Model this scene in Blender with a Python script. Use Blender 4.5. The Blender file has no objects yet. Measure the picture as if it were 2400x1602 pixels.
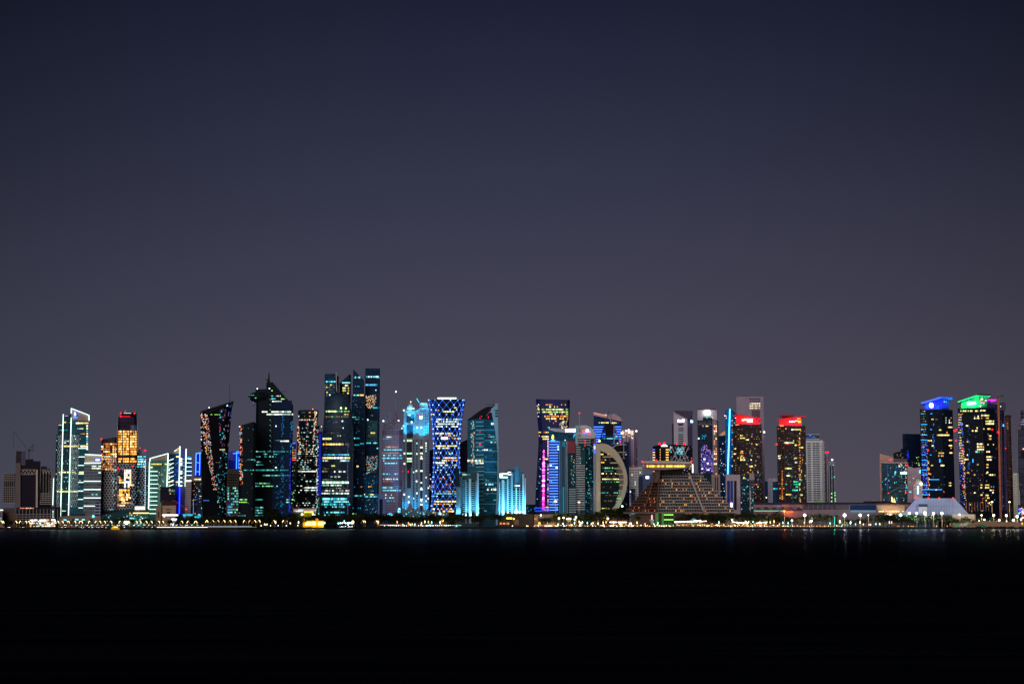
import bpy, math, random
from mathutils import Vector
from mathutils.bvhtree import BVHTree
R = random.Random(11)
C = bpy.context.scene.collection
SC = bpy.context.scene
# ------------------------------------------------------------------ camera, sky, sun, exposure
FPX, CAMH, HOR = 4000.0, 8.0, 1228.0          # focal length in photo pixels, eye height above the water, horizon row
TH = math.atan((HOR - 801) / FPX)
cd = bpy.data.cameras.new('camera'); cam = bpy.data.objects.new('camera', cd); C.objects.link(cam)
cam.location = (0, 0, CAMH); cam.rotation_euler = (math.pi / 2 + TH, 0, 0)
cd.sensor_width = 36; cd.lens = 36 * FPX / 2400; cd.clip_start = 1; cd.clip_end = 60000
SC.camera = cam
SC.view_settings.view_transform = 'Standard'; SC.view_settings.look = 'None'
SC.view_settings.exposure = 0; SC.view_settings.gamma = 1
SC.render.engine = 'CYCLES'
SC.cycles.max_bounces = 4; SC.cycles.diffuse_bounces = 2; SC.cycles.glossy_bounces = 2
SC.cycles.sample_clamp_indirect = 1.0; SC.cycles.sample_clamp_direct = 12.0
SC.cycles.use_denoising = True; SC.cycles.denoiser = 'OPENIMAGEDENOISE'; SC.cycles.use_adaptive_sampling = False
SC.cycles.caustics_reflective = False; SC.cycles.caustics_refractive = False

def lin(h):
    h = h.lstrip('#'); o = []
    for i in (0, 2, 4):
        c = int(h[i:i + 2], 16) / 255
        o.append(c / 12.92 if c <= .04045 else ((c + .055) / 1.055) ** 2.4)
    return o
SUN_EL, SUN_AZ = math.radians(16), math.radians(-12)     # low light from behind the camera, a little to the left
w = bpy.data.worlds.new('World'); SC.world = w; w.use_nodes = True
nt = w.node_tree; nt.nodes.clear()
N = nt.nodes.new; L = nt.links.new
out = N('ShaderNodeOutputWorld'); bg = N('ShaderNodeBackground'); bg2 = N('ShaderNodeBackground'); add = N('ShaderNodeAddShader')
sky = N('ShaderNodeTexSky'); sky.sky_type = 'NISHITA'; sky.sun_disc = False
sky.sun_elevation = math.radians(-6); sky.sun_rotation = math.pi + SUN_AZ
L(sky.outputs[0], bg2.inputs[0]); bg2.inputs[1].default_value = 0.05
tc = N('ShaderNodeTexCoord'); sx = N('ShaderNodeSeparateXYZ'); L(tc.outputs['Generated'], sx.inputs[0])
cr = N('ShaderNodeValToRGB'); cr.color_ramp.interpolation = 'B_SPLINE'
e = cr.color_ramp.elements
for i, (p, c) in enumerate([(0, '504d59'), (.07, '4a4857'), (.13, '424152'), (.20, '323447'), (.27, '232639'), (.33, '161a2d'), (.6, '0e1120'), (1, '0a0c18')]):
    el = e[i] if i < 2 else e.new(p)
    el.position = p; el.color = (*lin(c), 1)
# the light dome of the city: a little wider and warmer to the right (north), with lens vignetting put in as darker corners
L(sx.outputs[2], cr.inputs[0])
def mth(op, a, b=None, tree=nt):
    n = tree.nodes.new('ShaderNodeMath'); n.operation = op
    for k, q in enumerate((a, b)):
        if q is None: continue
        if isinstance(q, (int, float)): n.inputs[k].default_value = q
        else: tree.links.new(q, n.inputs[k])
    return n.outputs[0]
x2 = mth('MULTIPLY', sx.outputs[0], sx.outputs[0])
dome = mth('SUBTRACT', 1.03, mth('MULTIPLY', x2, mth('ADD', 1.5, mth('MULTIPLY', sx.outputs[2], 14))))  # falls off to the sides and upper corners like lens vignetting
dome = mth('MAXIMUM', dome, .25)
tint = N('ShaderNodeMixRGB'); tint.blend_type = 'MULTIPLY'; tint.inputs[0].default_value = 1
tr = N('ShaderNodeValToRGB'); tr.color_ramp.elements[0].color = (.86, .95, 1.0, 1); tr.color_ramp.elements[1].color = (1.11, 1.03, 1.0, 1)
L(mth('ADD', mth('MULTIPLY', mth('MULTIPLY', sx.outputs[0], 1.5), mth('SUBTRACT', 1, mth('MULTIPLY', sx.outputs[2], 3.4))), .46), tr.inputs[0])
L(cr.outputs[0], tint.inputs[1]); L(tr.outputs[0], tint.inputs[2])
L(tint.outputs[0], bg.inputs[0]); L(dome, bg.inputs[1])
L(bg.outputs[0], add.inputs[0]); L(bg2.outputs[0], add.inputs[1]); L(add.outputs[0], out.inputs[0])
sd = bpy.data.lights.new('moon', 'SUN'); so = bpy.data.objects.new('moon', sd); C.objects.link(so)  # added frontal fill standing for the city's general glow
sd.energy = .85; sd.angle = math.radians(40); sd.color = (1, .93, .95)
d = Vector((-math.sin(SUN_AZ) * math.cos(SUN_EL), math.cos(SUN_AZ) * math.cos(SUN_EL), -math.sin(SUN_EL)))
so.rotation_euler = d.to_track_quat('-Z', 'Y').to_euler(); so.location = (-400, -800, 600)

# ------------------------------------------------------------------ photo pixel -> place in the bay
CO, SI = math.cos(TH), math.sin(TH)
def ray(u, v):
    a = (u - 1200) / FPX; b = (801 - v) / FPX
    return Vector((a, CO - b * SI, SI + b * CO))
def P(u, v, Y):
    d = ray(u, v); t = Y / d.y
    return Vector((d.x * t, Y, CAMH + d.z * t))
GZ = 2.5
_sh = [(-400, 2640), (560, 2650), (900, 3120), (1260, 3150), (1560, 3020), (2400, 2860), (2900, 2840)]
def shore(u):
    for (a, p), (b, q) in zip(_sh, _sh[1:]):
        if u <= b: return p + (q - p) * max(0, (u - a)) / (b - a)
    return _sh[-1][1]

# ------------------------------------------------------------------ materials
_m = {}
def _new(key):
    m = bpy.data.materials.new(key); m.use_nodes = True; _m[key] = m; return m
def em(h, s=3.0):
    k = 'light_%s_%g' % (h.strip('#'), s)
    if k in _m: return _m[k]
    m = _new(k); t = m.node_tree; t.nodes.clear()
    o = t.nodes.new('ShaderNodeOutputMaterial'); e = t.nodes.new('ShaderNodeEmission')
    e.inputs[0].default_value = (*lin(h), 1); e.inputs[1].default_value = s
    t.links.new(e.outputs[0], o.inputs[0])
    return m
def alb(h, k=.30):
    return [min(.85, c / k) for c in lin(h)]
def mt(h, rough=.7, spec=.08, metal=0):
    k = 'matte_%s_%g_%g' % (h.strip('#'), rough, spec)
    if k in _m: return _m[k]
    m = _new(k); t = m.node_tree; b = t.nodes['Principled BSDF']
    c = alb(h); n = t.nodes.new('ShaderNodeTexNoise'); n.inputs['Scale'].default_value = .06; n.inputs['Detail'].default_value = 5
    g = t.nodes.new('ShaderNodeNewGeometry'); t.links.new(g.outputs['Position'], n.inputs['Vector'])
    mx = t.nodes.new('ShaderNodeMixRGB'); mx.inputs[1].default_value = (*[q * .78 for q in c], 1); mx.inputs[2].default_value = (*[min(.85, q * 1.2) for q in c], 1)
    t.links.new(n.outputs[0], mx.inputs[0]); t.links.new(mx.outputs[0], b.inputs['Base Color'])
    b.inputs['Roughness'].default_value = rough; b.inputs['Specular IOR Level'].default_value = spec; b.inputs['Metallic'].default_value = metal
    return m
def fac(h, hl, floor=4.0, bay=4.0, fl=.3, bl=.15, rough=.5, spec=.08, var=.5):
    """curtain wall: panes of colour h, slab edges and mullions of colour hl"""
    k = 'facade_%s_%s_%g_%g_%g_%g' % (h.strip('#'), hl.strip('#'), floor, bay, fl, bl)
    if k in _m: return _m[k]
    m = _new(k); t = m.node_tree; b = t.nodes['Principled BSDF']
    g = t.nodes.new('ShaderNodeNewGeometry'); s = t.nodes.new('ShaderNodeSeparateXYZ'); t.links.new(g.outputs['Position'], s.inputs[0])
    M = lambda op, a, c=None: mth(op, a, c, t)
    zf = M('DIVIDE', s.outputs[2], floor); xf = M('DIVIDE', M('ADD', s.outputs[0], M('MULTIPLY', s.outputs[1], .83)), bay)
    lz = M('LESS_THAN', M('FRACT', zf), fl); lx = M('LESS_THAN', M('FRACT', xf), bl)
    line = M('MAXIMUM', lz, lx)
    cv = t.nodes.new('ShaderNodeCombineXYZ'); t.links.new(M('FLOOR', zf), cv.inputs[2]); t.links.new(M('FLOOR', M('DIVIDE', xf, 2)), cv.inputs[0])
    wn = t.nodes.new('ShaderNodeTexWhiteNoise'); t.links.new(cv.outputs[0], wn.inputs['Vector'])
    vm = M('ADD', 1 - var, M('MULTIPLY', wn.outputs['Value'], 2 * var))
    sc = t.nodes.new('ShaderNodeVectorMath'); sc.operation = 'SCALE'; sc.inputs[0].default_value = alb(h); t.links.new(vm, sc.inputs['Scale'])
    mx = t.nodes.new('ShaderNodeMixRGB'); t.links.new(line, mx.inputs[0]); t.links.new(sc.outputs[0], mx.inputs[1]); mx.inputs[2].default_value = (*alb(hl), 1)
    t.links.new(mx.outputs[0], b.inputs['Base Color'])
    b.inputs['Roughness'].default_value = rough; b.inputs['Specular IOR Level'].default_value = spec
    return m

# ------------------------------------------------------------------ things and parts
ALL = []
def box8(p, q):                                            # four outer + four inner corners
    return list(p) + list(q), [(0, 1, 2, 3), (7, 6, 5, 4), (0, 4, 5, 1), (1, 5, 6, 2), (2, 6, 7, 3), (3, 7, 4, 0)]
def mesh(name, vs, fs, mat):
    me = bpy.data.meshes.new(name); me.from_pydata([tuple(v) for v in vs], [], fs); me.materials.append(mat); return me
SUB = {'sign_lettering': ('sign_panel', 'crown_wall', 'crown'), 'logo': ('logo_rim', 'crown_wall', 'crown'), 'logo_rim': ('crown',), 'emblem': ('crown',), 'disc_sign': ('crown_wall',), 'sign_panel': ('crown_wall', 'crown'), 'eave_light': ('roof',), 'roof_light': ('roof',),
       'rim_lamp': ('rim',), 'fin_slot': ('fin',), 'louvre': ('walls',), 'crown_band': ('crown',), 'lit_arcade': ('wall',), 'cabin_window': ('cabin',), 'recess_wall': ('recess_frame',), 'tie': ('counter_jib',), 'hoist_rope': ('jib',), 'antenna': ('drum',), 'spire_tip': ('spire_leg',)}
class T:
    def __init__(s, name, label, cat, u, L, group=None, v=None, Y=None):
        s.u = u; s.Y = Y if Y else shore(u) + L
        x = P(u, v or 1190, s.Y).x
        s.root = bpy.data.objects.new(name, None); C.objects.link(s.root); s.root.location = (x, s.Y, GZ)
        s.root.empty_display_size = 5
        s.root['label'] = label; s.root['category'] = cat
        if group: s.root['group'] = group
        s.o = Vector(s.root.location); s.bv = []; s.bk = {}; s.first = {}; ALL.append(s)
    def add(s, name, vs, fs, mat, parent=None, label=None, kind=None, mats=None, mi=None, smooth=False):
        me = bpy.data.meshes.new(name); me.from_pydata([tuple(Vector(v) - s.o) for v in vs], [], fs)
        if mats:
            for m in mats: me.materials.append(m)
            me.polygons.foreach_set('material_index', mi)
        else: me.materials.append(mat)
        if smooth:
            for p in me.polygons: p.use_smooth = True
        o = bpy.data.objects.new(name, me); C.objects.link(o)
        o.parent = parent or next((s.first[q] for q in SUB.get(name, ()) if q in s.first), s.root); s.first.setdefault(name, o)
        if label: o['label'] = label
        if kind: o['kind'] = kind
        return o
    def body(s, name, vs, fs, mat, hit=True, **k):
        if hit: s.bv.append(BVHTree.FromPolygons([Vector(v) for v in vs], fs))
        return s.add(name, vs, fs, mat, **k)
    # plan outline seen from the front (left to right), pulled up from the ground; each corner has its own top row
    def ext(s, name, front, mat, depth=34, vbot=None, vref=None, hit=True, **k):
        front = [(f + (0,))[:3] for f in front]; n = len(front)
        vt = min(f[1] for f in front); vb = vbot or 1230
        vr = vref or (vt * .7 + vb * .3); dm = max(f[2] for f in front)
        top, bot = [], []
        for rev in (0, 1):
            for (u, v, dy) in (reversed(front) if rev else front):
                Y = s.Y + dy; x = P(u, vr, Y).x; Yb = s.Y + (dm + depth if rev else dy)
                x += (Yb - Y) * (s.u - 1200) / FPX                # flank walls sheared along the view line from the camera
                top.append((x, Yb, P(u, v, Y).z)); bot.append((x, Yb, P(u, vb, Y).z if vbot else GZ))
        m = 2 * n; vs = bot + top
        fs = [(i, (i + 1) % m, m + (i + 1) % m, m + i) for i in range(m)]
        fs += [(m + i, m + i + 1, m + m - 2 - i, m + m - 1 - i) for i in range(n - 1)]
        fs += [(m - 1 - i, m - 2 - i, i + 1, i) for i in range(n - 1)]
        return s.body(name, vs, fs, mat, hit, **k)
    # an outline in elevation given its real thickness
    def prof(s, name, poly, mat, depth=30, dy=0, hit=True, back=0, **k):
        n = len(poly); vs = [P(u, v, s.Y + dy) for u, v in poly]
        vs += [Vector((p.x + depth * (s.u - 1200) / FPX, p.y + depth, p.z + back)) for p in vs]
        fs = [tuple(range(n)), tuple(range(2 * n - 1, n - 1, -1))] + [(i, n + i, n + (i + 1) % n, (i + 1) % n) for i in range(n)]
        return s.body(name, vs, fs, mat, hit, **k)
    # stacked plan rings, each ring a list of (u, v, dy)
    def loft(s, name, rings, mat, hit=True, smooth=False, **k):
        n = len(rings[0]); vs = [P(u, v, s.Y + dy) for r in rings for u, v, dy in r]; fs = []
        for j in range(len(rings) - 1):
            for i in range(n): fs.append((j * n + i, j * n + (i + 1) % n, (j + 1) * n + (i + 1) % n, (j + 1) * n + i))
        fs += [tuple(range((len(rings) - 1) * n, len(rings) * n)), tuple(range(n - 1, -1, -1))]
        return s.body(name, vs, fs, mat, hit, smooth=smooth, **k)
    # turned body: profile of (row, half width in px)
    def rev(s, name, uc, prof, mat, n=40, squash=1.0, hit=True, smooth=True, dy=0, **k):
        vm = (prof[0][0] + prof[-1][0]) / 2; cx = P(uc, vm, s.Y + dy).x; ppm = s.Y / FPX; vs = []; fs = []
        r0 = max(h for _, h in prof) * ppm * squash
        for v, h in prof:
            r = h * ppm; z = P(uc, v, s.Y + dy).z
            for i in range(n):
                a = 2 * math.pi * i / n
                vs.append((cx + r * math.cos(a), s.Y + dy + r0 + r * squash * math.sin(a), z))
        m = len(prof)
        for j in range(m - 1):
            for i in range(n): fs.append((j * n + i, (j + 1) * n + i, (j + 1) * n + (i + 1) % n, j * n + (i + 1) % n))
        fs += [tuple(range(n)), tuple(range(m * n - 1, (m - 1) * n - 1, -1))]
        return s.body(name, vs, fs, mat, hit, smooth=smooth, **k)
    def hit(s, u, v):
        o = Vector((0, 0, CAMH)); d = ray(u, v).normalized(); best = None
        for b in s.bv:
            h = b.ray_cast(o, d)
            if h[0] is not None and (best is None or h[3] < best[2]):
                n = h[1] if h[1].dot(d) < 0 else -h[1]; best = (h[0], n, h[3])
        return best
    def put(s, name, vs, fs, mat, size):
        s.bk.setdefault(name, []).append((size, vs, fs, mat))
    def w(s, u0, v0, u1, v1, mat, name='lit_window', o=.4, force=False):
        if isinstance(mat, (list, tuple)): mat = R.choice(mat)
        hs = [s.hit(*c) for c in ((u0, v1), (u1, v1), (u1, v0), (u0, v0))]
        if any(h is None for h in hs):
            if not force: return
            hs = [(P(c[0], c[1], s.Y), Vector((0, -1, 0))) for c in ((u0, v1), (u1, v1), (u1, v0), (u0, v0))]
        n = sum((h[1] for h in hs), Vector()).normalized()
        vs, fs = box8([h[0] + n * o for h in hs], [h[0] - n * .3 for h in hs])
        s.put(name, vs, fs, mat, (u1 - u0) * (v1 - v0))
    def band(s, v, u0, u1, mat, h=2.0, dens=.85, seg=(2, 5), gap=.5, name='lit_window', slope=0):
        u = u0
        while u < u1 - .6:
            b = min(u1, u + R.uniform(*seg))
            if R.random() < dens:
                vv = v + slope * (u - u0); hh = h * R.uniform(.8, 1.1)
                s.w(u, vv - hh / 2, b, vv + hh / 2, mat, name)
            u = b + gap
    def grid(s, u0, u1, v0, v1, du, dv, ww, wh, prob, mat, dark=None, name='lit_window', dname='window', lean=0):
        v = v0
        while v <= v1:
            u = u0 + lean * (v - v0)
            while u <= u1 + lean * (v - v0):
                if R.random() < prob: s.w(u - ww / 2, v - wh / 2, u + ww / 2, v + wh / 2, mat, name)
                elif dark: s.w(u - ww / 2, v - wh / 2, u + ww / 2, v + wh / 2, dark, dname, .15)
                u += du
            v += dv
    def scat(s, poly, n, mat, sz=(1, 2.4), asp=1.0, name='glint', skew=.3):  # glowing specks: small lights, and reflected city light given its own glow
        us = [p[0] for p in poly]; vs = [p[1] for p in poly]
        for _ in range(n):
            for _k in range(30):
                u = R.uniform(min(us), max(us)); v = R.uniform(min(vs), max(vs)); ins = False
                for (a, b), (c, d) in zip(poly, poly[1:] + poly[:1]):
                    if (b > v) != (d > v) and u < (c - a) * (v - b) / (d - b) + a: ins = not ins
                if ins: break
            q = R.uniform(*sz); s.w(u - q / 2, v - q / 2 * asp, u + q / 2, v + q / 2 * asp, mat, name)
    # a straight bar between two photo points, on the surface behind it or free in the air at depth dy
    def bar(s, p, q, wd, mat, name='light_strip', dy=None, th=1.0, ons=True):
        if dy is None and ons:
            hp, hq = s.hit(*p), s.hit(*q)
        else: hp = hq = None
        yb = s.Y + (dy if dy is not None else -1)
        a = hp[0] + hp[1] * .5 if hp else P(p[0], p[1], hq[0].y - .8 if hq else yb)
        b = hq[0] + hq[1] * .5 if hq else P(q[0], q[1], hp[0].y - .8 if hp else yb)
        d = (b - a); vw = Vector((0, -1, 0)) if not (hp and hq) else (hp[1] + hq[1]).normalized()
        sd_ = d.cross(vw).normalized() * (wd * s.Y / FPX / 2)
        vs, fs = box8([a - sd_, b - sd_, b + sd_, a + sd_], [x - vw * th for x in (a - sd_, b - sd_, b + sd_, a + sd_)])
        s.put(name, vs, fs, mat, d.length * wd)
    def net(s, segs, wd, mat, name='lattice', th=.6, **k):
        V, Fc = [], []
        for p, q in segs:
            hp, hq = s.hit(*p), s.hit(*q)
            if not hp or not hq: continue
            a, b = hp[0] + hp[1] * .5, hq[0] + hq[1] * .5; n = (hp[1] + hq[1]).normalized()
            sd_ = (b - a).cross(n).normalized() * (wd * s.Y / FPX / 2)
            vs, fs = box8([a - sd_, b - sd_, b + sd_, a + sd_], [x - n * th for x in (a - sd_, b - sd_, b + sd_, a + sd_)])
            k0 = len(V); V += vs; Fc += [tuple(i + k0 for i in f) for f in fs]
        if V: return s.add(name, V, Fc, mat, **k)
    def dot(s, u, v, r, mat, name='beacon', out=1.2, dy=None):
        if isinstance(mat, (list, tuple)): mat = R.choice(mat)
        h = None if dy is not None else s.hit(u, v)
        c = h[0] + h[1] * out if h else P(u, v, s.Y + (dy if dy is not None else -out))
        r = r * s.Y / FPX; vs = []; n = 8
        for j in range(1, 4):
            for i in range(n):
                a = 2 * math.pi * i / n; f = math.pi * j / 4
                vs.append(c + Vector((r * math.sin(f) * math.cos(a), r * math.sin(f) * math.sin(a), r * math.cos(f))))
        vs += [c + Vector((0, 0, r)), c - Vector((0, 0, r))]; fs = []
        for j in range(2):
            for i in range(n): fs.append((j * n + i, (j + 1) * n + i, (j + 1) * n + (i + 1) % n, j * n + (i + 1) % n))
        for i in range(n): fs += [(24, i, (i + 1) % n), (25, 16 + (i + 1) % n, 16 + i)]
        s.put(name, vs, fs, mat, r * r)
    def lamp(s, u, v, outm, watts, h, aim=None, cone=70, r=1.0, name='floodlight', blend=.5):
        ld = bpy.data.lights.new(name, 'SPOT' if aim else 'POINT'); o = bpy.data.objects.new(name, ld); C.objects.link(o)
        ld.energy = watts; ld.color = lin(h); ld.shadow_soft_size = r
        p = P(u, v, s.Y - outm); o.parent = s.root; o.location = p - s.o
        if aim:
            q = P(aim[0], aim[1], s.Y + (aim[2] if len(aim) > 2 else 0)); ld.spot_size = math.radians(cone); ld.spot_blend = blend
            o.rotation_euler = (q - p).to_track_quat('-Z', 'Y').to_euler()
        return o
    def word(s, text, u0, u1, v, mat, dy=-2.0, name='sign_lettering', bold=.03):
        cu = bpy.data.curves.new(name, 'FONT'); cu.body = text; cu.extrude = .05; cu.offset = bold
        ob = bpy.data.objects.new(name, cu); C.objects.link(ob); bpy.context.view_layer.update()
        me = bpy.data.meshes.new_from_object(ob.evaluated_get(bpy.context.evaluated_depsgraph_get()))
        bpy.data.objects.remove(ob); bpy.data.curves.remove(cu)
        xs = [x.co.x for x in me.vertices]; ys = [x.co.y for x in me.vertices]
        a = P(u0, v, s.Y + dy); b = P(u1, v, s.Y + dy); k = (b.x - a.x) / (max(xs) - min(xs)); mid = (max(ys) + min(ys)) / 2
        vs = [Vector((a.x + (x.co.x - min(xs)) * k, a.y - x.co.z * 6, a.z + (x.co.y - mid) * k)) for x in me.vertices]
        fs = [tuple(p.vertices) for p in me.polygons]; bpy.data.meshes.remove(me)
        return s.add(name, vs, fs, mat)
    def signs(s, u0, u1, v, h, mat, name='sign_lettering'):      # illegible lettering: irregular strokes
        u = u0; V, Fc = [], []
        while u < u1:
            b = min(u1, u + R.uniform(1.0, 2.0)); hh = h * R.uniform(.55, 1)
            y = s.hit(u, v); Y = (y[0].y if y else s.Y) - .8
            p = [P(u, v + h / 2, Y), P(b, v + h / 2, Y), P(b, v + h / 2 - hh, Y), P(u, v + h / 2 - hh, Y)]
            vs, fs = box8(p, [x + Vector((0, .5, 0)) for x in p]); k0 = len(V); V += vs; Fc += [tuple(i + k0 for i in f) for f in fs]
            u = b + .5
        s.add(name, V, Fc, mat)
    def finish(s):
        for name, L_ in s.bk.items():
            L_.sort(key=lambda q: -q[0])
            for sz, vs, fs, mat in L_[:100]: s.add(name, vs, fs, mat)
            rest = L_[100:]
            if rest:
                V, Fc, mats, mi = [], [], [], []
                for sz, vs, fs, mat in rest:
                    if mat not in mats: mats.append(mat)
                    k0 = len(V); V += vs; Fc += [tuple(i + k0 for i in f) for f in fs]; mi += [mats.index(mat)] * len(fs)
                s.add(name, V, Fc, None, mats=mats, mi=mi, kind='stuff')
# palettes of lit windows; SP also for glowing specks of reflected city light
WH = [em('eefffa', 2.0), em('e0fff4', 1.1), em('fff2e0', 1.3), em('c8ece6', .7)]
YE = [em('fff088', 1.7), em('f0ee78', 1.2), em('ffd070', 1.2), em('fff6c8', 2.2)]
GO = [em('ffb038', 1.6), em('ffc868', 1.8), em('ff9424', 1.0), em('ffe0a0', 2.0)]
OR = [em('ff9a3c', 1.4), em('ffb860', 1.0), em('ffa64a', .6), em('ff8030', .7)]
CY = [em('3fd8f0', 1.1), em('7ff0ff', 1.4), em('20b0d8', .8), em('a8fff8', 1.2)]
TE = [em('50d8c8', .65), em('30a8a8', .5), em('a0f8ec', .9), em('48b0c0', .45)]
GR = [em('9cf060', 1.1), em('c8ff8c', 1.3), em('60d868', .7)]
DI = [em('caa468', .22), em('9ab8b0', .18), em('d8b080', .35), em('6898a8', .2)]
BL = [em('2858ff', 2.0), em('1838e0', 1.3), em('4080ff', 2.2), em('2048f0', .8)]
SP = [em('ffc080', 1.2), em('ff8a38', 1.1), em('ffa890', .7), em('ff3848', .9), em('ffffff', 1.3), em('70e0e8', 1.0), em('ffc050', 1.5), em('c8b0ff', .9), em('e8c8a8', .6), em('b89070', .5)]
RED = em('ff1018', 5.0); REDS = em('ff2830', 2.0); LED = em('d8fff0', 2.2); LEDB = em('1c3cff', 4.0); BLUEW = em('60a0ff', 3.5)
DK = mt('06070b', .4, .3)
# ================================================================== ground, water
def sheet(name, pts, z, mat):
    me = bpy.data.meshes.new(name); me.from_pydata([(x, y, z) for x, y in pts], [], [tuple(range(len(pts)))]); me.materials.append(mat)
    o = bpy.data.objects.new(name, me); C.objects.link(o); o['kind'] = 'structure'; return o
wm = _new('bay_water'); t = wm.node_tree; t.nodes.clear()
wo = t.nodes.new('ShaderNodeOutputMaterial'); df = t.nodes.new('ShaderNodeBsdfDiffuse'); gl = t.nodes.new('ShaderNodeBsdfGlossy'); ms = t.nodes.new('ShaderNodeMixShader')
gl.inputs['Roughness'].default_value = .2; gl.inputs['Color'].default_value = (.75, .85, 1, 1)
g = t.nodes.new('ShaderNodeNewGeometry'); mp = t.nodes.new('ShaderNodeMapping'); mp.inputs['Scale'].default_value = (.02, .2, 1)
n1 = t.nodes.new('ShaderNodeTexNoise'); n1.inputs['Scale'].default_value = 1; n1.inputs['Detail'].default_value = 5
t.links.new(g.outputs['Position'], mp.inputs[0]); t.links.new(mp.outputs[0], n1.inputs['Vector'])
mxc = t.nodes.new('ShaderNodeMixRGB'); mxc.inputs[1].default_value = (.002, .0025, .008, 1); mxc.inputs[2].default_value = (.03, .04, .06, 1)
t.links.new(mth('POWER', n1.outputs[0], 3, t), mxc.inputs[0]); t.links.new(mxc.outputs[0], df.inputs['Color'])
# grazing reflection only: fades out at any steeper angle, which keeps the near water black
lw = t.nodes.new('ShaderNodeLayerWeight'); lw.inputs[0].default_value = .5
fz = mth('MULTIPLY', mth('POWER', lw.outputs['Facing'], 340, t), mth('ADD', .55, mth('MULTIPLY', n1.outputs[0], .5, t), t), t)
t.links.new(fz, ms.inputs[0]); t.links.new(df.outputs[0], ms.inputs[1]); t.links.new(gl.outputs[0], ms.inputs[2]); t.links.new(ms.outputs[0], wo.inputs[0])
sheet('water', [(-9000, -300), (9000, -300), (9000, 9000), (-9000, 9000)], 0, wm)
US = list(range(-400, 2901, 60)); SH = [(P(u, 1238, shore(u)).x, shore(u)) for u in US]
def gmat(name, a, bcol, sc=.05, rough=.9):
    m = _new(name); t = m.node_tree; b = t.nodes['Principled BSDF']; n = t.nodes.new('ShaderNodeTexNoise'); n.inputs['Scale'].default_value = sc; n.inputs['Detail'].default_value = 8
    g = t.nodes.new('ShaderNodeNewGeometry'); mx = t.nodes.new('ShaderNodeMixRGB'); mx.inputs[1].default_value = (*a, 1); mx.inputs[2].default_value = (*bcol, 1)
    t.links.new(g.outputs['Position'], n.inputs['Vector']); t.links.new(n.outputs[0], mx.inputs[0]); t.links.new(mx.outputs[0], b.inputs['Base Color']); b.inputs['Roughness'].default_value = rough; b.inputs['Specular IOR Level'].default_value = .1
    return m
sheet('ground', [(SH[0][0] - 6000, SH[0][1] + 6)] + [(x, y + 6) for x, y in SH] + [(SH[-1][0] + 6000, SH[-1][1] + 6), (24000, 40000), (-24000, 40000)], GZ, gmat('city_ground', (.02, .02, .018), (.05, .045, .035)))
# quay wall: a real step along the whole shore
V, Fc = [], []
for x, y in SH: V += [(x, y, -1), (x, y, GZ + .9), (x, y + 1.2, GZ + .9), (x, y + 1.2, GZ)]
for i in range(len(SH) - 1):
    for k in range(3): Fc.append((i * 4 + k, i * 4 + k + 4, i * 4 + k + 5, i * 4 + k + 1)[::-1])
me = mesh('quay_wall', V, Fc, gmat('quay_stone', (.015, .014, .013), (.04, .035, .03), .3)); o = bpy.data.objects.new('quay_wall', me); C.objects.link(o)
o['label'] = 'long dark stone quay wall along the edge of the bay'; o['category'] = 'wall'
# seaside road and promenade
def strip(name, d0, d1, z, mat):
    V = []; Fc = []
    for x, y in SH: V += [(x, y + d0, z), (x, y + d1, z)]
    for i in range(len(SH) - 1): Fc.append((2 * i, 2 * i + 2, 2 * i + 3, 2 * i + 1))
    o = bpy.data.objects.new(name, mesh(name, V, Fc, mat)); C.objects.link(o); o['kind'] = 'structure'
strip('promenade', 6.2, 22, GZ + .15, gmat('paving', (.12, .10, .08), (.2, .17, .14), .4))
strip('road', 26, 48, GZ + .01, gmat('asphalt', (.03, .03, .03), (.06, .055, .05), .3))

# ================================================================== towers, left to right
# --- unfinished concrete block with its crane
CON = mt('6c625c'); COD = mt('1c191d'); COB = mt('807468'); RUST = mt('2a1e1c')
a = T('unfinished_tower', 'unfinished dark concrete block with open floors and steel trusses under a crane', 'building', 65, 240)
a.prof('core', [(35, 1230), (36, 1100), (37, 1085), (48, 1083), (48, 1230)], mt('48403e'), 30, 2)
a.ext('shaft', [(37.5, 1056.5, 3), (49, 1056.5, 3)], mt('241e24'), 26, vbot=1090)
a.ext('shaft', [(49, 1057, 4), (60.5, 1057, 4)], mt('383442'), 26, vbot=1090)
a.prof('core', [(48, 1230), (48, 1092), (60, 1076), (78, 1075), (79, 1080), (95, 1080), (95, 1230)], mt('16121a'), 26, 6)
a.prof('core', [(83.5, 1230), (84.5, 1100), (88.5, 1100), (88, 1230)], COB, 6, 1)
a.ext('slab_frame', [(94.5, 1096, 2), (122, 1098, 6)], mt('0e0c10'), 30)
a.ext('slab_frame', [(8, 1112, 2), (35, 1110, 2)], mt('0e0c10'), 30, vbot=1177)
a.ext('roof_shed', [(97, 1092, 4), (110, 1092, 4)], mt('1a1a28'), 20, vbot=1099)
for k in range(15): a.bar((94, 1112 + k * 4.9), (122.5, 1112 + k * 4.9), 1.6, CON, 'floor_slab', th=1.2)
for k in range(5): a.bar((95 + k * 6.6, 1098), (94.3 + k * 6.6, 1182), .8, CON, 'column', th=1)
for k in range(13): a.bar((7.5 - k * .15, 1115 + k * 5.2), (35, 1115 + k * 5.2), 1.2, CON, 'floor_slab', th=1.2)
for k in range(6): a.bar((9.5 + k * 4.6, 1110), (8.5 + k * 4.6, 1177), .9, CON, 'column', th=1)
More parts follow.
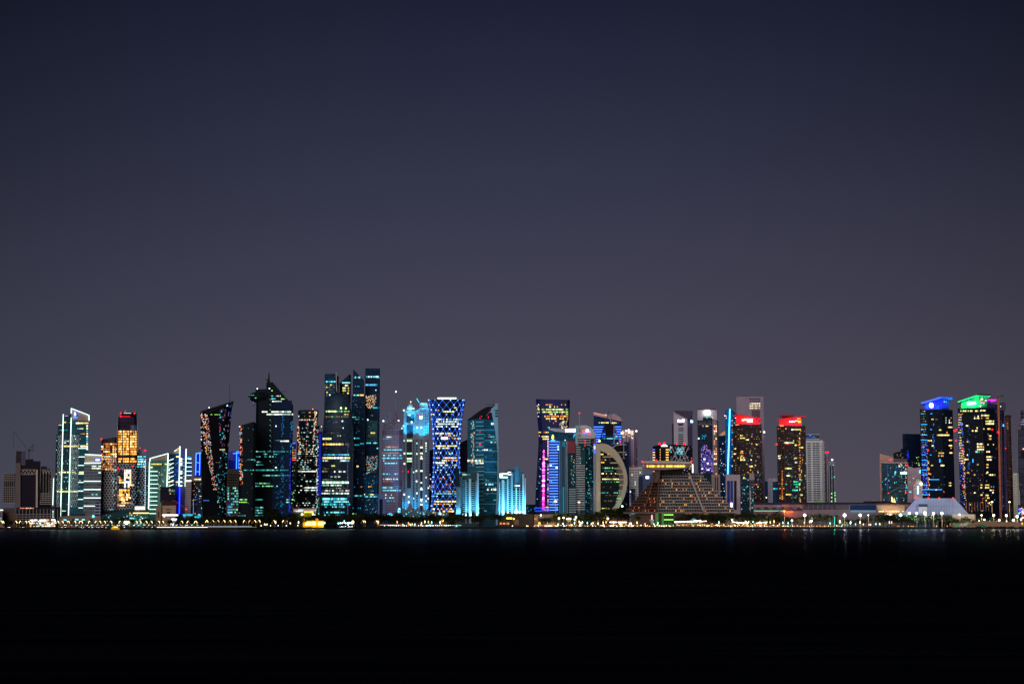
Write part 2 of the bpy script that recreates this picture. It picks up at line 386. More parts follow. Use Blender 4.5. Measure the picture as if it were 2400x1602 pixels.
for x0, x1, v0, v1, n in ((50, 84, 1100, 1111, 4), (95, 122, 1099, 1111, 4)):
    q = (x1 - x0) / n
    a.bar((x0, v0), (x1, v0), 1, COB, 'truss_beam'); a.bar((x0, v1), (x1, v1), 1, COB, 'truss_beam')
    for i in range(n):
        a.bar((x0 + i * q, v1), (x0 + (i + .5) * q, v0), .9, COB, 'truss_brace'); a.bar((x0 + (i + .5) * q, v0), (x0 + (i + 1) * q, v1), .9, COB, 'truss_brace')
a.finish()
a = T('tower_crane', 'thin dark luffing crane standing on the unfinished concrete block at the far left', 'crane', 67.5, 250)
a.bar((67.5, 1077), (67.5, 1052), 1.4, mt('2a2226'), 'mast'); a.bar((66.5, 1056), (31.5, 1009), .8, mt('3c343a'), 'jib'); a.bar((67, 1056), (78, 1041), 1, mt('2a2226'), 'counter_jib')
a.bar((64.5, 1056), (78, 1054.5), 1.8, mt('2a2226'), 'machine_deck'); a.bar((77.5, 1042), (77.5, 1055), .7, mt('2a2226'), 'tie'); a.bar((31.5, 1010), (31, 1050), .35, mt('3c343a'), 'hoist_rope'); a.finish()
a = T('podium_block', 'long open-framed concrete podium with grey slabs at the foot of the unfinished block', 'building', 90, 190)
a.ext('frame_core', [(38, 1189, 0), (92, 1188, 0), (142, 1187, 4)], mt('15131a'), 30)
a.ext('wall', [(5, 1190, -2), (34, 1189, -2)], mt('3a302c'), 20); a.ext('wall', [(20, 1202, -6), (40, 1202, -6)], mt('4c3c36'), 16)
for k in range(6): a.bar((38, 1194 + k * 5.6), (128, 1193 + k * 5.4), 1.4, mt('6a625e'), 'floor_slab', th=1.5)
for k in range(12): a.bar((45 + k * 8.2, 1192), (45 + k * 8.2, 1226), 1.1, mt('6a625e'), 'column', th=1.5)
a.band(1190, 42, 80, SP, 2.2, .8, (.8, 2)); a.band(1186.5, 52, 84, [REDS, em('ff6030', 1.5), REDS], 1.6, .8, (1, 3)); a.band(1185, 14, 32, OR + GO, 2.4, .8, (1.5, 2.5))
a.band(1183, 93, 102, [REDS], 1.5, 1); a.w(76, 1186, 79.5, 1192, em('2040ff', 2), 'sign_panel'); a.band(1188.5, 94, 125, [em('5860a0', .3)], 4, .9)
for v in range(1120, 1228, 6): a.w(123.5, v - 2, 125, v + 2, [em('c8ffe8', 2.2)], 'light_strip') if not 1187 < v < 1197 else None
a.bar((125.5, 1120), (123.5, 1183), 1.4, em('d8fff0', 2), 'light_strip', dy=-3)
a.finish()
a = T('low_office', 'small grey office with a white lit eave cut by the left edge', 'building', 0, 150)
a.ext('wall', [(-30, 1193), (6, 1193)], mt('585058'), 30); a.bar((-25, 1194.5), (7, 1194.5), 2, LED, 'light_strip'); a.grid(-6, 5, 1202, 1226, 4, 6, 2.2, 3, .3, WH, DK); a.finish()

# --- tall tower with two white light lines
TL = fac('16333a', '1d4048', 4, 5, .25, .2); TLD = fac('0c1c24', '13292f', 4, 5, .25, .15)
a = T('office_tower', 'tall teal glass tower outlined in white light with blue drop logo', 'tower', 168, 230)
a.ext('wing', [(134, 993, 8), (148, 993, 8)], TLD, 26); a.ext('core', [(143, 972, 4), (168, 972, 4)], TLD, 26)
a.ext('wing', [(163, 984, 0), (206, 984, 5)], TL, 34)
a.prof('crown', [(166.5, 984), (167.3, 957), (208, 973), (208, 986)], mt('6e5a58'), 20, 2)
V1 = [((148.2, 970), (141.6, 1209)), ((166.8, 978), (160.2, 1207))]
for p, q in V1: a.bar(p, q, 1.7, LED, 'light_strip', dy=-3)
a.bar((167, 956.5), (208.5, 972.5), 1.6, LED, 'light_strip', dy=-1); a.bar((167, 956), (166.8, 968), 1.8, LED, 'light_strip', dy=-1); a.bar((208.5, 972), (208.5, 985), 1.5, LED, 'light_strip', dy=-1)
a.prof('logo', [(175.5, 963.5), (178, 969), (178.4, 972), (176, 974.5), (173.2, 972), (173.6, 968.5)], em('d8e8ff', 2.5), .5, -1.5, hit=False)
a.prof('logo_rim', [(175.5, 962), (179.5, 968), (180, 973), (176, 976), (172, 973), (172.3, 968)], em('1830e0', 2), .5, -.9, hit=False)
a.signs(171.5, 181, 977, 3, em('30a0ff', 2.5))
for v, u0, u1, m_ in ((991, 178, 208, YE), (974, 152, 160, SP), (989, 150, 170, YE), (1045, 150, 206, YE), (1045, 134, 139, YE), (1106, 133, 197, YE), (1151, 134, 180, YE), (1150.5, 176, 196, WH), (995.5, 137, 146, SP), (1004, 181, 196, WH), (1007.5, 134, 162, TE), (1016, 189, 206, OR), (1033, 151, 161, WH), (1037, 150, 161, WH), (1118, 147, 158, TE), (1196.5, 145, 155, WH)):
    a.band(v, u0, u1, m_, 3.2 if m_ is YE else 2, .9, (2, 6), .4)
for k in range(9): a.bar((183 + (k % 2), 1050 + k * 19.9 if k else 1050), (199 if k else 206, 1050 + k * 19.9 if k else 1050), 1.3, LED, 'light_strip')
for v in range(996, 1064, 6): a.w(202.5, v, 206, v + 3.4, [WH[0], YE[0], CY[0]])
segs = []
for k in range(13):
    for x0, x1, n in ((131, 146, 3), (168, 186, 4)):
        q = (x1 - x0) / n; v = 1019 + k * 13; sh = -(v - 1019) * .03
        for i in range(n): segs += [((x0 + i * q + sh, v), (x0 + (i + 1) * q + sh, v + 13)), ((x0 + (i + 1) * q + sh, v), (x0 + i * q + sh, v + 13))]
        segs.append(((x0 + sh, v), (x1 + sh, v)))
a.ext('wing', [(130, 1018, 10), (136, 1018, 9)], TLD, 20)
a.net(segs, .7, mt('7c9090'), 'screen_lattice')
a.scat([(131, 1018), (190, 1018), (186, 1186), (128, 1186)], 90, WH + CY, (1, 1.8)); a.finish()
a = T('podium_block', 'beige arched podium under the tall tower outlined in white light', 'building', 185, 170)
a.ext('wall', [(139, 1210), (165, 1208), (236, 1208)], mt('5a504a'), 30); a.ext('glass_front', [(166, 1202, 3), (200, 1202, 3)], fac('0e2028', '203038'), 20, vbot=1209); a.ext('wall', [(200, 1200, 3), (222, 1200, 3)], mt('4a4648'), 20, vbot=1209)
for u in (153, 172, 196, 214): a.w(u - 4, 1215, u + 4, 1228, DK, 'archway', .2)
for u0, u1, v in ((176, 184, 1215), (192, 199, 1215.5), (149, 156, 1216)): a.w(u0, v, u1, v + 3, CY[1])
a.dot(219, 1209, 2.4, em('60f0ff', 5), 'lamp_head'); a.finish()

# --- white banded office
a = T('office_block', 'grey office block striped with white light bars beside the tall teal tower', 'building', 216, 210)
a.ext('walls', [(196, 1084, 0), (237, 1084, 4)], fac('303c42', '565458', 5, 7, .45, .06), 30)
a.prof('crown', [(198, 1086), (199, 1064), (238, 1066), (238, 1086)], mt('94786a'), 24, 1)
a.bar((199, 1064), (238, 1066), 1.6, LED, 'light_strip', dy=-1); a.bar((197.5, 1085), (236, 1084.5), 1.6, LED, 'light_strip', dy=-1)
for v in (1107, 1127, 1146.5, 1166, 1185): a.bar((196.5, v), (236 if v < 1185 else 223, v), 1.7, LED, 'light_strip')
for v, m_ in ((1092, WH), (1097, WH), (1102, DI), (1143, DI), (1158, TE), (1176, DI)): a.band(v, 215, 236, m_, 2.4, .6)
a.prof('logo', [(223, 1077), (225, 1074.6), (233, 1074.6), (235, 1077), (233, 1079.4), (225, 1079.4)], em('dfe6ff', 2), .6, -1.6, hit=False); a.prof('logo_rim', [(221, 1077), (224, 1073), (234, 1073), (237, 1077), (234, 1081), (224, 1081)], em('1c28d0', 2), .6, -1, hit=False)
a.ext('side_wing', [(222, 1178, -6), (236, 1178, -6)], fac('20222c', '70728a', 5, 8, .35, .1), 20); a.finish()

# --- the three hexagon screen towers
def hexnet(a, u0, u1, v0, v1, s, mat, lean=0, w=.8, clip=None):
    w *= 1.7; s *= 1.3
    segs = []; r = 0; v = v0
    while v < v1:
        u = u0 + (s / 2 if r % 2 else 0)
        while u < u1:
            x = u + lean * (v - v0)
            if not clip or clip(x, v):
                segs += [((x, v), (x, v + s * .55)), ((x, v), (x - s / 2, v - s * .3)), ((x, v), (x + s / 2, v - s * .3))]
            u += s
        v += s * .85; r += 1
    a.net(segs, w, mat, 'screen_lattice')
HX = mt('c0b8cc')
a = T('office_tower', 'lower round-cornered tower behind a honeycomb screen with warm lit upper floors', 'tower', 256, 235)
a.ext('walls', [(236.5, 1028, 8), (243, 1028, 0), (268, 1024, 0), (276, 1024, 6)], fac('1c161c', '30242a', 5, 5, .25, .2), 34)
a.grid(240, 275, 1040, 1100, 5.2, 5.9, 4.2, 3.6, .62, GO + OR, None, lean=-.02); a.band(1070, 238, 262, WH, 3, .9, (2, 4)); a.grid(268, 272, 1048, 1082, 5, 4, 5.4, 3.6, 1, GO)
hexnet(a, 238, 276, 1072, 1194, 5.2, HX, -.02); a.band(1101, 260, 272, WH, 3, .6); a.scat([(262, 1100), (274, 1100), (272, 1180), (262, 1180)], 35, WH + CY, (1, 1.8)); a.scat([(240, 1040), (275, 1040), (275, 1100), (240, 1100)], 30, SP, (1, 2))
for u, v in ((239, 1028.5), (236, 1100), (234, 1099)): a.dot(u, v, 1.8, RED)
a.band(1193, 255, 265, CY, 2.5, .9); a.finish()
a = T('office_tower', 'tall honeycomb screened tower with blazing golden floors and red beacons on its dark top', 'tower', 298, 215)
a.loft('shaft', [[(273, 1226, 8), (278, 1226, 0), (310, 1226, 0), (318, 1226, 8), (318, 1226, 36), (273, 1226, 36)], [(273.5, 1070, 8), (279, 1070, 0), (316, 1070, 0), (322.5, 1070, 8), (322.5, 1070, 36), (273.5, 1070, 36)], [(275, 1000, 8), (281, 1000, 0), (315, 1000, 0), (322, 1000, 8), (322, 1000, 36), (275, 1000, 36)], [(278, 975, 8), (283, 975, 0), (313, 975, 0), (320, 975, 8), (320, 975, 36), (278, 975, 36)]], fac('1a1220', '241c30', 5.6, 6, .22, .15))
a.rev('crown', 299, [(976, 18.5), (965.5, 18)], mt('14080c', .5), squash=.7)
a.bar((290, 967.5), (307, 967.5), 1.2, em('e8e8f0', 1.2), 'light_strip', dy=-.5); a.bar((283, 975), (305, 975.3), 1, em('ff1830', 2), 'light_strip', dy=-1)
for g0, g1 in ((278, 286), (288.5, 302.5), (305, 319.5)):
    for k in range(13):
        v = 1010.5 + k * 5.85
        if k in (10,): continue
        a.band(v, g0, g1, GO, 4.4 if k > 2 else 3.8, .97 if k != 1 else .7, (1.2, 3.5), .35)
a.grid(284, 316, 1016, 1082, 3, 5.85, 1.2, 1.4, .35, [em('803010', .6), em('a86020', .8)], name='lit_window')
a.grid(293, 308, 1102, 1140, 4.2, 5.4, 3.6, 4.6, .85, [em('fff0d8', 1.7), em('ffffff', 1.4), em('ffd890', 1.6)]); a.grid(281, 292, 1119, 1132, 4, 5.4, 3.4, 4.2, .8, GO); a.grid(304, 314, 1131, 1136, 4, 5, 3, 3.4, .7, OR + GO)
a.grid(281, 306, 1148, 1170, 4.2, 5.4, 3.6, 4.2, .85, GO); a.grid(274, 292, 1160, 1186, 4.2, 6, 3.6, 4, .7, GO); a.grid(294, 308, 1166, 1182, 5.5, 6, 4, 4, .45, GO + OR)
hexnet(a, 274, 318, 1088, 1194, 5.2, mt('a89cb0'), -.01, .7, lambda x, v: not (280 < x < 309 and 1100 < v < 1176)); a.scat([(276, 1085), (318, 1085), (316, 1190), (276, 1190)], 60, SP + CY, (1, 1.8))
hexnet(a, 308, 322, 998, 1010, 3.5, mt('707090'), 0, .6)
a.bar((322.5, 988), (323, 1060), .8, mt('8088c0'), 'edge_screen', dy=4); a.bar((275.3, 988), (274.2, 1060), .8, mt('8088c0'), 'edge_screen', dy=4)
for u, v, r in ((283.5, 968, 2), (283.5, 975.5, 1.8), (314.5, 968.3, 1.9), (278.5, 1098, 2.1), (293.5, 963.3, .8), (311, 1092, .9)): a.dot(u, v, r, RED)
a.finish()
a = T('office_tower', 'slim honeycomb screened tower with five cyan lit floors and one red beacon', 'tower', 329, 240)
a.ext('walls', [(317, 1066, 3), (340, 1066, 3)], fac('161a2c', '20263c', 5, 5), 30); a.ext('cap', [(321, 1053.5, 5), (337, 1053.5, 5)], mt('70707a'), 20, vbot=1066)
a.band(1057, 321, 336, [em('c8c8d0', 1.2)], 3.5, 1, (10, 16)); 
for v in (1069.5, 1075.5, 1081, 1087, 1093): a.band(v, 320, 341, CY + WH, 3.6, .95, (1.2, 4), .3)
a.band(1097, 312, 325, WH, 3, .6)
for v in range(1076, 1200, 4): a.dot(341 - (v - 1076) * .012, v, .9, em('e0f0ff', 2.5), 'edge_lamp', dy=1)
hexnet(a, 317, 340, 1100, 1190, 5.2, mt('9098c8'), -.02, .7); a.scat([(319, 1100), (340, 1100), (340, 1185), (319, 1185)], 22, CY, (1, 1.7)); a.dot(340.5, 1055, 1.9, RED); a.dot(328, 1049, .8, RED); a.dot(340.5, 1062, 1.1, em('2030ff', 3)); a.finish()
a = T('podium_block', 'teal lit low podium with golden eave line under the honeycomb towers', 'building', 320, 150)
a.ext('walls', [(238, 1206, 6), (303, 1192, 4), (350, 1196, 0)], mt('10282a', .5), 34); a.ext('lit_hall', [(303, 1204, -4), (348, 1204, -4)], mt('185048'), 20)
a.w(317, 1187, 339, 1192.5, em('fff8ee', 3.2), 'lit_panel', force=True); a.ext('upper_box', [(315, 1185, 2), (341, 1185, 2)], mt('6a625c'), 20, vbot=1196); a.w(317, 1187, 339, 1192.5, em('fff8ee', 3.2), 'lit_panel')
a.bar((312, 1201.5), (349, 1201.5), 1.6, em('ffe890', 4), 'light_strip'); a.band(1204.5, 313, 348, [em('a88820', .6)], 2.6, .9)
a.band(1214, 304, 316, CY, 3, .8); a.band(1226, 304, 328, TE, 2, .8); a.w(303.5, 1200, 306, 1206, OR[0]); a.scat([(245, 1205), (350, 1205), (350, 1228), (245, 1228)], 60, CY + TE + WH + OR, (1, 2.4))
a.dot(296.5, 1224, 4.2, em('dffcff', 6), 'lamp_head', dy=-30); a.finish()

# --- two more outlined towers
a = T('office_tower', 'green glass tower outlined in white light, slanted crown rising right, rungs of light bars', 'tower', 370, 240)
a.ext('walls', [(348, 1078, 0), (372, 1078, 0), (394, 1078, 0)], fac('24423e', '34564e', 5, 4, .2, .3), 30); a.ext('side_wing', [(341, 1098, 10), (349, 1098, 10)], fac('16282c', '2c4446'), 20)
a.ext('side_wing', [(393.5, 1062, 3), (409, 1064, 14)], fac('1c2c2c', '2c4040', 5, 5), 26)
a.prof('crown', [(351, 1079), (352, 1073), (393.5, 1062.5), (394, 1079)], mt('604c46'), 16, 1)
a.prof('front_pier', [(369, 1190), (377, 1094), (391, 1094), (391, 1140), (391, 1190)], fac('3a5a50', '506c60', 30, 3, .02, .4), 3, -3)
for p, q in (((350.3, 1082), (348, 1192)), ((394, 1062), (391, 1141)), ((352, 1073.5), (394, 1062)), ((351.6, 1073), (351.4, 1080))): a.bar(p, q, 2 if p[0] != 352 else 1.6, LED, 'light_strip', dy=-3.5)
a.band(1087, 355, 392, YE, 2.6, .9, (3, 8)); a.band(1094.5, 352, 358, YE, 2.4, 1)
for k in range(11): a.bar((349.5, 1104 + k * 9.85), (369.5 - k * .1, 1104 + k * 9.85), 1.2, LED, 'light_strip')
for k in range(7): a.bar((395, 1079 + k * 10), (406.5, 1074.5 + k * 10), 1.2, LED, 'light_strip'); a.w(393.5, 1094 + k * 6.6, 398, 1096 + k * 6.6, WH)
a.band(1129, 394, 408, YE, 2.4, .9, slope=-.15); a.scat([(370, 1092), (408, 1078), (406, 1138), (368, 1190)], 42, WH + TE, (1, 1.6)); a.band(1145, 371, 376, GR, 2.4, 1)
for v in range(1098, 1190, 5): a.band(v, 342, 348, TE + DI, 1.6, .6)
a.finish()
a = T('office_tower', 'blue glass tower with two tall white light lines and short floor bars', 'tower', 427, 225)
BG = fac('0c2450', '16366c', 5, 4, .2, .2)
a.ext('walls', [(407.5, 1059, 0), (421, 1059, 0)], BG, 30); a.ext('walls', [(420.5, 1052, -2), (436, 1052, -2)], fac('18284a', '24365c'), 26); a.ext('side_wing', [(436, 1067, 4), (449, 1067, 4)], BG, 26, vbot=1128)
a.prof('crown', [(407.6, 1062), (408.5, 1056), (419.5, 1049), (421, 1062)], mt('a0704c'), 12, -.5); a.ext('crown_panel', [(421.5, 1051, -3), (434, 1053, -3)], mt('40386c'), 6, vbot=1070)
for p, q in (((421.6, 1045), (419.5, 1139)), ((436.2, 1051), (434, 1139.5))): a.bar(p, q, 2.1, LED, 'light_strip', dy=-4)
a.bar((408.5, 1056.5), (414, 1053), 1.3, LED, 'light_strip', dy=-1.5); a.bar((414, 1053), (420, 1048), 1, em('ffd8b0', 1.5), 'light_strip', dy=-1.5)
a.band(1069.5, 408, 420, YE, 3, 1, (3, 6)); a.band(1129, 407, 419, YE, 2.6, .9)
for v in (1074, 1084, 1093.5, 1103.5, 1113): a.bar((437, v), (449, v), 1.25, LED, 'light_strip')
a.band(1070, 437, 448, [em('30a0ff', 1.6)], 2, .9); a.band(1075.5, 441, 448, WH, 2, 1)
for v in (1074.5, 1079.5, 1085, 1089, 1104, 1109, 1119, 1128.5, 1137.5): a.w(422.5, v - 1.4, 427, v + 1.4, em('fff6d8', 2.8))
for v in range(1075, 1135, 8): a.w(430, v - 1, 432, v + 1, WH[3])
a.scat([(409, 1075), (419, 1075), (419, 1136), (409, 1136)], 16, BL + WH, (1, 1.7))
a.ext('blue_wall', [(411.5, 1139, -3), (421, 1139, -3)], mt('0c1c74'), 10); a.ext('grey_wall', [(421, 1139.5, -3.2), (434, 1139.5, -3.2)], mt('38384c'), 10)
a.bar((421, 1141), (420, 1204), 1.7, em('2040ff', 3.5), 'light_strip', dy=-5); a.finish()
a = T('ribbed_block', 'pale grey ribbed wall block below the blue tower with the white floor bars', 'building', 441, 200)
a.ext('walls', [(434, 1126, 0), (448, 1126, 0)], mt('6c6468'), 26); 
for k in range(15): a.bar((434, 1131 + k * 4.9), (448, 1131 + k * 4.9), .7, mt('302c34'), 'groove', th=.2)
a.bar((436, 1126.5), (448, 1125.5), 2.6, em('fff0e0', 3), 'light_strip'); a.finish()
a = T('office_block', 'brown black windowless box with a red roof edge beside the green outlined tower', 'building', 394, 170)
a.ext('walls', [(375.5, 1140, 0), (393, 1140, 0), (412, 1140, 3)], mt('17141e'), 26, vbot=1176); a.w(396, 1147, 410, 1152, TE[3]); a.scat([(395, 1144), (411, 1144), (411, 1158), (395, 1158)], 9, DI + OR, (1.5, 3))
a.ext('walls', [(378, 1174, -2), (414, 1174, -2)], mt('2a1c1c'), 26); a.bar((378, 1174), (410, 1173), .9, em('b04028', .6), 'roof_edge'); a.bar((410, 1173), (436, 1191), 1, em('a04030', .5), 'roof_edge', dy=-4); a.finish()
a = T('stone_hall', 'low beige stone hall with small arched windows and a white lit canopy beside it', 'building', 392, 120)
a.ext('walls', [(380, 1184, 0), (412, 1184, 0)], mt('7a6450'), 24); a.ext('tower', [(365.5, 1186, -4), (378, 1186, -4)], mt('64523f'), 16); a.ext('walls', [(378, 1190, 1), (382, 1190, 1)], mt('64523f'), 16)
for k in range(7): a.w(388.3 + k * 1.9, 1191.5, 389.5 + k * 1.9, 1194.5, DK, 'window', .2)
a.w(370, 1198, 373, 1212, DK, 'doorway', .2); a.w(391, 1198, 399, 1202, DK, 'window', .2); a.finish()
a = T('canopy_hall', 'dazzling white lit canopy and steps in front of the beige stone hall', 'pavilion', 400, 80)
a.ext('roof', [(380, 1205, 0), (417, 1205, 0)], mt('c0b8b0'), 20, vbot=1208); a.bar((381, 1206.3), (417, 1206.3), 2.2, em('fff4ee', 5), 'light_strip')
for k, (u0, u1) in enumerate(((382, 388), (392, 397), (398, 416), (398, 413), (400, 411), (399, 409), (397, 408), (396, 408))): a.ext('stair_flight', [(u0, 1208.5 + k * 2.9, -1 - k), (u1, 1208.5 + k * 2.9, -1 - k)], mt('d8d8dc'), 3, vbot=1211.3 + k * 2.9); a.band(1209.6 + k * 2.9, u0, u1, [em('f4faff', 4), em('c8f4ff', 3), em('ffffff', 5)], 1.8, .85, (1.5, 4))
a.finish()
a = T('canopy', 'cyan lit sail canopies on slim posts between the beige hall and dark sparkling tower', 'canopy', 448, 70)
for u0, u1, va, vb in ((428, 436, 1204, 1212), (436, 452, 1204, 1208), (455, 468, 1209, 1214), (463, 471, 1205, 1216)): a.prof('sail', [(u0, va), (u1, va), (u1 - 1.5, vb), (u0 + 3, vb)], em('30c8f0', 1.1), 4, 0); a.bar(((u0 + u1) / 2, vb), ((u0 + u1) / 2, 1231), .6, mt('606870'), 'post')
a.finish()
a = T('office_tower', 'dark tower framed in bright blue neon, left of the sparkling tower', 'tower', 463, 290)
a.ext('walls', [(456, 1061, 0), (474, 1060, 0)], mt('0a1450', .4), 24); 
for p, q in (((459, 1062), (473, 1060)), ((459.5, 1062), (458.3, 1113)), ((468.5, 1061), (467.3, 1113)), ((459.5, 1082), (467, 1084.5)), ((459, 1104.5), (467.5, 1104.5))): a.bar(p, q, 1.7 if abs(p[1] - q[1]) > 20 or p[1] == 1062 else 1.1, em('3070ff', 5), 'neon_frame', dy=-2)
a.finish()
a = T('office_block', 'dark glass block with golden lights under its flat roof', 'building', 460, 220)
a.ext('walls', [(448, 1129, 0), (474, 1129, 0)], fac('0b1724', '132434', 5, 4), 26); a.ext('roof', [(436, 1116, -4), (474, 1116, -4)], mt('4c444c'), 34, vbot=1128); a.band(1122.5, 455, 473, YE, 2.6, .8)
a.scat([(450, 1132), (473, 1132), (473, 1205), (450, 1205)], 40, CY + BL + SP, (.9, 1.7)); a.bar((453.5, 1168), (453, 1205), 1, em('90a8e0', .8), 'light_strip'); a.band(1162, 468, 474, WH, 1.6, .7); a.finish()

# --- dark sparkling twisted tower
a = T('glass_tower', 'tall black twisted tower with slanting top, thin mast and scattered colourful sparkles', 'tower', 505, 150)
def ring(v, l, m1, m2, r, vl=None, vr=None):
    vl, vr = vl or v, vr or v; f = lambda u: vl + (vr - vl) * (u - l) / (r - l)
    return [(l, f(l), 10), (m1, f(m1), 0), (m2, f(m2), 0), (r, f(r), 16), (r - 4, f(r - 4), 44), (l + 4, f(l + 4), 40)]
NV = mt('07070b', .6, .03)
a.loft('walls', [ring(1228, 474, 480, 522, 530), ring(1150, 473, 480, 522, 531.5), ring(1070, 471.5, 482, 524, 534), ring(1010, 470.5, 484, 526, 539), ring(960, 469.8, 486, 529, 544, 972, 955), ring(950, 469.3, 488, 531, 548, 963.5, 939)], NV)
a.prof('parapet', [(469.3, 963.5), (548, 939), (546.5, 943), (530, 950), (490, 968), (470, 966)], mt('050507', .5), 4, -1, hit=False)
a.bar((538.5, 940), (538, 897), .7, mt('22222a'), 'mast', dy=14); a.bar((537, 941), (541, 936), .8, mt('18181c'), 'mast_strut', dy=14)
a.scat([(472, 966), (488, 968), (494, 1040), (500, 1090), (508, 1148), (501, 1150), (490, 1090), (480, 1050), (474, 1000)], 290, SP, (.9, 1.9))  # city reflections on the cladding, made as glowing specks
a.scat([(469.6, 966), (472, 966), (473.5, 1062), (471, 1062)], 26, SP + CY, (1, 2), 1.6); a.scat([(511, 965), (530, 950), (528, 1060), (519, 1060)], 70, [em('c05068', .8), em('384878', .5), em('706078', .5), em('28406c', .6)] + CY[:1], (1.2, 2.2), 1.5)
a.scat([(534, 948), (545, 944), (535, 1060), (533, 1060)], 30, [em('304878', .6), em('8a7078', .6), em('2848c0', .9)], (1.2, 2.4), 2); a.scat([(519, 1060), (533, 1060), (531, 1205), (512, 1205), (505, 1120)], 90, [em('284878', .6), em('5078a8', .6)] + TE + CY[2:3], (1, 1.9), 1.3)
for u, v in ((490, 954.5), (532.6, 950)): a.dot(u, v, 1.2, em('d0fff4', 4), dy=-3)
a.band(971, 490, 512, GR, 1.6, .5); a.band(1053, 515, 527, YE, 2.2, .8); a.band(1172, 477, 490, [em('4070d0', .8)], 3, .7); a.band(1083, 506, 519, DI, 2.4, .7, (1, 1.8), .7); a.finish()
a = T('office_tower', 'lilac and blue tower with neon bars, right of the sparkling tower', 'tower', 548, 330)
a.ext('walls', [(533, 1058, 0), (550, 1056, 0)], mt('3c3c70'), 20); a.ext('walls', [(549, 1059, -3), (564, 1059, -3)], mt('0a1a80'), 20); a.ext('walls', [(534, 1076, -4), (549, 1080, -4)], mt('101c60'), 20)
for p, q in (((546, 1062), (562, 1061)), ((554.5, 1058), (554.2, 1098)), ((555, 1058), (563, 1057)), ((560, 1070), (559.5, 1098))): a.bar(p, q, 1.7 if p[0] != 560 else 1, em('3070ff', 4), 'neon_frame', dy=-6)
a.finish()
a = T('apartment_block', 'beige apartment block with grids of small teal windows between the two black towers', 'building', 547, 260)
a.ext('walls', [(531.5, 1101, 0), (538, 1098, 0), (552, 1100, 0), (563, 1103, 3)], mt('746a5e'), 30); a.ext('roof_house', [(538, 1098, 2), (552, 1098, 2)], mt('b0a468'), 16, vbot=1108)
a.grid(535, 560, 1112, 1203, 4.1, 6.3, 2.6, 3.2, .0, TE, mt('141820')); a.grid(535, 560, 1143, 1203, 4.1, 6.3, 2.8, 3, .62, [em('70e8e0', 1.1), em('a0f0e8', 1.3), em('50c8c8', .8)]); a.scat([(534, 1170), (540, 1170), (540, 1208), (534, 1208)], 16, BL, (1, 2)); a.finish()

# --- black tower group with disc and horn
BT = fac('040a0f', '060e14', 5, 6, .3, .12, var=.3); BT2 = fac('041226', '06182c', 5, 6, .3, .12, var=.3)
a = T('office_tower', 'lower black tower with coloured sparkles down its left edge', 'tower', 578, 150)
a.ext('walls', [(560.5, 998, 6), (566, 995.5, 0), (593.5, 987.5, 0), (600, 992, 4)], BT, 34)
a.scat([(560, 998), (568, 998), (569, 1135), (562, 1135)], 110, SP, (.9, 1.9), 1.3); a.band(1001.5, 566, 573, TE, 2, .8)
for v in (1170, 1176): a.band(v, 561, 579, GR + TE, 2.6, .95)
a.band(1207.5, 559, 575, TE, 2.6, .9, (1, 2)); a.band(1201, 560, 568, DI, 2.5, .8); a.band(1076.5, 580, 603, TE, 2, .9); a.band(1101, 572, 601, TE, 2, .9); a.dot(561, 999, 1, em('ffffff', 3)); a.scat([(575, 1000), (600, 1000), (600, 1210), (575, 1210)], 14, TE, (1, 1.6)); a.finish()
a = T('office_tower', 'massive black tower with sloping top, disc-shaped lounge and upswept horn, bright teal floor bands', 'tower', 642, 140)
a.ext('walls', [(599, 940, 4), (604, 938, 0), (640, 938, 0)], BT, 40); a.ext('walls', [(640, 938, -.3), (683, 938, 0)], BT2, 40)
a.prof('right_wing', [(682, 1230), (682.5, 938), (687.5, 952), (687, 975), (685, 1040), (681.5, 1140), (679, 1230)], BT2, 30, 3)
a.prof('crown', [(599, 940), (599, 911.5), (624, 911.5), (624, 896), (639, 895), (656, 915), (677, 939), (684, 938), (684, 941)], BT, 26, 1)
a.prof('horn', [(627, 897), (626.5, 892), (622, 887), (625, 888), (628, 890), (628.8, 880), (630.8, 867), (632, 880), (632, 890), (633.5, 896)], mt('120809', .5), 4, 8)
a.rev('disc', 606, [(941, 14), (936, 22), (927, 27.5), (921, 24), (917, 12)], mt('0a0e14', .5), squash=.8, dy=-6)
a.bar((660, 917), (672, 916.6), .8, mt('0c0c10'), 'boom', dy=2); a.bar((598.5, 948), (593, 950), 1.2, mt('0c0c10'), 'boom', dy=2)
a.band(925.5, 585, 596, TE, 2, .9, (1, 2)); a.band(932, 579, 586, CY[2:3], 2, .9, (1, 2)); a.band(932, 598, 602, GR, 2, 1, (1, 2))
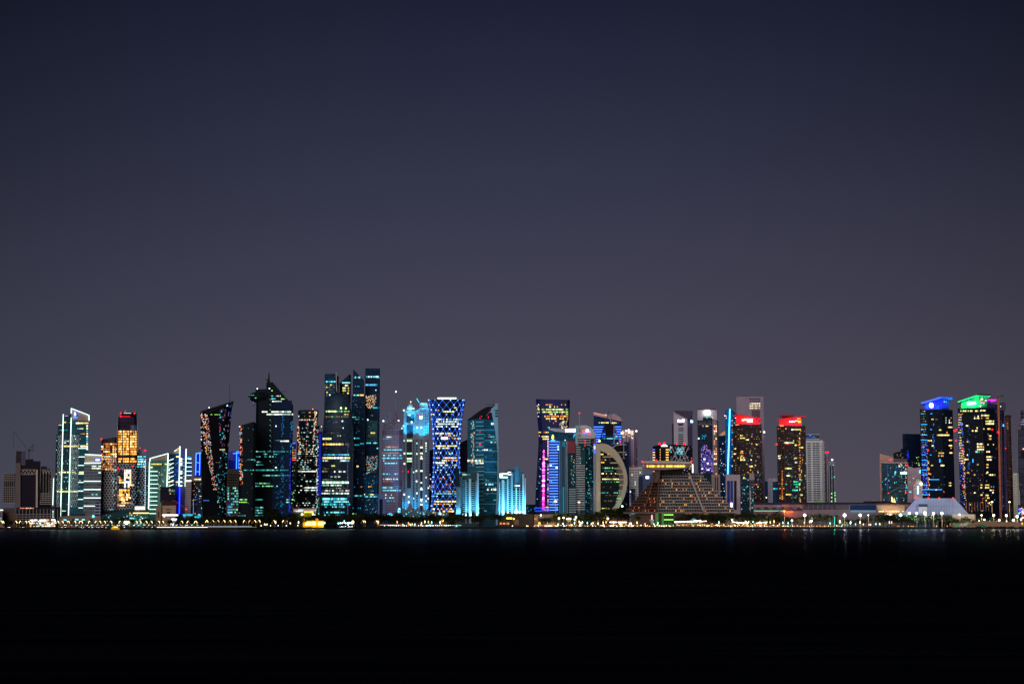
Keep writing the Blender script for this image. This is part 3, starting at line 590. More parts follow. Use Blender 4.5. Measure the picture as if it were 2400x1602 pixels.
for v, u0, u1, m_, dn, h in ((964.5, 614, 627, WH, .95, 3.6), (964.5, 636, 682, WH, 1, 3.4), (970.5, 616, 627, WH, .6, 3.4), (970.5, 626, 679, WH, 1, 3.2), (970.5, 681, 687, WH, 1, 3.2), (1033, 657, 677, WH, 1, 3), (1031.5, 645, 657, TE, .6, 1.6), (1057.5, 600, 676, TE, .95, 2.4), (1063.5, 617, 630, TE, .9, 2.4), (1063.5, 641, 650, TE, .9, 2.4), (1069.5, 600, 610, TE, .8, 2.4), (1069.5, 620, 650, TE, .7, 2.4), (1082, 600, 612, TE, .9, 2.6), (1088.5, 601, 617, TE, .95, 2.4), (1095, 645, 653, WH, .9, 2.2), (1101, 600, 676, TE, .93, 2.8), (1113.5, 616, 680, TE, .95, 2.4), (1132, 598, 634, GR + TE, .8, 2.4), (1138.5, 598, 641, GR + TE, .75, 2.4), (1138.5, 644, 654, CY, .6, 2.4), (1170, 600, 616, TE, 1, 2.4), (1188.5, 599, 617, TE, 1, 2.8), (1195, 598, 617, TE, 1, 2.8), (1201, 597, 617, TE, 1, 2.8), (1207.5, 597, 617, TE, 1, 2.8), (927.5, 636, 641, TE, 1, 2), (927.5, 647, 658, WH, .7, 2), (934, 636, 648, CY, .9, 2.2), (934.5, 659, 669, GR, 1, 2.4), (940, 638, 660, WH, 1, 2.4), (915, 636, 640, GR, 1, 2.4), (963, 599, 606, TE, .5, 1.8), (1170, 671, 680, TE, .9, 2.4), (1176, 671, 680, CY, .9, 2.4)):
    a.band(v, u0, u1, m_, h, dn, (2, 5) if h < 3.1 else (3, 9), .5 if h < 3.1 else .3)
a.band(940, 638, 660, [DK], 3, .5, (1, 1.5), 3, 'mullion')
for v in range(935, 1090, 12): a.w(632.6, v, 633.8, v + 1.5, TE[2]); a.w(635.6, v + 4, 636.5, v + 5.3, TE[1])
a.scat([(660, 974), (666, 974), (664, 1205), (658, 1205)], 70, [em('1848c0', .9), em('1878d0', .7)] + CY[2:3], (1, 1.9), 1.4); a.scat([(679, 1060), (682, 1060), (681, 1200), (677, 1200)], 60, BL[1:2] + [em('3028c0', 1)], (1, 2), 1.7); a.scat([(681, 985), (686, 985), (683, 1060), (680, 1060)], 26, [em('1860b0', .7), CY[2]], (1, 2), 2)
a.scat([(643, 1130), (658, 1130), (658, 1192), (643, 1192)], 30, [em('184878', .6), em('2878a0', .6)], (1.5, 3), .7); a.scat([(640, 1045), (680, 1045), (680, 1210), (640, 1210)], 40, CY[2:3] + TE[1:2] + BL[1:2], (.8, 1.5))
a.scat([(584, 1198), (592, 1198), (592, 1206), (584, 1206)], 4, WH)
for u, v in ((603, 910.5), (631.7, 910), (647, 998)): a.dot(u, v, 1.3, em('e8f4ff', 5))
a.dot(594, 942, .8, em('3060ff', 4)); a.finish()
a = T('office_tower', 'narrow tower with a red and a blue light line, right of the black tower', 'tower', 688, 330)
a.ext('walls', [(678, 1036, 0), (694, 1036, 0)], fac('281c34', '3c2840', 5, 4), 24, vbot=1076); a.ext('walls', [(676, 1076, -2), (696, 1076, -2)], fac('141c1c', '202c28', 5, 4), 24)
a.bar((680.5, 1038.2), (692, 1038), 1.8, em('3058ff', 4), 'light_strip', dy=-4); a.bar((680.5, 1077.2), (693, 1077), 1.8, em('ff3820', 3.4), 'light_strip', dy=-4)
a.grid(683, 693, 1048, 1074, 3, 6, 1.6, 3.4, .6, SP); a.scat([(681, 1080), (692, 1080), (692, 1200), (681, 1200)], 26, GR + TE, (1.2, 2.4), .7); a.band(1154, 681, 690, GR, 2.4, .9); a.band(1170, 681, 690, GR, 2.4, .9); a.dot(681.5, 1138.5, 1.1, REDS); a.bar((681, 1080), (681, 1185), 1, em('9020d0', 1.5), 'light_strip', dy=-5)
a.ext('hoarding', [(681, 1185, -10), (688, 1185, -10)], mt('b0b0c4'), 4); a.finish()

# --- flared drum tower
a = T('glass_tower', 'round flared glass tower with sparkling curved edges and many white lit offices', 'tower', 718, 190)
a.rev('drum', 719, [(1230, 25.5), (1020, 25.5), (1003, 26.5), (995, 27)], fac('0c141a', '18242a', 4.6, 6, .3, .1), squash=.6)
a.rev('crown_drum', 719.5, [(1120, 20), (1040, 19.5), (1010, 20.5), (985, 22.3), (970, 23.5), (963, 24.5), (960, 22)], fac('0e161c', '1c2830', 4.6, 6, .3, .1), squash=.7, dy=-4)
for v in (966, 975, 983): a.band(v, 697, 743, OR + WH + DI, 3, .45, (1, 3))
a.band(983.5, 701, 742, [em('90a8a8', .5), em('b0c8c4', .7)], 3, .9, (2, 5))
for v in range(993, 1200, 5): a.band(v, 696, 742, WH[1:] + TE[2:3] + DI + DI[:2], 2.0, .18 + (.28 if 1040 < v < 1105 else 0), (1.5, 4))
a.band(1104, 692, 744, WH, 3, 1, (4, 9), .3); a.band(1127, 694, 744, WH, 2.2, .6); a.band(1142, 714, 744, WH, 2.6, .9); a.band(1148, 714, 744, WH, 2.6, .9)
a.scat([(692, 970), (698, 968), (706, 1060), (701, 1060)], 90, SP + WH, (.9, 1.9), 1.4); a.scat([(689, 1000), (695, 1000), (696, 1190), (692, 1190)], 120, SP + WH, (.9, 2), 1.2); a.scat([(737, 962), (743, 962), (735, 1060), (732, 1060)], 70, SP + WH, (.9, 1.8), 1.4); a.scat([(740, 995), (746, 995), (745, 1190), (741, 1190)], 90, SP + WH + CY, (.9, 1.8), 1.3); a.scat([(718, 985), (722, 985), (721, 1060), (717, 1060)], 26, SP, (.9, 1.6), 1.4)
a.dot(733, 958, 1, em('ff9090', 4)); a.finish()
a = T('podium_block', 'white banded terraces and yellow lit gate below the flared round tower', 'building', 716, 120)
a.ext('terrace', [(686, 1190, 0), (741, 1190, 0)], mt('80787c'), 26); a.ext('wall', [(663, 1203, -6), (741, 1202, -6)], mt('4a443c'), 20)
for v in (1190.5, 1194, 1197.5): a.band(v, 688, 741, [em('e8f4f4', 1.6), em('d0a8a0', 1)], 1.6, .92, (3, 10))
a.ext('gate', [(712, 1197, -10), (734, 1197, -10)], mt('8a7820'), 8); a.band(1199, 713, 734, [em('ffe860', 2)], 3, 1); a.dot(708, 1204.8, 2.6, em('f4ff80', 5), 'lamp_head', dy=-14); a.dot(733.5, 1204, 1.9, em('ffff90', 5), 'lamp_head', dy=-14); a.dot(737.5, 1206, 1.2, em('b0fff0', 5), 'lamp_head', dy=-14); a.finish()
a = T('office_tower', 'narrow tower striped with deep blue light bars just left of the bullet tower', 'tower', 748, 300)
a.ext('walls', [(742, 1012, 0), (755, 1010, 0)], mt('141a50'), 24); 
for k in range(34): a.bar((745, 1018 + k * 4.2), (752, 1018 + k * 4.2), 1.6, em('1c30c8', 1.3), 'light_strip')
a.ext('lower_wall', [(741, 1158, -4), (751, 1158, -4)], mt('5a5450'), 16); a.grid(743, 749, 1168, 1206, 3.6, 5, 2.2, 2.8, .6, TE, DK); a.finish()

# --- bullet tower and four dark slabs
BU = fac('172432', '20303e', 4.4, 3, .35, .3, .5, .3)
SL = fac('08202f', '0b2c42', 5, 4, .25, .2, var=.4)
for nm, lb, fr, dp in (('office_tower', 'flat-topped dark slab tower rising behind the left shoulder of the bullet tower', [(759.8, 875.5, 0), (785.5, 875.5, 0)], 1), ):
    a = T(nm, lb, 'tower', 772, 330); a.ext('walls', fr, SL, 30); a.ext('walls', [(785, 881, 10), (793, 881, 10)], mt('101018'), 20)
    a.band(894, 760, 786, CY, 3.4, 1, (2, 4)); a.band(888, 761, 785, [em('2a6880', .4)], 2, .8)
    for v in (901.5, 907, 913, 919, 925): a.band(v, 761, 785, YE + DI, 3, .55, (2, 4))
    a.bar((788, 872), (788.5, 915), 1.3, mt('8088a0'), 'mast', dy=-2); a.finish()
a = T('office_tower', 'dark slab tower with sharp peak behind the right of the bullet tower', 'tower', 808, 320)
a.ext('walls', [(795, 898, 0), (817.5, 876.5, 0)], fac('0b1a22', '10242e', 5, 4), 30); a.ext('side_wall', [(817.5, 877, 0), (821.5, 878, 16)], mt('262c3a'), 20)
a.band(896.5, 802, 820, CY, 3, 1, (2, 4)); a.bar((788, 897), (796, 899), 1.4, mt('14161c'), 'footbridge', dy=2)
for v in (903, 909, 915, 921, 927): a.band(v, 803, 818, YE + DI, 3, .75, (2, 4))
a.finish()
a = T('bullet_tower', 'rounded bullet-shaped tower with domed tip and spire, ringed by lit office floors', 'tower', 787, 200)
a.rev('shell', 788, [(1230, 36), (1150, 37), (1050, 37), (1007, 35.9), (975, 32.9), (955, 30.4), (938, 27.8), (931, 24.5), (925, 18.5), (921, 12), (918.5, 6), (917.5, 1)], BU, n=56, squash=.9)
a.bar((789.5, 919), (788.5, 880), .8, mt('8a8aa0'), 'spire', dy=30); 
for v, u0, u1, m_, dn, h in ((963.5, 758, 802, GR + YE, .95, 3.2), (963.5, 803, 818, GR, .8, 2.6), (970.5, 797, 817, OR + WH, .8, 2.4), (976, 764, 817, DI + GR[2:], .9, 3.6), (988.5, 781, 795, DI, .9, 2), (1014, 758, 800, DI, .4, 2), (1020.5, 790, 800, WH, .5, 2), (1027.5, 757, 777, GR + YE + WH, .95, 4.4), (1040.5, 754, 803, GO, .95, 4), (1040.5, 803, 818, WH[3:] + DI, .8, 4), (1065, 759, 818, CY + BL[2:3], .9, 2.4), (1072.5, 753, 820, YE + WH, .92, 4.4), (1079, 757, 770, WH, .6, 3), (1079, 797, 818, CY + WH, .7, 3), (1091, 777, 785, YE[1:2], .9, 3), (1098, 757, 770, DI, .8, 3), (1104, 753, 768, WH[3:] + DI, .9, 3.4), (1104.5, 783, 810, WH, .5, 3.4), (1116.5, 775, 800, WH, .4, 2.4), (1123, 757, 780, GR[2:] + DI, .8, 1.6), (1130, 751, 817, [em('b0ffb8', 2), em('e0ffe0', 2.2), em('80e8a0', 1.4)], .97, 5), (1136.5, 751, 800, WH + TE, .7, 3), (1143.5, 753, 812, WH[3:] + DI, .7, 2), (1149, 751, 818, WH + DI, .75, 3.4), (1155.5, 751, 818, WH + SP[:1], .75, 3.4), (1168.5, 751, 812, CY, .96, 5), (1175, 751, 818, CY, .8, 3), (1181, 751, 820, CY + TE, .72, 4.4), (1187, 753, 810, TE + CY, .45, 3), (1200, 759, 810, CY + TE, .65, 3.4), (1206, 760, 800, TE, .4, 2.6)):
    a.band(v, u0, u1, m_, h, dn, (1, 3.2), .35)
a.scat([(755, 975), (818, 975), (820, 1210), (752, 1210)], 80, DI + [em('6888a0', .3), em('8898a0', .4)], (1, 2.2), .7)
for v in range(1035, 1205, 3): a.w(814, v, 815.5, v + 2, [em('5c50a0', .7), em('9068b0', .7), em('4060c0', .6)], 'glint')
a.scat([(754, 1000), (757, 1000), (755, 1040), (752, 1040)], 12, SP, (1, 2)); a.scat([(757, 972), (760, 972), (758, 1000), (755, 1000)], 12, SP, (1, 2))
for u, v, r, c in ((799, 956, 2, 'd8ff80'), (810, 956.5, 1.7, 'd8ff80'), (802, 986.5, 1.3, 'f0f4ff'), (753.5, 999, 1, 'ffb060'), (804, 1002.5, .8, 'e0ffff')): a.dot(u, v, r, em(c, 5), 'lamp_head')
a.finish()
SD = fac('061829', '08223a', 5, 5, .25, .15, var=.45)
a = T('office_tower', 'dark blue slab tower with a steep slanted top beside the tallest slab', 'tower', 840, 240)
a.ext('walls', [(826.5, 864.5, 2), (840, 878, 2), (853, 891.5, 2)], SD, 34); a.ext('walls', [(823.5, 927, -2), (854.8, 927, -2)], SD, 20); a.prof('side_wall', [(821.5, 1230), (823.8, 930), (826, 930), (826, 1230)], mt('141828'), 24, 4)
a.band(884, 827, 844, CY, 4, .95, (1.5, 3)); a.band(905, 832, 843, CY[2:3], 2.5, .6, (1, 2)); a.band(925.5, 826, 841, CY, 3, .9); a.band(925.5, 841, 853, GO, 3.4, 1, (2, 4)); a.bar((853, 883.5), (857, 884.5), 1.4, mt('101018'), 'footbridge', dy=2)
for v, u0, u1, m_, dn in ((948, 826, 838, TE, .7), (977, 826, 842, TE, .9), (982, 832, 842, TE, .7), (1009.5, 838, 843, DI, 1), (1026.5, 826, 843, CY, .8), (1039, 845, 853, CY, .9), (1042, 831, 842, CY[2:3], .9), (1092, 836, 841, GO, 1), (1161, 827, 853, TE + CY, .95), (1140, 845, 849, OR, 1), (1190, 826, 850, CY[2:3], .3), (1203, 826, 835, GR, .9)): a.band(v, u0, u1, m_, 2.6, dn, (1.2, 3))
a.scat([(825, 930), (853, 930), (853, 1205), (825, 1205)], 45, CY[2:3] + DI, (.9, 1.9), .8); a.finish()
a = T('office_tower', 'tallest flat-topped dark blue slab tower, with orange reflections high on its face', 'tower', 872, 235)
a.ext('walls', [(855.3, 862.5, 0), (888, 863, 0)], SD, 34); a.ext('side_wall', [(888, 863, 0), (889.8, 863.5, 20)], mt('202c3c'), 16)
a.band(882.5, 856, 888, CY + WH[:1], 3.6, .95, (1.2, 3)); a.band(885, 884, 889, CY, 3, .8); a.band(901.5, 855, 885, [em('2890d8', 1.2), em('60c8f0', 1.2)], 4, .9, (1, 3)); a.band(955, 874, 889, CY, 3, .9); a.band(973, 864, 874, YE + DI, 2.6, .9)
a.scat([(858, 928), (882, 924), (880, 945), (866, 962), (858, 950)], 120, [em('ffc080', 1.2), em('e0a060', .8), em('a07850', .5), em('ffe0c0', 1.4)], (.8, 1.6), 1.3)  # orange reflections made of self-glowing specks
a.ext('glass_bay', [(858, 985, -1.5), (884, 985, -1.5)], fac('1c3c40', '244850', 5, 4), 3, vbot=1034); a.ext('glass_bay', [(858, 1068, -1.5), (883, 1068, -1.5)], fac('24303c', '303848', 5, 4), 3, vbot=1108)
a.band(1014, 869, 884, YE, 3.4, .8); a.band(1037.5, 853, 884, CY, 2.6, .7); a.band(1050, 883, 889, CY, 3, .8); a.scat([(858, 1068), (884, 1068), (884, 1098), (858, 1112)], 130, [em('d8d8f0', 1), em('8898b8', .5), em('c0a0a0', .6)] + CY + SP[:2], (.8, 1.5)); a.scat([(858, 985), (884, 985), (884, 1036), (858, 1036)], 30, TE[1:2] + DI, (.9, 1.6))
for k in range(9): a.bar((856 + k * 3.3, 1112), (855.5 + k * 3.3, 1202), .9, em('1c5478', .45), 'lit_rib')
a.band(1158, 854, 884, YE + TE, 2.6, .95); a.band(1163, 854, 884, CY, 3, .95); a.band(1139.5, 863, 872, OR, 2.6, .9); a.scat([(855, 1115), (884, 1115), (884, 1205), (855, 1205)], 50, CY[2:3] + WH[3:], (.9, 1.6))
a.dot(862, 983.3, 1.3, em('f0fcff', 5)); a.dot(881, 914, .8, em('f0fcff', 4)); a.finish()
# ================================================================== right half
a = T('portal_block', 'small blue-grey portal-shaped block between the tallest slab tower and the pale banded tower', 'building', 893, 150)
a.prof('walls', [(885, 1230), (886, 1157), (902, 1157), (902, 1230), (897, 1230), (897, 1169), (889.5, 1169), (889.5, 1230)], mt('4c5a84'), 12, 0); a.ext('recess', [(888, 1166, 6), (898, 1166, 6)], mt('141c30'), 6); a.finish()
PG = fac('706a80', '565068', 4.4, 3.2, .3, .3, var=.12)
a = T('office_tower', 'pale grey gridded tower with stepped top, tall spire and rows of cyan offices', 'tower', 915, 230)
a.ext('walls', [(894.5, 1006, 0), (934.5, 1006, 0)], PG, 34); a.ext('side_wall', [(934.5, 1006, 0), (944.5, 1006, 12)], mt('6c6280'), 24)
a.ext('setback', [(898.5, 986, 6), (931, 986, 6)], fac('484450', '5c5866', 4, 3), 24, vbot=1006); a.ext('setback', [(931, 992, 8), (941, 992, 8)], mt('54506a'), 20, vbot=1006)
for k in range(16): a.bar((897 + k * 2.9, 1008), (897 + k * 2.9, 1018.5), .9, mt('1e1e26'), 'louvre', th=.2)
a.rev('spire', 927, [(986, 6), (979, 4.5), (970, 2.6), (960, 1.8), (948, 1.3), (930, .9), (918, .6)], mt('584858', .5), n=16, dy=14)
for k in range(5): a.bar((903.5, 964 + k * 4.4), (915, 964 + k * 4.4), .9, mt('5a6498'), 'roof_frame', dy=8)
for k in range(4): a.bar((903.5 + k * 3.8, 964), (903.5 + k * 3.8, 984), .9, mt('5a6498'), 'roof_frame', dy=8)
for v, u0, u1, m_, dn in ((1023.5, 905, 922, OR + WH, .9), (1028, 897, 914, CY[2:3], .9), (1047, 900, 934, SP, .7), (1053.5, 900, 943, CY, .8), (1061, 896, 935, [em('d0a898', .7)], .9), (1066.5, 896, 940, CY, .6), (1073, 896, 942, CY, .95), (1079, 897, 904, WH[2:], .6), (1085, 900, 930, CY, .97), (1110, 896, 932, CY, .55), (1122, 898, 932, WH, .75), (1127.5, 898, 920, REDS and [em('e08060', .8)], .6), (1142, 896, 921, CY, .95), (1148.5, 896, 941, CY, .9), (1159, 903, 920, WH, .6), (1166, 903, 924, CY + WH, .8), (1173, 903, 926, CY[2:3], .6)): a.band(v, u0, u1, m_, 2.6, dn, (1, 2.6))
for k in range(16): a.bar((897 + k * 2.9, 1126), (897 + k * 2.9, 1137), .9, mt('26242c'), 'louvre', th=.2)
for u, v, r in ((898.5, 986, 1.7), (934, 985, 1.5), (928, 917.5, 1.6)): a.dot(u, v, r, em('d8ffff', 5), dy=-2)
a.dot(943.5, 1104, 1.2, REDS, dy=-3); a.finish()
a = T('low_hall', 'small cyan lit dome and kiosk at the foot of the pale banded tower', 'building', 915, 90)
a.rev('dome', 914, [(1209, 8), (1206, 7.4), (1203, 5), (1201, 2)], em('20b8f0', 1.6), n=20, squash=.7); a.ext('walls', [(900, 1209, 0), (936, 1207, 0)], mt('10405c'), 16)
a.ext('kiosk', [(932, 1192, 0), (939, 1192, 0)], em('48d0f8', 1.2), 6, vbot=1202); a.w(909, 1204, 919, 1208, em('d0fcff', 4), 'lit_panel'); a.scat([(900, 1200), (945, 1195), (945, 1212), (900, 1212)], 24, CY + WH, (1, 2.4)); a.finish()

# --- cyan flood-lit hotel
HT = mt('5c6870'); DW = mt('141c24', .4)
a = T('hotel_tower', 'grey stepped tower with a brilliantly cyan floodlit domed crown and square lit windows', 'tower', 975, 200)
a.ext('walls', [(943.8, 1029, 4), (952, 1028, 0), (968, 1028, 0), (978, 1028, 3), (981, 1028, 0), (999, 1028, 0), (1006, 1028, 5)], mt('545860'), 34)
a.ext('crown_walls', [(946, 962, 6), (952, 962, 2), (974, 962, 2)], HT, 24, vbot=1029); a.ext('crown_walls', [(974, 960, 5), (983, 960, 5)], HT, 24, vbot=1029); a.ext('crown_walls', [(982, 956, 0), (992, 955, -1), (1005, 956, 5)], HT, 28, vbot=1029)
a.rev('dome', 962, [(962, 11), (958, 10.8), (952, 8.5), (947, 5), (944, 2), (940, .6)], mt('90a8b4'), n=24, squash=.8, dy=2)
a.rev('drum', 993, [(956, 9.8), (947, 9.6), (945, 10.4), (942.5, 7), (941.5, 1)], mt('a0b0b8'), n=20, squash=.8, dy=2)
a.bar((982.5, 943), (976.5, 933), 1.6, em('40c8f8', 2), 'antenna', dy=4); a.dot(962.5, 941, 1.2, em('ffd8c0', 4), dy=0)
a.w(953, 972, 971, 990, DW, 'glass_bay'); a.w(953, 996, 968, 1026, DW, 'glass_bay'); a.w(953, 1032, 965.5, 1095, DW, 'glass_bay', .2); a.w(954, 1095, 963, 1143, DW, 'glass_bay', .2)
for u, s_ in ((947.5, 2.6), (969.5, 2.8), (977, 2.4), (987.5, 2.8), (998.5, 2), (1003.5, 2)):
    for k in range(27):
        v = 1032 + k * 6.15
        if v > 1196: break
        if u < 986 and u > 980: continue
        lit = R.random() < (.09 if u < 990 else .13)
        a.w(u - s_ / 2, v - 1.5, u + s_ / 2, v + 1.7, [em('ffffe8', 2.4), em('a8f0e8', 1.4), em('e8ffd8', 1.8)] if lit else DW, 'lit_window' if lit else 'window', .4)
a.w(985, 1046, 990, 1196, mt('1a1e22'), 'glass_bay', .2)
for v in (1048, 1062, 1074, 1103, 1146, 1169.5, 1181.5): a.w(985, v - 1.9, 990.4, v + 1.9, em('fbfff0', 1.8))
for v in (1032, 1062, 1074, 1080): a.band(v, 954, 965.5, [em('b0ffb0', 1.4), em('e0ffd0', 1.6)], 4, 1, (2, 3.5))
for u, v in ((958, 1163.5), (958, 1176), (948, 1086), (948, 1062), (978, 1001), (987.5, 1001), (947.5, 1158), (976.5, 1127), (976, 1103)): a.w(u - 1.6, v - 2, u + 1.6, v + 2, em('fffff0', 2))
for k in range(9): a.w(985.5 + 5 * (k % 3) + (k // 3), 962 + 6 * (k // 3), 987.5 + 5 * (k % 3), 965 + 6 * (k // 3), DW, 'window')
for k in range(7): a.grid(997.5, 1004, 975, 1024, 4.5, 7, 1.8, 2.6, 0, DW, DW) if k == 0 else None
for u0, u1, v in ((952, 972, 957), (972, 983, 953), (984, 1004, 945.5)): a.band(v, u0, u1, [em('c0ffff', 2.4), em('60e0ff', 2)], 2.2, .9, (1.5, 4))
a.w(981.5, 968.5, 990, 971, em('f0b0ff', 3)); a.w(983, 974, 990, 981, em('e8fff8', 2.6))
CYL = '00c0ff'
for u, v, au, av, wt in ((949, 1029, 949, 985, 1), (958, 1029, 958, 968, .4), (974, 1029, 974, 985, 1.3), (983, 1030, 983, 985, 1), (990, 1030, 990, 985, 1.3), (998, 1030, 998, 985, 1.3), (1003, 1030, 1003, 985, 1.2), (966, 990, 966, 950, 1.2), (957, 975, 957, 945, 1.2), (990, 963, 991, 945, .6), (1000, 964, 1000, 945, .6)):
    a.lamp(u, v, 9, 2.0e5 * wt, CYL, (au, av, 4), 60)
for u in (948, 975, 999): a.lamp(u, 1206, 8, 1.5e5, CYL, (u, 1165, 4), 50)
a.w(956, 971, 963, 974, em('b0ffff', 2.5)); a.dot(965, 988.5, 1.8, em('d0ffff', 5), 'lamp_head'); a.dot(946.5, 961, 1.8, em('a0f4ff', 5), 'lamp_head'); a.dot(942, 1003, 1.4, em('a0ffff', 4), 'lamp_head'); a.dot(945.5, 997.5, 1.5, em('a0ffff', 4), 'lamp_head')
a.w(956, 1102, 957.6, 1107, em('ff1020', 3), 'red_lamp')
a.finish()
a = T('podium_block', 'cyan lit podium with small bright openings below the domed cyan tower', 'building', 980, 120)
a.ext('walls', [(944, 1193, 4), (975, 1197, 0), (1010, 1197, 0), (1052, 1201, 4)], mt('3c4c50'), 30); a.scat([(946, 1195), (1050, 1200), (1050, 1216), (946, 1216)], 50, CY + WH + OR[:1], (1, 2.8)); a.w(984, 1197, 988, 1214, em('28b8f0', 1.3), 'lit_pier'); a.w(991, 1199, 994, 1212, em('28b8f0', 1.3), 'lit_pier')
for u, v, r in ((982, 1212, 2), (936, 1192, 2), (1031, 1203, 2.6)): a.dot(u, v, r, em('b8fcff', 5), 'lamp_head')
a.w(1029, 1199, 1034, 1208, em('90f0ff', 2.5), 'lit_pier'); a.finish()

# --- diagrid tower
a = T('diagrid_tower', 'hourglass-shaped round tower wrapped in blue lit diamond lattice with a glowing white rim', 'tower', 1045, 190)
TP = [(1230, 38.5), (1200, 37), (1160, 34.5), (1120, 32.5), (1085, 31), (1050, 30.8), (1020, 32), (990, 34.2), (965, 37.5), (945, 41), (935, 43)]
a.rev('shell', 1046.2, TP, fac('060a1c', '0c1028', 4.6, 4, .3, .1, var=.4), n=64)
def thw(v):
    for (v0, h0), (v1, h1) in zip(TP, TP[1:]):
        if v1 <= v <= v0: return h1 + (h0 - h1) * (v - v1) / (v0 - v1)
    return 43
def tpt(i, j, n=14, rows=24):                        # node i of ring j, photo pixel on the front half
    v = 937 + j * (270 / rows); ang = math.pi * (i + .5 * (j % 2)) * 2 / n
    return 1046.2 - thw(v) * .985 * math.cos(ang) - .0 * (v - 1080), v
LT = em('3c78ff', 1.2); NODE = [em('6090ff', 3.5), em('98c0ff', 4), em('4870ff', 3)]
segs = []
for j in range(23):
    for i in range(-1, 8):
        x = i if j % 2 == 0 else i
        for d_ in ((0, 1) if j % 2 else (-1, 0)):
            if 0 <= x + .5 * (j % 2) <= 7 and 0 <= x + d_ + .5 * ((j + 1) % 2) <= 7: segs.append((tpt(x, j), tpt(x + d_, j + 1)))
for p, q in segs: a.bar(p, q, .6, LT, 'diagrid_bar', th=.6)
for j in range(24):
    for i in range(0, 8):
        if i + .5 * (j % 2) <= 7: a.dot(*tpt(i, j), 1.15, NODE, 'node_lamp', .9)
for v, u0, u1, m_, dn, h in ((955, 1064, 1070, YE, 1, 3), (961, 1020, 1030, OR, .7, 2.4), (964, 1038, 1064, YE, .8, 2.6), (970, 1010, 1080, SP, .3, 2.4), (982, 1018, 1076, WH + TE, .75, 3), (987.5, 1022, 1076, WH, .8, 3), (993, 1022, 1076, WH, .85, 3.4), (999, 1020, 1074, WH, .7, 2.6), (1015, 1020, 1060, TE + WH, .85, 3), (1020, 1030, 1076, YE + OR, .5, 3), (1026.5, 1034, 1050, [em('ffffff', 3)], 1, 5), (1027, 1060, 1076, OR, .5, 3), (1044.5, 1022, 1072, YE, .92, 3), (1049.5, 1026, 1054, YE + WH, .9, 3), (1063, 1052, 1062, CY, .6, 3), (1072.5, 1022, 1072, YE, .92, 2.8), (1078.5, 1034, 1072, YE + GO, .75, 2.8), (1084, 1018, 1042, YE + WH, .8, 4), (1089.5, 1030, 1070, WH + TE, .6, 3), (1095, 1030, 1056, TE, .6, 3), (1101, 1020, 1040, WH, .4, 2.4), (1112, 1048, 1052, CY[:1], 1, 4), (1120, 1030, 1064, OR, .3, 3), (1134, 1044, 1064, SP, .4, 3), (1141, 1016, 1070, DI, .5, 2), (1151, 1016, 1068, OR + DI, .5, 2.4), (1156, 1018, 1072, CY + TE, .85, 3), (1162, 1012, 1068, TE, .6, 2.6), (1174.5, 1018, 1070, YE, .97, 3.2), (1180.5, 1012, 1060, YE + OR, .6, 2.6), (1192, 1010, 1060, OR + YE, .55, 3), (1197.5, 1030, 1070, GO, .8, 4)):
    a.band(v, u0, u1, m_, h, dn, (1.2, 3.6), .45)
a.band(932.5, 1026, 1068, [em('c0fff0', 3), em('e0fff8', 4)], 3, .95, (3, 7), name='rim_lamp')
a.rev('rim', 1046.2, [(936, 40), (934, 38), (931, 24)], mt('9cc8c8'), n=40, dy=3)
for k in range(11): a.w(1026 + k * 4, 931.3, 1029.2 + k * 4, 934.2, em('c8fff4', 4), 'rim_lamp', force=True)
a.scat([(1018, 1020), (1074, 1020), (1074, 1190), (1018, 1190)], 60, SP + BL, (1, 2)); a.finish()
a = T('unfinished_tower', 'dark maroon open-floored concrete tower half hidden behind the blue diamond lattice tower', 'building', 1085, 330)
a.ext('frame_core', [(1072, 1040, 0), (1098, 1028, 0)], mt('1a1624'), 24); a.ext('frame_core', [(1004, 1055, 0), (1017, 1052, 0)], mt('16142a'), 24)
for k in range(22): a.bar((1073, 1042 + k * 5), (1098, 1042 + k * 5 - (6 if k == 0 else 0)), 1.3, mt('38303c'), 'floor_slab', th=1.4)
for k in range(4): a.bar((1078 + k * 6, 1036), (1078 + k * 6, 1150), .9, mt('403844'), 'column', th=1)
for k in range(14): a.bar((1005, 1058 + k * 6), (1017, 1058 + k * 6), 1.1, mt('303058'), 'floor_slab', th=1.4)
a.scat([(1005, 1110), (1014, 1110), (1014, 1150), (1005, 1150)], 9, [em('9050d0', .8)] + SP, (1.5, 3)); a.finish()

# --- teal tower with the pale fin
TG = fac('0e303e', '144254', 5.2, 6, .3, .06, var=.35)
a = T('office_tower', 'banded teal glass tower with dark pointed roof and pale fin', 'tower', 1130, 190)
a.ext('walls', [(1095.5, 982.5, 8), (1114.5, 982, 0), (1133, 981.5, -2), (1166, 981.5, 8)], TG, 30)
a.prof('roof', [(1095.5, 983), (1125, 961.5), (1140, 953), (1159, 951), (1166, 984), (1133, 982)], mt('0a0d12', .5), 20, 2)
a.prof('fin', [(1151, 957.5), (1158, 952), (1166.5, 946), (1168.6, 1060), (1168, 1230), (1160, 1230), (1165.5, 1140), (1166.2, 1060), (1160.5, 1010)], mt('56768c'), 14, -6, hit=False)
for k in range(3): a.prof('fin_slot', [(1160.5, 960.5 + k * 6.2), (1167.3, 960.5 + k * 6.2), (1167.3, 963.5 + k * 6.2), (1160.5, 963.5 + k * 6.2)], mt('101822'), .6, -6.5, hit=False)
a.bar((1157, 952), (1157, 934), .9, mt('20242c'), 'mast', dy=2); a.bar((1139.5, 946.5), (1160, 948), 1.2, mt('20242c'), 'maintenance_arm', dy=2); a.bar((1160, 946.5), (1167, 946.5), 2, mt('7090a0'), 'maintenance_arm', dy=2)
a.bar((1140, 974), (1155, 954.5), .9, mt('5c6470'), 'roof_edge', dy=-2)
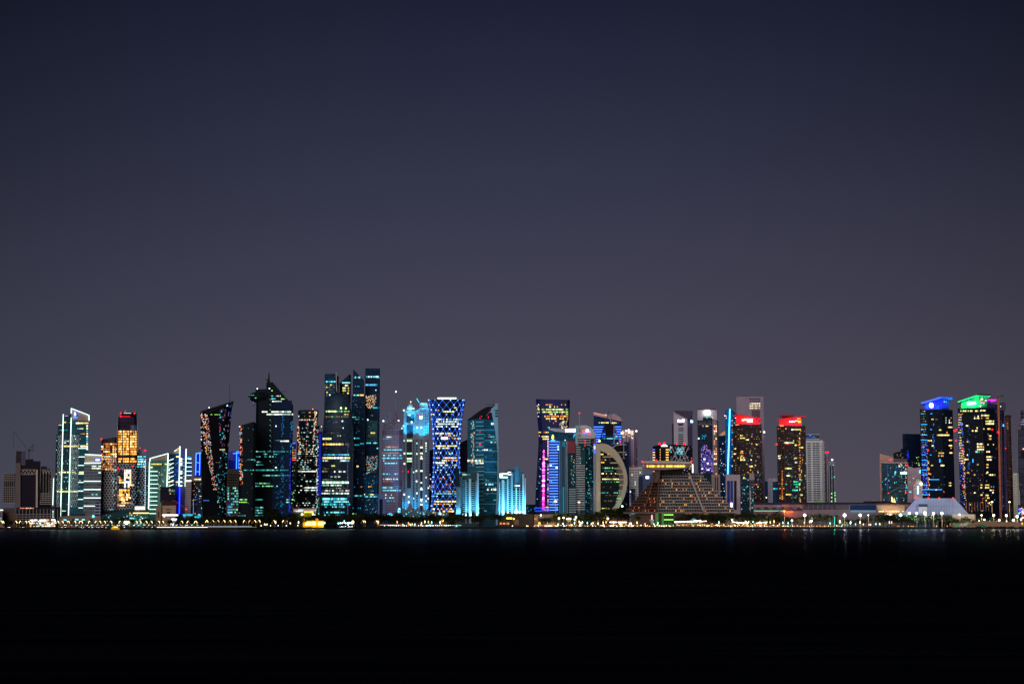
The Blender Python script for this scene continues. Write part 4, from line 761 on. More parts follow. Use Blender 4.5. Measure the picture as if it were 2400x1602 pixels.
for k in range(22): a.bar((1115.5, 988.5 + k * 9.6 - k * .0), (1133.5, 988 + k * 9.6), 1.7, mt('4e8490'), 'spandrel', th=.5)
for k in range(43): v = 987 + k * 4.9; a.bar((1096, v), (1114, v - .5), .8, mt('2c5460'), 'spandrel', th=.3)
for v in (1007.5, 1032, 1057, 1081.5, 1106, 1131, 1156, 1180.5): a.bar((1134, v - .5), (1165.5, v), 2.2, mt('3c6c7c'), 'spandrel', th=.5)
for v, u0, u1, m_, dn, h in ((992.5, 1151, 1158, WH, 1, 5), (1023, 1145, 1158, TE, .9, 3), (1028.5, 1152, 1163, TE, .9, 2.6), (1036, 1150, 1164, TE + WH, .8, 3), (1053.5, 1118, 1152, WH + TE, .65, 2.6), (1053.5, 1095, 1114, TE + WH, .6, 3), (1079, 1096, 1133, WH + YE + TE, .92, 4.4), (1084.5, 1113, 1133, WH, .95, 3.6), (1134.5, 1136, 1156, CY + WH, .85, 3), (1146.5, 1142, 1167, WH + YE, .85, 4), (1171, 1156, 1166, TE, .9, 3), (1083, 1102, 1112, SP, .6, 3), (1090, 1101, 1110, TE, .7, 3), (1127, 1135, 1142, CY, .8, 2)): a.band(v, u0, u1, m_, h, dn, (1.5, 3.4))
a.scat([(1104, 985), (1112, 985), (1112, 1090), (1104, 1090)], 50, TE + CY[2:3] + SP[:1], (1, 2), 2); a.scat([(1108, 1025), (1111, 1025), (1110, 1090), (1108, 1090)], 18, [em('e09060', 1)], (1, 1.6), 2.4); a.scat([(1134, 990), (1165, 1000), (1165, 1200), (1134, 1200)], 40, TE, (.9, 1.7))
for u, v, r in ((1144.5, 978.5, 1), (1151, 965.5, 1.1), (1128.5, 975, 1), (1125, 979, 1), (1144.5, 975.5, .8), (1125, 1011.5, 1), (1125, 1040.5, 2.2), (1147, 1019, 1)): a.dot(u, v, r, em('ff2050', 2.4))
a.finish()

# --- two arched, floodlit blocks
def arched(lb, gp, us, flip=False):
    a = T('arched_block', lb, 'building', us[0], 150); u0 = us[0]; return a
def strips(a, L_, watts, col, top, out=7):
    for u, wd, vt, k in L_:
        a.prof('pilaster', [(u - wd / 2 + .4, 1226), (u - wd / 2, vt), (u + wd / 2, vt), (u + wd / 2 + .4, 1226)], mt('6c787c'), 5, -3)
        a.lamp(u + .2, 1222, out + 2, watts * k * (wd / 3) ** .5, col, (u, top, -3), 44, .6)
        a.lamp(u + .2, 1207, out - 2, watts * k * .12, 'c0f8ff', (u, 1180, -3), 70, .6)
a = T('arched_block', 'grey arched block with a white-to-cyan lit pilaster, left of the teal tower', 'building', 1095, 140)
a.ext('walls', [(1070, 1140, 6), (1082, 1106, 0), (1118, 1106, 0), (1122, 1107, 3)], mt('22343a'), 24)
a.ext('dark_annex', [(1066, 1094, -6), (1076.5, 1098, -6)], mt('0e1a20'), 16, vbot=1140); a.ext('walls', [(1069, 1140, -4), (1080, 1140, -4)], mt('3c4c52'), 16)
a.bar((1080, 1107), (1119, 1107), 1.6, mt('50686c'), 'cornice'); a.band(1111.5, 1084, 1103, TE, 3.6, .9, (2, 5)); a.ext('crown_panel', [(1103, 1102, 2), (1118, 1101, 2)], mt('2c4448'), 10, vbot=1108)
strips(a, [(1101.5, 5.5, 1121, 1.6), (1120, 4, 1108, 1.1), (1072.5, 1.2, 1142, 1), (1076, 1, 1142, .6), (1092, 1.4, 1125, .5), (1116, 1.4, 1126, .7)], 5e5, '10a8e0', 1130)
for u in (1079.5, 1087, 1094.5, 1108.5):
    vt = 1112 if u < 1085 else (1119 if u < 1090 else 1125)
    a.prof('arch_bay', [(u - 3, 1222), (u - 3, vt + 3), (u - 1.8, vt + .8), (u, vt), (u + 1.8, vt + .8), (u + 3, vt + 3), (u + 3, 1222)], mt('0c1618'), .5, -.8, hit=False)
    for k in range(20): a.bar((u - 3, vt + 6 + k * 4.8), (u + 3, vt + 6 + k * 4.8), 1, mt('5c787c'), 'balcony_rail', dy=-1.6, th=.5) if vt + 6 + k * 4.8 < 1203 else None
a.scat([(1078, 1142), (1090, 1142), (1090, 1190), (1078, 1190)], 50, [em('a04848', .6), em('505860', .4)], (1, 1.8))
for u in (1072, 1085, 1092, 1103, 1118): a.dot(u, 1206, 1.8, em('e8ffff', 6), 'lamp_head', dy=-8)
a.finish()
a = T('arched_block', 'brilliant cyan floodlit arched block with a small dark spired gable', 'building', 1198, 160)
a.ext('walls', [(1168.5, 1107, 0), (1203, 1106, 0)], mt('2c4c54'), 24); a.ext('walls', [(1203, 1108, 2), (1226, 1106, 2), (1232, 1117, 6)], mt('24444c'), 22)
a.ext('gable', [(1206.5, 1095, -2), (1215.5, 1090, -2), (1219.5, 1096, 0)], mt('2c4048'), 12, vbot=1139); a.bar((1216, 1092), (1216, 1081), .7, mt('405058'), 'spire', dy=0)
a.prof('roof', [(1182, 1106), (1190, 1101), (1193, 1098), (1198, 1100), (1207, 1099), (1207, 1107), (1182, 1107)], mt('1c343c'), 12, 2)
for k, (u0, u1, v0, v1) in enumerate(((1171, 1178, 1109, 1119), (1178, 1191, 1108, 1111), (1190, 1198, 1105, 1112), (1171, 1190, 1116.5, 1119))): a.w(u0, v0, u1, v1, em('d8ffff', 3.2), 'lit_panel', .6 + k * .05)
a.band(1137.5, 1206, 1218, [em('e8ffff', 3)], 2.6, 1)
strips(a, [(1179, 6, 1124, 2.2), (1190, 2.6, 1122, 1.5), (1170.5, 1.4, 1130, 1), (1200, 2, 1108, .9), (1210, 3, 1142, 1.4), (1218, 1.6, 1142, 1.1), (1226.5, 4.5, 1110, 1.8), (1231, 1.8, 1119, 1.2)], 7e5, '08b0e8', 1125)
for u, vt in ((1174, 1123), (1184.8, 1123), (1194, 1117), (1205, 1144), (1214, 1144), (1222, 1144)):
    hw = 2.4
    a.prof('arch_bay', [(u - hw, 1222), (u - hw, vt + 3), (u - 1.4, vt + .8), (u, vt), (u + 1.4, vt + .8), (u + hw, vt + 3), (u + hw, 1222)], mt('0a1c22'), .5, -.8 if u < 1203 else 1.0, hit=False)
    for k in range(20): a.bar((u - hw, vt + 6 + k * 4.6), (u + hw, vt + 6 + k * 4.6), 1, mt('60a0a8'), 'balcony_rail', dy=-1.6, th=.5) if vt + 6 + k * 4.6 < 1202 else None
for u, v, r in ((1179, 1200, 2.2), (1210, 1194, 1.6), (1207, 1199, 2), (1213, 1199, 2), (1219, 1199, 2), (1228, 1199, 1.8), (1190, 1200, 1.5)): a.dot(u, v, r, em('f0ffff', 6), 'lamp_head', dy=-8)
a.finish()
a = T('low_hall', 'low dark blue distant block in the gap right of the cyan arched block', 'building', 1245, 420)
a.ext('walls', [(1228, 1182, 0), (1258, 1181, 0)], mt('182438'), 20); a.scat([(1230, 1186), (1256, 1186), (1256, 1199), (1230, 1199)], 8, CY[2:3], (1.2, 2)); a.finish()

# --- flared tower with magenta light
a = T('glass_tower', 'flared dark tower with a blazing magenta vertical light strip and yellow lit upper floors', 'tower', 1290, 230)
def rg(v, l, r, vl=None, vr=None):
    f = lambda u: (vl or v) + ((vr or v) - (vl or v)) * (u - l) / (r - l)
    return [(l, f(l), 8), (l + 10, f(l + 10), 0), (r - 6, f(r - 6), 0), (r, f(r), 10), (r - 4, f(r - 4), 40), (l + 5, f(l + 5), 40)]
a.loft('walls', [rg(1228, 1253.5, 1330), rg(1160, 1255, 1330), rg(1084, 1259.5, 1330), rg(1040, 1262, 1331), rg(1010, 1262, 1333), rg(970, 1258.5, 1335), rg(935, 1255.6, 1336, 934.5, 936.5)], fac('121438', '1a1c3c', 4.6, 5, .25, .15, .4, .15, .3))
for k in range(14): a.w(1256 + k * .7 * .5, 937 + k * 9, 1258.5 + k * .35, 940.5 + k * 9 + R.random() * 3, SP + CY + [WH[2]], 'glint')
for v, u0, u1, m_, dn in ((948, 1279, 1295, OR, .6), (948, 1312, 1326, OR, .7), (953, 1284, 1326, OR + YE, .3), (959, 1270, 1331, GR + YE, .8), (965, 1270, 1331, GR + YE, .8), (970, 1288, 1331, YE, .3), (975, 1276, 1331, GO + OR, .92), (980.5, 1276, 1331, YE + GO, .7), (986, 1280, 1306, OR, .3), (991, 1278, 1310, YE[1:2] + OR, .25), (1012.5, 1259, 1288, YE + OR, .75), (1022.5, 1270, 1288, YE + GO, .9), (1028, 1272, 1288, YE + GO, .8), (1001, 1283, 1288, CY, .9), (1075, 1275, 1285, YE, .9), (1188, 1277, 1288, GO, .9), (1194, 1275, 1286, OR, .7)): a.band(v, u0, u1, m_, 3, dn, (1.2, 3.4))
a.scat([(1312, 985), (1330, 985), (1330, 1010), (1312, 1010)], 40, SP + GR, (1, 2), 2); a.scat([(1258, 945), (1264, 945), (1266, 1030), (1260, 1030)], 24, SP + YE, (1, 2.2)); a.scat([(1257, 1030), (1268, 1030), (1266, 1200), (1255, 1200)], 24, CY + DI, (1, 1.9))
MG = [em('ff30c8', 2.6), em('ff50d8', 3), em('ff80e8', 3.5), em('e820c0', 2)]
for k in range(46): 
    v = 1054 + k * 3.05; x = 1274.5 - k * .025; wd = R.uniform(3.6, 6.6) if k > 8 else R.uniform(2, 4)
    if R.random() < .95: a.w(x - wd / 2 + R.uniform(-.8, .8), v, x + wd / 2, v + 2.6, MG if not 22 < k < 32 else MG[1:] + [em('ffe8ff', 3)], 'magenta_light')
for k in range(44):
    v = 1028 + k * 3.9
    if R.random() < .85: a.w(1283.5 + R.uniform(-.6, 0), v, 1285.4, v + 2.8, [em('e0a0e8', 1.8), em('8060f0', 1.5), em('e0c0ff', 2), em('c060d0', 1.4)], 'violet_light')
for v in (1190, 1196.5): a.bar((1253, v), (1288, v - .5), 1.8, em('2050f0', 1.6), 'light_strip')
a.finish()

# --- blue barred curved-roof block
a = T('office_block', 'blue barred office with a curved roof, white lit eave and yellow logo', 'building', 1318, 190)
a.prof('walls', [(1286, 1230), (1286, 1005), (1300, 1010), (1320, 1012.5), (1349, 1011), (1349, 1033), (1349, 1230)], fac('0b2a3c', '0e3246', 5, 5, .2, .08), 30, 0)
a.prof('roof', [(1286, 1006), (1286, 1002.5), (1325, 1004), (1350, 1003.5), (1350, 1012.5), (1325, 1013), (1300, 1010.5)], mt('7a7c84'), 30, -1.5, hit=False)
for k in range(6): a.prof('eave_light', [(1326 + k * 4, 1005 - k * .15), (1329.7 + k * 4, 1004.9 - k * .15), (1329.7 + k * 4, 1011.4), (1326 + k * 4, 1012)], em('f8f8ff', 4), .6, -2.4, hit=False)
a.prof('logo', [(1293.3, 1022), (1292.6, 1026), (1294.5, 1028.6), (1297.5, 1028), (1298.3, 1024), (1297.5, 1019), (1294.5, 1018)], em('ffe860', 2.6), .6, -1.2, hit=False); a.signs(1291, 1301, 1031, 3, em('70f0ff', 2))
for k in range(26): a.bar((1287.5, 1034.5 + k * 6.4), (1310.5 if k < 3 else 1308, 1034.5 + k * 6.4), 1.7, em('4870ff', 3.6), 'light_strip')
for v, u in ((1046.5, 1309), (1052.5, 1309), (1095, 1305), (1090, 1291)): a.w(u - 2.5, v - 2, u + 2, v + 2, em('b8f4ff', 2.4))
a.scat([(1288, 1085), (1308, 1085), (1308, 1195), (1288, 1195)], 22, CY, (1, 2.4)); a.ext('pier_wall', [(1310, 1031.5, -2), (1330, 1031.5, -2)], mt('22384a'), 10)
for u, c in ((1311.5, '58748a'), (1315, '345870'), (1324.5, '4c6878'), (1328.5, '7c9098')): a.bar((u, 1033), (u + .8, 1205), 1.4, mt(c), 'pier')
a.w(1318, 1034, 1324, 1046, em('2090c0', .5), 'lit_panel'); a.w(1319, 1140, 1322, 1204, em('10a8c8', .6), 'lit_panel')
a.ext('red_panel', [(1329.5, 1033, -1.5), (1348.5, 1033, -1.5)], mt('5c2c34'), 6, vbot=1061); a.ext('dark_bay', [(1330.5, 1061, -1.8), (1348.5, 1061, -1.8)], fac('081a22', '14303a', 5, 5), 6)
a.scat([(1338, 1065), (1347, 1065), (1347, 1140), (1338, 1140)], 36, TE + WH[3:] + SP[:1], (1, 2)); a.dot(1324.5, 1031.5, 1.2, em('ffe0e0', 4)); a.w(1347, 1014, 1351, 1018, REDS, 'red_lamp')
a.scat([(1342, 1010), (1349, 1010), (1349, 1030), (1342, 1030)], 14, BL + CY, (1, 2.2)); a.finish()
a = T('office_block', 'low grey banded block between the blue barred office and the round-crowned tower', 'building', 1342, 150)
a.ext('walls', [(1333, 1142, 0), (1350, 1142, 0)], mt('20303a'), 20)
for k in range(11): a.bar((1333.5, 1146 + k * 5.3), (1350, 1146 + k * 5.3), 1.8, mt('78929a'), 'spandrel', th=1)
for v in range(1160, 1200, 4): a.w(1331, v, 1332.6, v + 2.4, WH)
a.finish()

# --- round-crowned white banded tower
a = T('hotel_tower', 'banded tower with a round grey crown, colourful emblem, tall mast and red beacon', 'tower', 1370, 170)
a.ext('walls', [(1349, 1026, 0), (1371, 1026, 0)], mt('182c34'), 26); a.ext('walls', [(1371, 1028, 1), (1392, 1028, 4)], fac('06161c', '0a2028', 5, 4), 24); a.ext('side_block', [(1383, 1142, -3), (1393, 1142, -3)], mt('243038'), 10)
a.prof('crown', [(1353, 1027), (1353, 999), (1362, 996), (1374, 996), (1384, 1000), (1391, 1007), (1396, 1017), (1397, 1024), (1390, 1027)], mt('86828e'), 22, -1); a.ext('corner_fin', [(1348.5, 996, -3), (1354.5, 996, -3)], mt('5a7c8c'), 8, vbot=1040)
for k in range(31): a.bar((1350, 1031 + k * 5.4), (1371 if k > 2 else 1384, 1031 + k * 5.4), 1.9, mt('98a8a8'), 'balcony_band', th=1.4)
a.bar((1358.5, 1030), (1358, 970), 1.1, mt('806068'), 'mast', dy=-3); a.dot(1358, 967.5, 1.5, RED, dy=-3)
for v in (1004, 1010, 1020): a.bar((1355, v), (1362, v), .9, mt('303038'), 'mast_arm', dy=-3.5)
for p, c in (([(1366.5, 1008.5), (1372, 1008), (1372, 1013), (1366.5, 1013)], 'ff4030'), ([(1373, 1011), (1373.5, 1006.5), (1376, 1004.5), (1379, 1006), (1380, 1011)], 'e8f4ff'), ([(1367, 1013.5), (1376, 1013.5), (1376, 1016.5), (1367, 1016.5)], '3060ff'), ([(1377, 1013.2), (1384, 1013.2), (1384, 1016), (1377, 1016)], 'ff2828'), ([(1380.5, 1010), (1384, 1010), (1384, 1012.6), (1380.5, 1012.6)], '4080ff')): a.prof('emblem', p, em(c, 3), .6, -1.8, hit=False)
for v in (1032, 1038, 1043.5): a.dot(1371, v, 1.2, em('ff2020', 3))
a.scat([(1373, 1032), (1390, 1032), (1390, 1200), (1373, 1200)], 60, CY[2:3] + TE + [em('104860', .6)], (1, 1.8), 1.3); a.scat([(1387, 1030), (1391, 1030), (1391, 1100), (1387, 1100)], 8, REDS and [em('b02030', .8)], (1, 2)); a.w(1380, 1049, 1381.5, 1065, em('20a0b0', .6)); a.scat([(1352, 1050), (1370, 1050), (1370, 1200), (1352, 1200)], 18, CY + TE, (1, 1.9)); a.finish()

# --- crescent tower
a = T('crescent_tower', 'half-moon shaped beige tower whose curved frame encloses dark stepped glass floors', 'tower', 1432, 130)
CB = mt('947c6a')
a.prof('glass_core', [(1405, 1228), (1405, 1052), (1430, 1062), (1450, 1085), (1462, 1115), (1462, 1140), (1455, 1170), (1443, 1192), (1430, 1228)], fac('080b0d', '10181a', 4.4, 5, .3, .08), 22, 6)
a.prof('pillar', [(1391, 1228), (1391, 1040), (1392, 1038), (1396.3, 1038), (1396.3, 1228)], mt('5a6478'), 18, 2)
a.prof('pillar', [(1397, 1228), (1397.2, 1038), (1407.3, 1040), (1407.3, 1228)], CB, 22, 0)
ar_o = [(1407, 1038), (1416, 1039), (1425, 1041.5), (1433, 1046), (1441, 1052.5), (1449, 1061.5), (1456, 1073), (1462.5, 1086), (1467.5, 1101), (1470.3, 1117), (1470.5, 1132), (1468, 1148), (1463.5, 1164), (1457, 1178), (1450, 1190), (1443, 1196)]
ar_i = [(1434, 1192), (1442, 1183), (1449, 1171), (1455, 1158), (1459, 1145), (1461.5, 1131), (1461.5, 1117), (1459, 1104), (1453, 1091), (1445, 1080), (1436, 1071), (1425, 1063), (1407, 1055)]
a.prof('curved_frame', ar_o + ar_i, CB, 22, 0)
a.prof('curved_wall', [(1449, 1080), (1459, 1100), (1463, 1120), (1462, 1140), (1456, 1160), (1446, 1178), (1440, 1186), (1446, 1165), (1452, 1145), (1452, 1120), (1447, 1100)], mt('4c443e'), 8, 5)
for k, (v, u) in enumerate(((1070, 1412), (1084, 1430), (1097, 1440), (1110, 1446), (1123, 1450), (1136, 1451), (1149, 1450), (1161, 1448), (1174, 1444), (1186, 1440))): a.bar((u, v), (1462 - max(0, k - 6) * 4 - max(0, 3 - k) * 7, v), 3.0, CB, 'balcony', dy=3, th=3)
a.w(1391.3, 1040, 1396, 1062, em('4060ff', 2), 'sign_panel'); a.w(1391.8, 1044, 1395.5, 1052, em('b0a0ff', 2.5), 'sign_panel', .8); a.w(1396.8, 1042, 1399.2, 1050.5, em('ffe040', 3), 'sign_panel', .5)
for v, u0, u1, m_, dn in ((1064, 1408, 1414, YE + GO, 1), (1064, 1424, 1428, GO, 1), (1077, 1409, 1432, DI + YE[1:2], .5), (1083, 1409, 1416, GO, .8), (1096, 1409, 1438, GR + TE, .7), (1103, 1409, 1450, TE, .3), (1109, 1410, 1448, YE + DI, .55), (1115.5, 1409, 1450, DI, .3), (1122, 1409, 1450, YE + WH, .85), (1128.5, 1409, 1452, GR + TE, .6), (1141, 1409, 1450, DI, .3), (1154, 1408, 1425, [em('60f090', 1)] + TE, .95), (1154, 1438, 1458, GR[2:] + TE, .7), (1160, 1420, 1456, DI, .5), (1167, 1446, 1455, [em('60f0a0', 1)], .9), (1173, 1410, 1440, DI + TE[3:], .3), (1191, 1408, 1428, GR + YE, .9)): a.band(v, u0, u1, m_, 2.6, dn, (1, 2.6), .6)
a.dot(1458.5, 1185.5, 2.2, em('a8fff4', 5), 'lamp_head', dy=-8); a.finish()
a = T('office_tower', 'blue barred glass tower with slanting lit roof and a tall triangular spire frame', 'tower', 1425, 300)
a.loft('walls', [[(1400, 1228, 0), (1448, 1228, 0), (1448, 1228, 30), (1400, 1228, 30)], [(1399, 1035, 0), (1455, 1035, 0), (1455, 1035, 30), (1399, 1035, 30)], [(1391.5, 1000, 0), (1456, 1000, 0), (1456, 1000, 30), (1391.5, 1000, 30)], [(1391.3, 972, 0), (1456.5, 986, 0), (1456.5, 986, 30), (1391.3, 972, 30)]], fac('081c3c', '0e2a50', 5, 5, .2, .08))
a.prof('roof', [(1391, 973), (1391.3, 966.5), (1400, 968), (1424, 973.5), (1440, 969), (1452, 976), (1459, 984), (1455, 987), (1430, 981)], mt('8a6a70'), 26, -1, hit=False); a.bar((1391.5, 967), (1423, 974), 2.6, em('ffb8a8', .7), 'roof_light', dy=-2.5); a.signs(1410, 1422, 972, 3, em('fff0e8', 1.5))
for p, q, c in (((1427, 963), (1419.5, 988), '3c3440'), ((1427, 963), (1454, 1040), '6a5058'), ((1427.5, 965), (1432, 993), '7080b0'), ((1439, 1000), (1439, 1040), '706870')): a.bar(p, q, 1.6, mt(c), 'spire_leg', dy=-4)
for k in range(7): 
    v = 1000 + k * 5.7; a.bar((1391.5 + (k > 1) * 3 + (k > 3) * 3, v), (1414 - k * 1.6, v - .3), 1.9, em('4070ff', 3.2), 'light_strip'); a.bar((1441.5 + k * 2, v - .6), (1456, v - .2), 1.9, em('4070ff', 3.2), 'light_strip')
for v, u0, u1, m_, dn in ((990, 1401, 1427, YE, .9), (990.5, 1432, 1450, YE + DI, .8), (1005, 1417, 1430, BL, .7), (1011, 1417, 1424, BL, .7), (1016.5, 1412, 1425, BL[2:3], .9), (1016.5, 1439, 1445, BL[2:3], .9), (1022, 1411, 1421, BL, .7), (1022, 1442, 1448, CY, .8), (1027, 1409, 1448, CY + TE, .97), (1038, 1446, 1449, WH, 1)): a.band(v, u0, u1, m_, 2.4, dn, (1.5, 4))
a.ext('dark_panel', [(1419, 992, -2), (1438, 992, -2)], mt('140f18'), 2, vbot=1018); a.dot(1405, 1033, 2.2, em('ffff9c', 5), 'lamp_head'); a.bar((1452, 1030), (1454, 1041), 1.3, em('ff3040', 1.5), 'spire_tip', dy=-5); a.finish()
a = T('office_block', 'dark block with an arched roof edge and thin cross masts behind the crescent tower', 'building', 1455, 240)
a.prof('walls', [(1436, 1228), (1436, 1050), (1442, 1045), (1450, 1042), (1467, 1041), (1467, 1228)], mt('141114'), 22, 0); a.ext('blue_wing', [(1462, 1035, 4), (1474.5, 1035, 4)], mt('0c1e40'), 20)
for p, q in (((1436, 1048), (1443, 1043.5)), ((1443, 1043.5), (1452, 1041.3)), ((1452, 1041.3), (1468, 1041.3)), ((1449, 1059), (1468, 1059))): a.bar(p, q, 1.7, mt('a09490'), 'roof_edge', dy=-1.5)
for u, v0, v1 in ((1462, 1018, 1073), (1439.5, 1016, 1040)): a.bar((u, v0), (u, v1), 1.1, mt('8c8488'), 'mast', dy=-4)
a.bar((1459, 1073.5), (1465, 1073.5), 1.3, mt('a09490'), 'mast_foot', dy=-4); a.bar((1433, 1039), (1447, 1040), .8, mt('8c8488'), 'mast_arm', dy=-5); a.band(1064.5, 1450, 1468, DI + WH[2:] + YE[1:2], 3, .7); a.scat([(1455, 1085), (1474, 1085), (1474, 1190), (1462, 1190)], 16, CY[2:3] + DI, (1, 2)); a.finish()
a = T('apartment_tower', 'purple grey ribbed tower with floodlights along its rooftop, right of the crescent tower', 'tower', 1475, 330)
a.ext('walls', [(1457, 1008, 4), (1463, 1006, 0), (1486, 1006, 0), (1494, 1012, 6)], mt('5c4c60'), 26)
for u in (1465, 1471, 1476.5, 1481, 1485): a.bar((u, 1010), (u + .2, 1090), 1.5, mt('887890' if u != 1476.5 else '2c1c2c'), 'rib', th=1)
a.grid(1474.5, 1493, 1030, 1088, 6, 5.6, 2.6, 2.6, .12, OR + DI, mt('1c1822')); a.grid(1468.5, 1470, 1045, 1088, 6, 5.6, 2.2, 2.6, 0, OR, mt('1c1822'))
for u, v, r in ((1468, 1009, 1.7), (1473.5, 1006.5, 1.4), (1491.5, 1009.5, 1.9), (1475, 1011.5, 1.8), (1456.5, 1014.5, 1.8), (1474.5, 1014, 1.3), (1482, 1026, 1)): a.dot(u, v, r, em('fff8d8', 5), 'lamp_head', dy=-3)
for u in (1459.8, 1479, 1483): a.bar((u, 1008.5), (u, 1018), 1.3, em('ffd8b0', 2.2), 'uplight', dy=-1)
a.scat([(1460, 1012), (1485, 1012), (1485, 1026), (1460, 1026)], 20, YE + OR, (1, 2.4)); a.dot(1484.5, 1091, 1.2, REDS); a.finish()
a = T('apartment_block', 'pale beige apartment block with small dark windows, left of the stepped pyramid', 'building', 1487, 190)
a.ext('walls', [(1475, 1095, 0), (1506, 1093, 0)], mt('8c8480'), 26); a.ext('walls', [(1497, 1117, -6), (1506, 1117, -6)], mt('1a2430'), 16)
a.grid(1477.5, 1505, 1101, 1175, 3.8, 5.6, 1.9, 2.6, .03, WH, mt('2c2c34')); a.ext('blue_wing', [(1498, 1113, -4), (1530, 1110, -4)], mt('34405c'), 16); a.w(1513.5, 1115, 1521, 1121, em('d8f4ff', 3.4), 'sign_panel')
a.ext('walls', [(1479, 1144, -8), (1488, 1144, -8)], mt('101c30'), 10); a.bar((1484, 1155), (1498, 1158), .9, mt('6070a0'), 'cable', dy=-10); a.finish()

# --- stepped pyramid hotel
a = T('pyramid_hotel', 'broad stepped concrete pyramid hotel with lit balconies under a wide flat crown', 'hotel', 1590, 60)
PYL, PYR = mt('46322c'), mt('706a68')  # one concrete: darker left face and lit right face put into the colours
rows = 13; v0, v1 = 1107.5, 1199.5
def pl(v): t_ = (v - v0) / (v1 - v0); return 1541 - t_ * 78
def pm(v): t_ = (v - v0) / (v1 - v0); return 1550 - t_ * 10
def pr(v): t_ = (v - v0) / (v1 - v0); return 1643 + t_ * 82
for k in range(rows):
    va = v0 + k * (v1 - v0) / rows; vb = va + (v1 - v0) / rows; d0 = (rows - k) * 2.2
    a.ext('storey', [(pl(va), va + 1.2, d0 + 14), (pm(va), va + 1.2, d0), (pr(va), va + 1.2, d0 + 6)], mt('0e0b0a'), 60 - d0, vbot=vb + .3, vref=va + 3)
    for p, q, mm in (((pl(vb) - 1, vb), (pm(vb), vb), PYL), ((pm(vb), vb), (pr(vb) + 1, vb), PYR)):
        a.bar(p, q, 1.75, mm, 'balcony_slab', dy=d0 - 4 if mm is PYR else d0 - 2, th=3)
    c = (va + vb) / 2; u = pm(c) + 3
    while u < pr(c) - 1:                                              # partition walls and lit rooms of the right-hand face
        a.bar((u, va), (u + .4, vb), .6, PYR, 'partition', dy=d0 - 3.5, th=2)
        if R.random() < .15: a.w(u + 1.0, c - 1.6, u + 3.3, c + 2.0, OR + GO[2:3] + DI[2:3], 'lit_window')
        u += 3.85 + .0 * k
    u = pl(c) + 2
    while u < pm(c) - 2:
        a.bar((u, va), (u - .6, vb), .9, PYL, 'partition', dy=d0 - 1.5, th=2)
        if R.random() < .2: a.w(u + .9, c - 1.3, u + 3, c + 1.6, [em('d86a30', .7), em('ff9040', .9), em('b85020', .5)], 'lit_window')
        u += 3.6
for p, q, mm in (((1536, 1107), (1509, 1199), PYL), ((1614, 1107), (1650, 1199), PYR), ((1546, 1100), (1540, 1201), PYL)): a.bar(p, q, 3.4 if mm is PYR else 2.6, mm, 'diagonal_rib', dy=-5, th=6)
a.ext('base_slab', [(1461, 1199.5, -6), (1541, 1199, -8), (1726, 1201, -4)], mt('4c403c'), 60, vbot=1203, vref=1200)
a.ext('lobby', [(1478, 1203, 2), (1541, 1203, -2), (1700, 1203, 2)], mt('3a2c26'), 44)
a.ext('neck', [(1535, 1096, 6), (1600, 1096, 6)], mt('1e1614'), 30, vbot=1108); a.prof('neck_pier', [(1526, 1130), (1536, 1098), (1548, 1098), (1540, 1130)], mt('4a403c'), 12, 2)
a.prof('crown', [(1514, 1096), (1507, 1084), (1506, 1081), (1540, 1079.5), (1580, 1080), (1622, 1083), (1621, 1088), (1608, 1097), (1560, 1100), (1530, 1100)], mt('5e524c'), 40, -8)
a.prof('crown_band', [(1506, 1084.5), (1506, 1080.5), (1540, 1079), (1580, 1079.5), (1622, 1082), (1622, 1086.5), (1580, 1085.5), (1540, 1085.5)], mt('8a7e76'), 44, -12)
a.band(1091.8, 1516, 1607, [em('ffb030', 2.2), em('ffc850', 2.6), em('e09020', 1.4)], 4.4, .97, (1, 2.8), .35); a.bar((1520.5, 1079), (1520.5, 1071), .9, mt('30282c'), 'mast', dy=4)
for u, v, r in ((1505, 1081, 1.7), (1538.5, 1077.3, 1.4), (1621, 1079.5, 1.7), (1508, 1090, .9)): a.dot(u, v, r, RED, dy=-13)
GL = em('50ff20', 1.1)
a.ext('entrance_pier', [(1536, 1201, -10), (1543, 1201, -10)], mt('44603c'), 6); a.ext('entrance_pier', [(1551, 1201, -9), (1555, 1201, -9)], mt('44603c'), 6); a.ext('entrance_wall', [(1555, 1201, -6), (1580, 1201, -6)], mt('34402e'), 6)  # the lamps' green is also put into the entrance wall colour
for u, v in ((1539, 1228), (1560, 1228), (1572, 1228)): a.lamp(u, v, 30, 2.5e3, '60ff20', (u, 1212, -8), 90)
for v in (1205.5, 1217): a.bar((1556, v), (1578, v), 1.6, em('a0ff50', 2), 'light_strip')
for u in (1559, 1564.5, 1570, 1575.5): a.w(u - 2, 1208, u + 2, 1214.5, DK, 'window'); a.w(u - 2, 1219.5, u + 2, 1226, DK, 'window') 
a.band(1202.8, 1606, 1622, OR, 2.4, .9); a.band(1202.8, 1640, 1660, OR, 2.4, .9); a.band(1203, 1480, 1488, CY, 2, .9); a.bar((1528, 1206), (1528, 1222), 3.4, em('ffb8c8', 1.4), 'fountain_light', dy=-20); a.rev('urn', 1528, [(1229, 2), (1224, 2.2), (1219, 5), (1217, 6)], mt('e0a8b0'), n=14, dy=-24)
a.finish()
a = T('oval_block', 'dark oval lattice building with orange floor bars and red beacons behind the pyramid crown', 'building', 1575, 200)
a.loft('walls', [[(1530 + q, 1120, y) for q, y in ((0, 18), (6, 4), (20, -3), (60, -3), (86, 4), (93, 18), (80, 36), (12, 36))], [(1530 + q, 1043.5 - 2.5 * (q in (20, 60)) + 2 * (q in (0, 93)), y) for q, y in ((0, 18), (6, 4), (20, -3), (60, -3), (86, 4), (93, 18), (80, 36), (12, 36))]], fac('0c0a12', '15121c', 5, 4, .2, .12))
